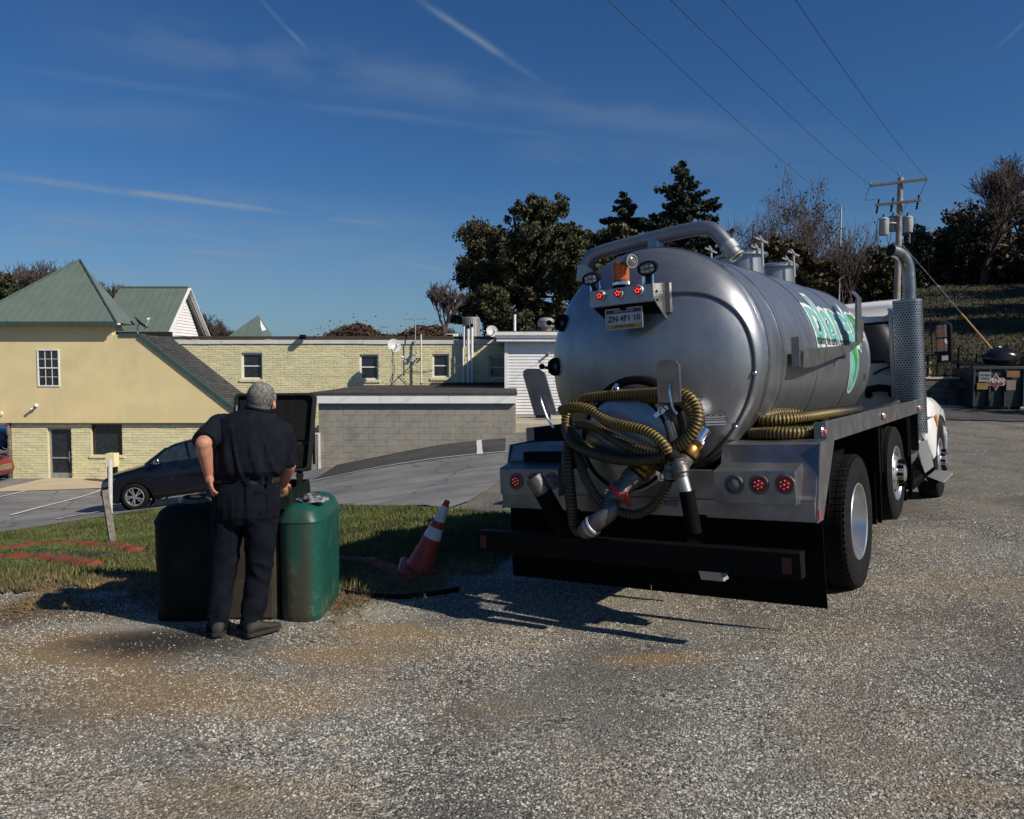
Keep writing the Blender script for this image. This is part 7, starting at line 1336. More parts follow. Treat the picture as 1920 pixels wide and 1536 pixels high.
for k, z in enumerate((.70, .58, .46, .33, .20)):
    o = text_part(('20 GAL', '60', '45', '30', '15')[k] if k else '75 80', .035, (xr1 + .0075, y0 + .32, z), M['bin'], L1, rot=(R(90), 0, R(90))); MB().box((xr1 + .004, y0 + .22, z - .045), (xr1 + .009, y0 + .27, z - .041)).build('level_mark', M['bin'], L1, smooth=0)
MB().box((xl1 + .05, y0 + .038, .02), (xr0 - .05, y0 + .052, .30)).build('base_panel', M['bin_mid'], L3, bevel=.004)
# raised filling neck, rim and open lid
nk = bl(552, 905, 6.35); nx0, nx1 = -.42, nk.x + .07
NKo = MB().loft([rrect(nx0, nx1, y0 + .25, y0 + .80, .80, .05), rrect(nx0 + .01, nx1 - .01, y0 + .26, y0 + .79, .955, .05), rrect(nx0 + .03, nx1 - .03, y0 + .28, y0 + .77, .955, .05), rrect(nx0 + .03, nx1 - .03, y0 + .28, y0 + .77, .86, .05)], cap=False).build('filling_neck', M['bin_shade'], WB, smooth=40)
MB().loft([rrect(nx0 + .03, nx1 - .03, y0 + .28, y0 + .77, .872, .05), rrect(nx0 + .04, nx1 - .04, y0 + .29, y0 + .76, .870, .05)]).build('neck_mouth', M['darkin'], NKo)
YL = 6.62; lc = [bl(441, 738, YL + .05), bl(593, 737, YL + .05), bl(581, 884, YL - .03), bl(432, 884, YL - .03)]
def lerp(a, b, t): return a + (b - a) * t
def inset(q, d): c = sum(q, Vector()) / 4; return [c + (p - c) * (1 - d) for p in q]
def rounded(q, rf=.07, n=4):
    out = []
    for i in range(4):
        p, a, b = q[i], q[i - 1], q[(i + 1) % 4]; pa, pb = p + (a - p) * rf, p + (b - p) * rf
        for k in range(n + 1): t = k / n; out.append((1 - t) ** 2 * pa + 2 * t * (1 - t) * p + t * t * pb)
    return out
nl = (lc[1] - lc[0]).cross(lc[3] - lc[0]).normalized(); nl = nl if nl.y < 0 else -nl
off = lambda q, d: [p + nl * d for p in q]
LD = MB().loft([off(rounded(inset(lc, .03)), -.05), off(rounded(lc), -.04), off(rounded(lc), .02), off(rounded(inset(lc, .015)), .03), off(rounded(inset(lc, .06)), .03), off(rounded(inset(lc, .075)), .02), off(rounded(inset(lc, .085)), -.02)]).build('lid', M['lidm'] if 'lidm' in M else M['binblack'], WB, smooth=40)
inn = inset(lc, .10); a, b, c, d = inn
for t0, t1 in ((.0, .62), (.68, 1.0)):
    q = [lerp(a, d, t0), lerp(b, c, t0), lerp(b, c, t1), lerp(a, d, t1)]; MB().loft([off(rounded(q, .05), -.02), off(rounded(inset(q, .03), .05), -.004)]).build('lid_panel', M['rubber'], LD)
MB().bar(bl(444, 760, YL - .01), bl(440, 842, YL - .01), .012, .012).build('stay_rod', M['galv'], LD)
for px in (470, 562): MB().bar(bl(px, 884, YL - .02), bl(px, 915, YL - .08), .05, .03).cyl(bl(px - 6, 892, YL - .02), bl(px + 6, 892, YL - .02), .02, n=10).build('hinge', M['black'], WB)
# rag and clear cap lying on top
rg = thing('rag', 'crumpled dark grey rag with white specks on the right lobe of the green container', 'rag', bl(586, 926, 6.05) + bo); rg.location.z = bo.z + .868
mb = MB(); rr = random.Random(8); n = 16; rings = []
for j in range(7):
    t = j / 6; rings.append([((.105 * (1 - t) ** .6 + .004) * math.cos(2 * PI * k / n) * (1 + .35 * rr.uniform(-1, 1)), (.10 * (1 - t) ** .6 + .004) * math.sin(2 * PI * k / n) * (1 + .35 * rr.uniform(-1, 1)), .055 * t ** .8 + .022 * rr.uniform(0, 1) - .004) for k in range(n)])
mb.loft(rings).build('cloth', mat('rag_cloth', (.06, .062, .075), .95, var=.5, scale=25, dirt=(.45, .45, .48), dscale=30, damt=.8), rg, smooth=60)
cp = thing('clear_cap', 'shallow greenish plastic cap lying on the left lobe of the container', 'cap', bl(367, 932, 6.1) + bo); cp.location.z = bo.z + .862
MB().lathe([(.0, .03), (.10, .03), (.12, .02), (.125, 0), (.11, 0)], (0, 0, 0), (0, 0, 1), 28).build('cap', mat('cap_plastic', (.07, .09, .045), .15), cp); MB().torus((0, 0, .03), (0, 0, 1), .085, .012, 24, 6).build('rim', M['rubber'], cp)
gh = thing('drain_hose', 'thin black hose lying on the gravel from the container toward the tanker', 'hose', (0, 0, 0)); pts = []
for px, py in ((628, 1108), (660, 1118), (700, 1122), (745, 1124), (800, 1120), (860, 1110)): p = gp(px, py); pts.append((p.x, p.y, p.z + .025 + float(bumps(np.array([p.x]), np.array([p.y]))[0])))
MB().tube(spline(pts, .05), .022, 8).build('tube', M['black'], gh)
# ------------------------------------------------------------------ the man
mo = Vector((-1.885, 5.52, 0)); mo.z = g1(mo.x, mo.y) + .012
MAN = thing('person', 'man in dark navy short sleeved work shirt and trousers reaching into the green container', 'person', mo)
SC = 1500 / 5.52
def mp_(px, py, y=0.): v = at(px, py, mo.y + y) - mo; return v
def remesh(o, vox, it=4, disp=None, fac=.5):
    m = o.modifiers.new('remesh', 'REMESH'); m.mode = 'VOXEL'; m.voxel_size = vox; m.use_smooth_shade = True
    s = o.modifiers.new('smooth', 'SMOOTH'); s.iterations = it; s.factor = fac
    for (nm, size, st, depth, stretch) in disp or []:
        t = bpy.data.textures.get(nm) or bpy.data.textures.new(nm, 'CLOUDS'); t.noise_scale = size; t.noise_depth = depth
        e = bpy.data.objects.get('x' + nm); d = o.modifiers.new('folds', 'DISPLACE'); d.texture = t; d.texture_coords = 'LOCAL'; d.strength = st; d.mid_level = .5
    return o
def oval(c, rx, ry, tilt=0., n=28, roll=0.): 
    c = Vector(c); return [c + Vector((rx * math.cos(2 * PI * k / n), ry * math.sin(2 * PI * k / n) , tilt * math.sin(2 * PI * k / n) + roll * math.cos(2 * PI * k / n))) for k in range(n)]
zz = lambda py, y=0: mp_(460, py, y).z
sh_l, sh_r = mp_(408, 797, .04), mp_(531, 812, .07); el_l, wr_l = mp_(381, 832, -.22), mp_(391, 889, -.13); el_r, wr_r = mp_(541, 872, .12), mp_(531, 908, .36)
hd = mp_(490, 751, .10); nk_ = mp_(486, 785, .05)
hip_l, hip_r = mp_(432, 952, .02), mp_(488, 952, .02); kn_l, kn_r = mp_(416, 1075, .03), mp_(484, 1068, .05); an_l, an_r = mp_(405, 1168, .02), mp_(474, 1164, .0)
# body
B = MB()
B.ball(hd + Vector((0, 0, .01)), (.083, .098, .118), 20, 14); B.ball(hd + Vector((.008, -.012, .03)), (.082, .088, .092), 20, 14)
fdir = Vector((.22, .93, -.28)).normalized(); B.ball(hd + fdir * .055 + Vector((0, 0, -.055)), (.055, .055, .055), 14, 10); B.capsule(hd + fdir * .095 + Vector((0, 0, .01)), hd + fdir * .115 + Vector((0, 0, -.03)), .010, .015, 8)
for s in (-1, 1):
    e = hd + Vector((.93, -.35, 0)).normalized() * s * .086 + Vector((.012, .02, -.030)); B.ball(e, (.012, .026, .034), 10, 8); 
    ey = hd + fdir * .083 + Vector((.93, -.35, 0)).normalized() * s * .032 + Vector((0, 0, .012)); B.ball(ey, .014, 8, 6)
B.capsule(nk_ + Vector((0, 0, -.06)), hd + Vector((-.002, -.02, -.06)), .066, .062, 16)
B.capsule(mp_(470, 860, .0), mp_(482, 800, .04), .13, .11, 16)
B.capsule(mp_(482, 802, .04), sh_l, .06, .055); B.capsule(mp_(482, 802, .04), sh_r, .06, .055)
for sh, el, wr in ((sh_l, el_l, wr_l), (sh_r, el_r, wr_r)):
    B.capsule(sh, el, .058, .052); B.ball(el, .051, 12, 8); m1_ = lerp(el, wr, .28); B.capsule(el, m1_, .050, .052); B.capsule(m1_, wr, .052, .031)
    B.ball(el + (el - lerp(sh, wr, .5)).normalized() * .012, .036, 10, 8)
def hand(wr, dirn, side, palmn, curl, s=1.0):
    d = Vector(dirn).normalized(); pn = Vector(palmn).normalized(); sd = d.cross(pn).normalized() * side
    B.capsule(wr - d * .01, wr + d * .04, .028 * s, .030 * s)
    for k, o in enumerate((-.027, -.009, .009, .026)): B.capsule(wr + d * .02 + sd * o * .7, wr + d * .082 + sd * o, .0145 * s, .0125 * s, 8)
    for k, (o, L) in enumerate(((-.029, .072), (-.010, .082), (.010, .077), (.027, .060))):
        p = wr + d * .085 + sd * o; dd = d.copy()
        for j, f in enumerate((.45, .32, .23)):
            dd = (dd + pn * curl[k] * (1 if j else .6)).normalized(); q = p + dd * L * f * s; B.capsule(p, q, (.0105 - .001 * j) * s, (.0098 - .001 * j) * s, 8); p = q
    t0_ = wr + d * .018 - sd * .024; t1 = t0_ + (d * .6 - sd * .75 + pn * .25).normalized() * .036; t2 = t1 + (d * .85 - sd * .35 + pn * .35).normalized() * .030; t3 = t2 + (d * .95 + pn * .3).normalized() * .024
    B.capsule(t0_, t1, .0155, .0135, 8); B.capsule(t1, t2, .013, .0115, 8); B.capsule(t2, t3, .0115, .0095, 8)
hand(wr_l, Vector((.12, .10, -1)), 1, Vector((.65, .40, -.05)), (.10, .22, .42, .5)); hand(wr_r, Vector((-.15, .55, -.85)), -1, Vector((-.4, .45, .2)), (.35, .4, .4, .45))
for hp, kn, an in ((hip_l, kn_l, an_l), (hip_r, kn_r, an_r)): B.capsule(hp + Vector((0, 0, .04)), kn, .085, .055); B.capsule(kn, an, .055, .036)
B.capsule(mp_(450, 935, .0), mp_(472, 935, .0), .12, .12); B.capsule(mp_(461, 935, .0), mp_(468, 860, .0), .12, .12)
body = remesh(B.build('body', M['skin'], MAN, recalc=False), .0042, 3)
# hair: a close grey cap following the back and top of the skull
Hh = MB(); hc = hd + Vector((.0, -.008, .024)); Hh.ball(hc, (.093, .105, .110), 26, 18); Hh.ball(hd + fdir * .03 + Vector((0, 0, .045)), (.083, .085, .082), 20, 14); Hh.ball(hd + Vector((.022, .015, .018)), (.080, .066, .070), 20, 14)
back = hd + Vector((-.01, -.045, -.035)); Hh.ball(back, (.076, .055, .062), 18, 12)
hair = remesh(Hh.build('hair', M['hair'], MAN, recalc=False), .006, 2)
cutter = [] 
hm = hair.modifiers; r_ = np.random.default_rng(4); ns = 5200; u = r_.normal(size=(ns, 3)); u /= np.linalg.norm(u, axis=1)[:, None]; keep = ((u[:, 2] > -.35) | (u[:, 1] < -.3)) & (u[:, 2] > -.75) & ~((u @ np.array(fdir) > .55) & (u[:, 2] < .45)); u = u[keep]; ns = len(u)
c = np.array(hc) + u * (.0895, .099, .103) * .985; low_ = u[:, 2] < -.3; c[low_] += (0, .0, 0)
gr = np.array([.0, -.5, -.55]); d = u * .45 + gr * (1 + .3 * r_.normal(size=(ns, 1))); d /= np.linalg.norm(d, axis=1)[:, None]; sd_ = np.cross(d, u); sd_ /= np.linalg.norm(sd_, axis=1)[:, None] + 1e-9
L_ = r_.uniform(.010, .02, (ns, 1)); wv = .0016; Vh = np.stack([c - sd_ * wv, c + sd_ * wv, c + d * L_ + u * .003], 1); tri_mesh('hair_strands', Vh.reshape(-1, 3), np.arange(3 * ns).reshape(ns, 3), M['hair'], hair, kind='stuff')
# spectacle arm
MB().tube(spline([hd + Vector((.093, .0, .012)), hd + Vector((.085, .05, .014)), hd + fdir * .1 + Vector((.05, 0, .012))], .02), .003, 6).build('glasses', M['black'], MAN)
# shirt
def S(px, w, py, ry, y=0., rx=None, tilt=0, roll=0.): c = mp_(px, py, y); return oval(c, w / 2 / SC, ry, tilt, 28, roll)
T_ = MB()
T_.loft([S(463, 112, 903, .135, .0), S(463, 116, 893, .15, -.0), S(466, 128, 880, .175, -.015), S(468, 134, 862, .178, -.02), S(470, 132, 840, .168, -.015), S(472, 134, 818, .160, .0, roll=-.01), S(472, 134, 803, .150, .015, roll=-.015), S(474, 120, 790, .135, .03, roll=-.02), S(479, 88, 779, .110, .045, roll=-.02), S(485, 52, 769, .088, .05, roll=-.015), S(488, 40, 765, .076, .055, roll=-.01)])
sl_l, sl_r = lerp(sh_l, el_l, .98), lerp(sh_r, el_r, .98)
T_.capsule(lerp(mp_(480, 800, .03), sh_l, .5), sh_l, .085, .074, 18); T_.capsule(lerp(mp_(480, 800, .03), sh_r, .5), sh_r, .085, .078, 18)
T_.tube([sh_l + Vector((.03, 0, .01)), sh_l, lerp(sh_l, el_l, .5), lerp(sh_l, el_l, .92)], [.07, .076, .074, .080], 20); T_.tube([sh_r + Vector((-.03, 0, .02)), sh_r, lerp(sh_r, el_r, .5), lerp(sh_r, el_r, .97)], [.07, .080, .075, .078], 20)
T_.capsule(sh_l + Vector((.07, 0, -.05)), sh_l + Vector((.05, .0, -.16)), .065, .055); T_.capsule(sh_r + Vector((-.06, 0, -.05)), sh_r + Vector((-.05, .0, -.17)), .065, .055)
shirt = remesh(T_.build('shirt', M['navy'], MAN, recalc=False), .0062, 3)
def folds(o, fn):
    """bake the modifiers, then push the surface along its normals with a fold pattern"""
    dg = bpy.context.evaluated_depsgraph_get(); me = bpy.data.meshes.new_from_object(o.evaluated_get(dg)); o.modifiers.clear(); n = len(me.vertices); co = np.empty(n * 3, np.float32); me.vertices.foreach_get('co', co); no = np.empty(n * 3, np.float32); me.vertices.foreach_get('normal', no)
    co = co.reshape(-1, 3); no = no.reshape(-1, 3); co = co + no * fn(co, no)[:, None]; me.vertices.foreach_set('co', co.astype(np.float32).ravel()); me.polygons.foreach_set('use_smooth', [True] * len(me.polygons)); o.data = me; me.update()
def ridge(a, b, s, seed): return 1 - np.abs(vnoise(a, b, s, seed)) * 4
def shirt_f(c, n):
    x, y, z = c[:, 0], c[:, 1], c[:, 2]; base = zz(895); top_ = zz(800); t = np.clip((z - base) / (top_ - base), 0, 1)
    f = .012 * np.clip(ridge(x * 1.0 + (z - base) * .25, z * .12, .05, 31), -1, 1) * (1 - t) ** .6           # gathers rising from the belt
    f += .006 * np.clip(ridge(x * 1.0 - z * .5, z * .22 + x * .2, .07, 32), -1, 1) * np.clip(t * 1.2, 0, 1) * np.clip(np.abs(x - .04) * 6, .15, 1)
    f += .0035 * np.clip(ridge(x + z * .45, z * .2 - x * .1, .075, 33), -1, 1) * np.clip(1 - t * .6, 0, 1)
    f += .003 * vnoise(x * 2, z * 2 + y, .06, 34); f += -.010 * np.exp(-((x - .045 - .02 * np.sin(z * 9)) / .012) ** 2) * (t < .9) * 0
    for xs, sg in ((-.085, 1), (.20, 1)): f += -.006 * np.exp(-((x - xs - (z - base) * .06 * sg) / .010) ** 2) * (1 - t)
    return f
folds(shirt, shirt_f)
col = MB(); ring_ = S(487, 52, 766, .082, .052, roll=-.02); col.tube([tuple(p) for p in ring_] + [tuple(ring_[0])], .010, 10, sx=1.0); cl_ = col.build('collar', M['navy'], shirt, smooth=60); 
yk = MB(); 
# belt
bt = MB(); a_ = S(462, 124, 903, .146, .0); b_ = S(462, 124, 894, .146, .0); bt.loft([a_, b_], cap=False); bt.loft([S(462, 121, 903, .142, .0), S(462, 121, 894, .142, .0)], cap=False); bt.build('belt', M['leather'], MAN)
# trousers
Q = MB(); Q.loft([S(462, 122, 897, .143), S(461, 123, 905, .145), S(461, 125, 925, .152, -.005), S(461, 127, 945, .158, -.01), S(461, 125, 965, .150, -.005), S(460, 116, 980, .12, .0)])
def leg(pts):
    fr = []; path = [mp_(px, py, y) for px, w, py, y in pts]; rr = [w / 2 / SC for px, w, py, y in pts]; Q.tube(path, rr, 24)
leg([(430, 62, 940, .0), (428, 62, 965, .0), (426, 60, 1000, .01), (421, 55, 1040, .02), (417, 49, 1080, .02), (413, 42, 1120, .01), (409, 37, 1150, .0), (407, 35, 1172, .0), (407, 37, 1181, .0)])
leg([(490, 63, 940, .0), (490, 62, 965, .0), (488, 60, 1000, .01), (486, 54, 1040, .03), (483, 50, 1080, .04), (479, 45, 1120, .03), (474, 42, 1148, .01), (470, 41, 1168, .0), (469, 44, 1178, .0)])
tr = remesh(Q.build('trousers', M['navy_tr'], MAN, recalc=False), .0066, 3)
def trouser_f(c, n):
    x, y, z = c[:, 0], c[:, 1], c[:, 2]; t = np.clip(z / .95, 0, 1); k = np.exp(-((z - .50) / .16) ** 2) + .9 * np.exp(-((z - .12) / .13) ** 2) + .45 * np.exp(-((z - .80) / .07) ** 2)
    f = .012 * np.clip(ridge(x * .9 + z * .7 * np.sign(x - .02), z * .5 - x * .3, .09, 41), -1, 1) * k * .8
    f += .007 * np.clip(ridge(z * 1.6 - x * .9, x * .6 + y * .4, .07, 42), -1, 1) * np.exp(-((z - .1) / .12) ** 2)
    f += .005 * np.clip(ridge(x * 1.2 + y * .5, z * .14, .06, 43), -1, 1); f += .0025 * vnoise(x, z, .03, 44); return f
folds(tr, trouser_f)
for px in (421, 463, 506): mb = MB().bar(mp_(px, 890, -.150 if px == 463 else -.118), mp_(px, 909, -.154 if px == 463 else -.120), .03, .006, up=(0, 1, 0)); mb.build('belt_loop', M['navy_tr'], tr, bevel=.001)
def pocket(px0, px1, py0, py1):
    a, b, c, d = [mp_(px, py, -.148 + .05 * ((px - 461) / 60) ** 2) for px, py in ((px0, py0), (px1, py0), (px1, py1), ((px0 + px1) / 2, py1 + 6))]; e = mp_(px0, py1, -.148 + .05 * ((px0 - 461) / 60) ** 2)
    MB().tube([a, e, d, c, b, a], .0022, 5).build('pocket_seam', M['navy'], tr)
pocket(478, 506, 921, 957); pocket(420, 448, 921, 957); MB().tube([mp_(462, 906, -.152), mp_(462, 940, -.166), mp_(462, 972, -.14)], .0025, 5).build('seat_seam', M['navy'], tr)
st_ = mp_(519, 911, -.05); MB().ball(st_, .004, 8, 6).build('rivet', M['chrome'], tr)
# shoes
def shoe(heel, toe, w):
    h, t = Vector(heel), Vector(toe); d = (t - h); L = d.length; d.normalize(); s = Vector((0, 0, 1)).cross(d); mb = MB(); rings = []
    for f, ww, zt in ((-.03, .5, .055), (0, .80, .085), (.12, .92, .105), (.30, .88, .110), (.45, .92, .085), (.65, 1.0, .062), (.85, .9, .05), (.97, .6, .040), (1.0, .3, .03)):
        c = h + d * L * f; rings.append([c + s * w * ww * math.cos(2 * PI * k / 16) * .5 + Vector((0, 0, .018 + max(0, (zt - .018)) * (.5 + .5 * math.sin(2 * PI * k / 16)))) for k in range(16)])
    o = mb.loft(rings).build('shoe', M['shoe'], MAN, smooth=70); sb = MB(); rs_ = []
    for f, ww in ((-.05, .55), (0, .9), (.2, 1.0), (.45, .96), (.65, 1.08), (.85, 1.0), (.98, .62), (1.02, .3)): c = h + d * L * f; rs_.append([c + s * w * ww * .5 * k + Vector((0, 0, z)) for k, z in ((-1, 0), (1, 0), (1.0, .026), (-1.0, .026))])
    sb.loft(rs_).build('sole', M['ssole'], o, bevel=.003, smooth=0); return o
def gr_(px, py): p = gp(px, py) - mo; return Vector((p.x, p.y, 0))
shoe(gr_(407, 1197), gr_(407, 1197) + Vector((-.04, .27, .0)), .095); shoe(gr_(463, 1199), gr_(463, 1199) + Vector((.17, .20, .0)), .097)
# ------------------------------------------------------------------ traffic cone
cb_ = gp(783, 1083); cone = thing('traffic_cone', 'tilted orange traffic cone with two white bands on the grass edge', 'traffic cone', cb_ + Vector((0, .05, .05)))
tip = at(839, 939, cb_.y + .02) - cone.location; ax = tip.normalized(); Hc = tip.length; bm0 = .05
M['cone'] = mat('cone_orange', (.42, .045, .03), .5, var=.15, dirt=(.12, .05, .04), dscale=5, damt=.4); M['conew'] = mat('cone_white', (.66, .68, .70), .4, var=.06, dirt=(.4, .38, .35), dscale=6, damt=.4)
rc = lambda f: .135 * (1 - f) + .024 * f
for f0, f1, m_, nm, o in ((0.04, .48, 'cone', 'cone_body', 0), (.48, .63, 'conew', 'reflective_band', .002), (.63, .72, 'cone', 'cone_body', 0), (.72, .93, 'conew', 'reflective_band', .002), (.93, 1.0, 'cone', 'cone_tip', 0)):
    MB().lathe([(rc(f0) + o, Hc * f0), (rc(f1) + o, Hc * f1)] + ([(rc(1) * .8, Hc), (0, Hc)] if f1 == 1.0 else []), (0, 0, 0), ax, 32).build(nm, M[m_], cone)
u_ = ax.cross(Vector((0, 1, .2))).normalized(); w_ = ax.cross(u_); sq = [(-1, -1), (1, -1), (1, 1), (-1, 1)]
base_ring = lambda s, h: [ax * h + u_ * .19 * s * a + w_ * .19 * s * b for a, b in sq]
MB().loft([base_ring(1, -.03), base_ring(1, .0), base_ring(.93, .022)]).build('base', M['cone'], cone, bevel=.01)
# ------------------------------------------------------------------ red netting sock, stake
def sock(name, pix, r, lb, mcol):
    t = thing(name, lb, 'erosion sock', (0, 0, 0)); P = []
    for px, py in pix: p = gp(px, py); P.append((p.x, p.y, p.z + r * .36))
    P = spline(P, .05); mb = MB(); n = 14; fr = frames(P); vs = []; rs = random.Random(3)
    for i, (p, t_, u, w) in enumerate(fr):
        k_ = r * (1 + .18 * math.sin(i * .7) + .12 * rs.uniform(-1, 1)); 
        if i in (0, len(fr) - 1): k_ *= .3
        for k in range(n): a = 2 * PI * k / n; vs.append(p + u * math.cos(a) * k_ * 1.25 + w * math.sin(a) * k_ * .62 * (1 + .15 * rs.uniform(-1, 1)))
    fs = [(i * n + k, i * n + (k + 1) % n, (i + 1) * n + (k + 1) % n, (i + 1) * n + k) for i in range(len(fr) - 1) for k in range(n)] + [tuple(range(n)), tuple((len(fr) - 1) * n + k for k in range(n))]
    mb.add(vs, fs).build('netting', mcol, t, smooth=60); return t
M['sock'] = mat('orange_netting', (.24, .045, .022), .85, var=.35, scale=25, dirt=(.07, .05, .035), dscale=5, damt=.75, bump=1, bscale=90); M['sock2'] = mat('black_netting', (.03, .028, .026), .9, var=.4, scale=20, bump=1, bscale=70, dirt=(.12, .09, .06), dscale=9, damt=.6)
sock('erosion_sock', [(-60, 1050), (0, 1052), (60, 1052), (120, 1058), (180, 1068)], .085, 'front orange netting sock lying in the grass at the left edge', M['sock'])
sock('erosion_sock', [(-60, 1036), (10, 1036), (70, 1026), (120, 1024), (170, 1030), (215, 1032), (255, 1040)], .085, 'rear orange netting sock ending beside the leaning wooden stake', M['sock'])
sock('erosion_sock', [(10, 1042), (60, 1040), (120, 1042), (190, 1048), (260, 1050), (310, 1046)], .075, 'dark flattened netting sock between the two orange ones', M['sock2'])
sock('erosion_sock', [(600, 1060), (640, 1056), (690, 1060), (725, 1072), (760, 1088), (795, 1090)], .075, 'shaded red netting sock running from the container to under the cone', M['sock'])
sp0 = gp(214, 1022); stk = thing('wooden_stake', 'grey weathered wooden stake leaning in the grass beside the orange netting', 'stake', sp0); tt_ = at(196, 919, sp0.y + .1) - sp0
MB().bar((.0, 0, -.1), tt_, .10, .035).build('board', M['woodg'], stk, bevel=.004)
mk = thing('marker_post', 'pale flat post standing between the stake and the brick wall', 'post', gp(207, 965)); tpk = at(207, 862, mk.location.y) - mk.location; MB().bar((0, 0, -.1), (tpk.x, 0, tpk.z), .13, .04).build('board', M['paint_line'], mk, bevel=.004)
# ------------------------------------------------------------------ cars
def car(name, label, loc, rz, pitch, paint, sc_=1.0, suv=True, group=None):
    t = thing(name, label, 'car', loc, group=group); t.rotation_euler = (0, pitch, rz); t.scale = (sc_,) * 3
    W_ = .94; prof = [(-2.33, .42), (-2.36, .62), (-2.30, .86), (-2.05, .98), (-1.35, 1.08), (-1.02, 1.14)]   # nose toward -x
    low = [(-2.25, .26), (-1.0, .24), (1.2, .24), (2.2, .34), (2.33, .5), (2.34, .75), (2.28, 1.05)]
    def bw(z, x): # half width
        k = W_ - .04 * max(0, (.45 - z)) - .10 * max(0, z - .9) ; e = max(0, abs(x) - 1.7) / .66; return k * (1 - .22 * e * e)
    top = prof + [(2.24, 1.12)]
    n = 40; xs = np.linspace(-2.36, 2.34, n); rings = []
    up_x = [-2.36, -2.33, -2.25, -2.0, -1.35, -1.0, 2.2, 2.30, 2.34]; up_z = [.60, .80, .90, 1.0, 1.10, 1.16, 1.14, 1.06, .8]
    lo_x = [-2.36, -2.28, -1.9, 2.0, 2.25, 2.34]; lo_z = [.45, .28, .22, .24, .34, .55]
    for x in xs:
        zt = float(np.interp(x, up_x, up_z)); zl = float(np.interp(x, lo_x, lo_z))
        for wx in (-1.42, 1.40):
            d = abs(x - wx)
            if d < .43: zl = max(zl, .34 + math.sqrt(.43 ** 2 - d * d) * .96)
        ring = []
        for f, k in ((0, .86), (.0, .96), (.25, 1.0), (.6, 1.0), (.85, .985), (.97, .95), (1.0, .88), (1.02, .6)): z = zl + (zt - zl) * min(f, 1.0) + (.02 if f > 1 else 0); ring.append((x, -bw(z, x) * k, z))
        rings.append(ring + [(a, -b, c) for a, b, c in ring[::-1]])
    body = MB().loft(rings).build('body', paint, t, smooth=35)
    gh_x = [-1.12, -.55, -.25, .4, 1.3, 1.95, 2.22]; gh_z = [1.15, 1.52, 1.63, 1.70, 1.68, 1.58, 1.14] if suv else [1.12, 1.36, 1.42, 1.44, 1.40, 1.2, 1.1]
    rings = []
    for x in np.linspace(-1.12, 2.22, 30):
        zt = max(float(np.interp(x, gh_x, gh_z)), 1.13); f = (zt - 1.12) / .58; ring = []
        for zf, k in ((0, .93), (.25, .90), (.6, .85), (.85, .80), (.96, .74), (1.0, .6)): ring.append((x, -W_ * (k + .0), 1.10 + (zt - 1.10) * zf))
        rings.append(ring + [(a, -b, c) for a, b, c in ring[::-1]])
    gh = MB().loft(rings).build('cabin', paint, t, smooth=35)
    for sg in (-1, 1):
        for poly in (((-.93, 1.17), (-.42, 1.50), (.02, 1.60), (.10, 1.17)), ((.17, 1.17), (.11, 1.60), (.55, 1.63), (1.02, 1.61), (1.06, 1.17)), ((1.13, 1.17), (1.10, 1.60), (1.55, 1.57), (1.85, 1.20))):
            if not suv: poly = tuple((x, 1.15 + (z - 1.17) * .55) for x, z in poly)
            f = lambda x, z, o: (x, sg * (W_ * (.93 - .10 * ((z - 1.10) / .58)) + o - .018), z); MB().prism(poly, lambda x, z: f(x, z, -.03), lambda x, z: f(x, z, .018)).build('side_window', M['glass'], t, smooth=0)
        MB().loft([[(-.78, sg * .95, 1.14), (-.60, sg * .95, 1.14), (-.58, sg * 1.12, 1.16), (-.74, sg * 1.12, 1.16)], [(-.76, sg * .95, 1.22), (-.62, sg * .95, 1.22), (-.60, sg * 1.12, 1.29), (-.72, sg * 1.12, 1.29)]]).build('wing_mirror', M['chrome'] if suv else paint, t, bevel=.02)
        MB().prism([(-2.30, .78), (-2.0, .90), (-1.82, .92), (-1.95, .78), (-2.2, .70)], lambda x, z: (x, sg * bw(z, x) * .93, z), lambda x, z: (x, sg * (bw(z, x) + .006), z)).build('headlight', M['clearlens'], t, smooth=0)
        for zz_ in (.36,): MB().box((-.95, sg * .935, .30), (.92, sg * .955, .40)).build('sill_trim', M['rubber'], t, bevel=.01)
        for x in (-.95, .13, 1.1): MB().tube([(x, sg * .944, .45), (x + .01, sg * .945, .8), (x, sg * .92, 1.1)], .004, 4).build('door_gap', M['black'], t)
        for x in (-.1, .9): MB().bar((x, sg * .955, .98), (x + .17, sg * .955, .985), .02, .03).build('door_handle', paint, t, bevel=.004)
    MB().prism([(-1.10, 1.16), (-.50, 1.52), (-.47, 1.50), (-1.07, 1.14)], lambda x, z: (x - .02, -.72, z + .02), lambda x, z: (x - .02, .72, z + .02)).build('windscreen', M['glass'], t, smooth=0)
    for k in range(4): MB().box((-2.385, -.5, .52 + k * .06), (-2.33, .5, .55 + k * .06)).build('grille_bar', M['chrome'], t, smooth=0)
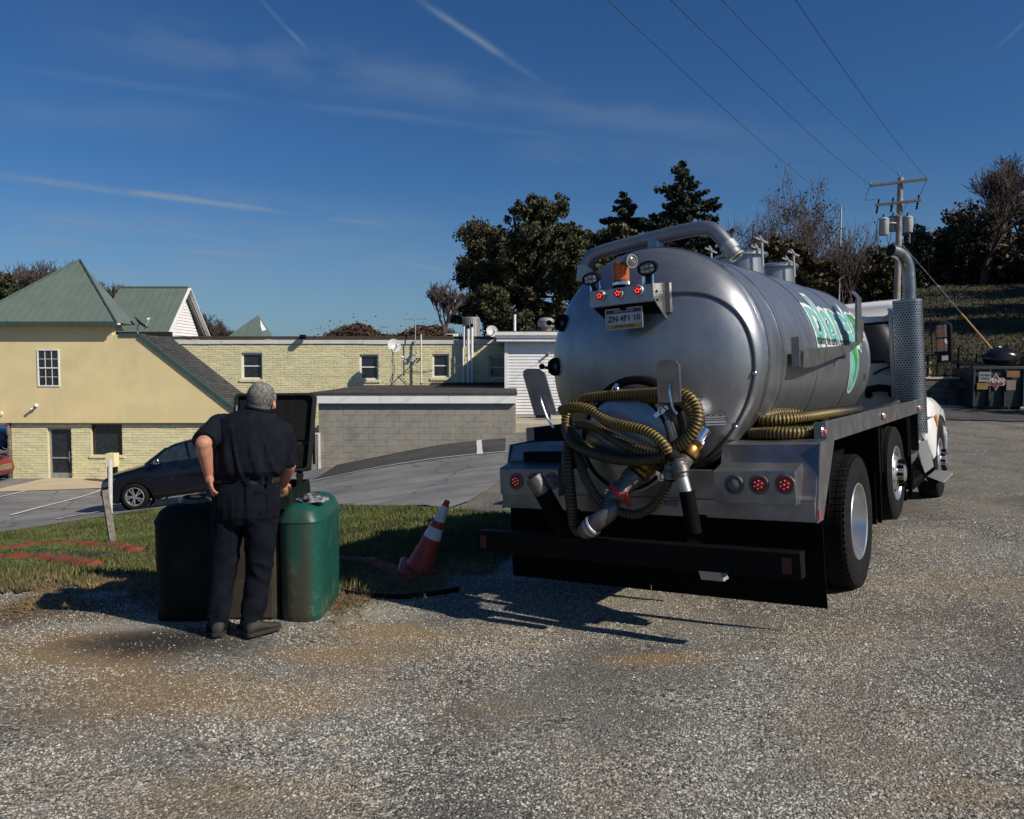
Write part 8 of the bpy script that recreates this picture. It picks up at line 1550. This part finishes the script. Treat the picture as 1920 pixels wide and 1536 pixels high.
    for sg in (-1, 1):
        for wx in (-1.42, 1.40):
            w = bpy.data.objects.new('wheel', None); C.objects.link(w); w.parent = t; w.location = (wx, sg * .82, .355); w.rotation_euler = (0, 0, 0 if sg > 0 else PI)
            MB().lathe([(.24, -.10), (.30, -.12), (.345, -.10), (.355, -.06), (.355, .06), (.345, .10), (.30, .12), (.24, .10)], (0, 0, 0), (0, 1, 0), 40).build('tyre', M['rubber'], w)
            rm = MB().lathe([(.245, .09), (.25, .105), (.235, .11), (.225, .07), (.21, -.05), (0, -.06)], (0, 0, 0), (0, 1, 0), 36).build('rim', M['galv'] if suv else M['black'], w)
            mb = MB()
            for k in range(5):
                for dd in (-.16, .16): a = 2 * PI * k / 5 + dd; a2 = 2 * PI * k / 5 + dd * 1.15; mb.bar((.045 * math.cos(a), .085, .045 * math.sin(a)), (.235 * math.cos(a2), .095, .235 * math.sin(a2)), .030, .03, up=(0, 1, 0))
            mb.lathe([(0, .10), (.05, .105), (.055, .08)], (0, 0, 0), (0, 1, 0), 16); mb.build('spokes', M['chrome_w'] if suv else M['galv'], w)
            MB().lathe([(0, -.02), (.20, -.02)], (0, 0, 0), (0, 1, 0), 24).build('brake_disc', M['black'], w, recalc=False)
            MB().lathe([(.42, -.3), (.43, .02)], (0, 0, .0), (0, 1, 0), 24).build('arch_liner', M['black'], w, recalc=False)
    return t
navyp = mat('navy_car_paint', (.003, .0042, .010), .25, var=.1, coat=.35, spec=.4)
fw = gp(259, 957); rw_px = gp(447, 921)
# the two left-hand wheels stand on the ramp: axle distance 2.82 m
dv = Vector((2.78, .25, 0)); hx0 = g1(fw.x, fw.y); hx1 = g1(fw.x + dv.x, fw.y + dv.y); pit = math.atan2(hx1 - hx0, dv.length); yaw = math.atan2(dv.y, dv.x)
Rz = Matrix.Rotation(yaw, 3, 'Z') @ Matrix.Rotation(-pit, 3, 'Y'); org = Vector((fw.x, fw.y, hx0 + .03)) - Rz @ Vector((-1.42, -.82, 0))
car('parked_suv', 'dark navy sport utility car with silver multi spoke wheels parked nose down the ramp', org, yaw, -pit, navyp)
rp = at(-2, 905, 31.4); rz_ = g1(rp.x, 31.4); car('parked_car', 'dark red car with black wheels cut off by the left edge of the picture', (rp.x - 2.35, 31.9, rz_ + .05), PI, 0, mat('red_car_paint', (.16, .012, .012), .25, coat=.6), .95, True)
bp_ = at(-20, 850, 39.0); car('parked_car', 'grey blue car seen through the drive-through beside the stone pier', (bp_.x - 1.0, 39.0, g1(bp_.x, 39.0) + .8), PI, 0, mat('blue_car_paint', (.10, .14, .20), .3, coat=.5), 1.0, True)
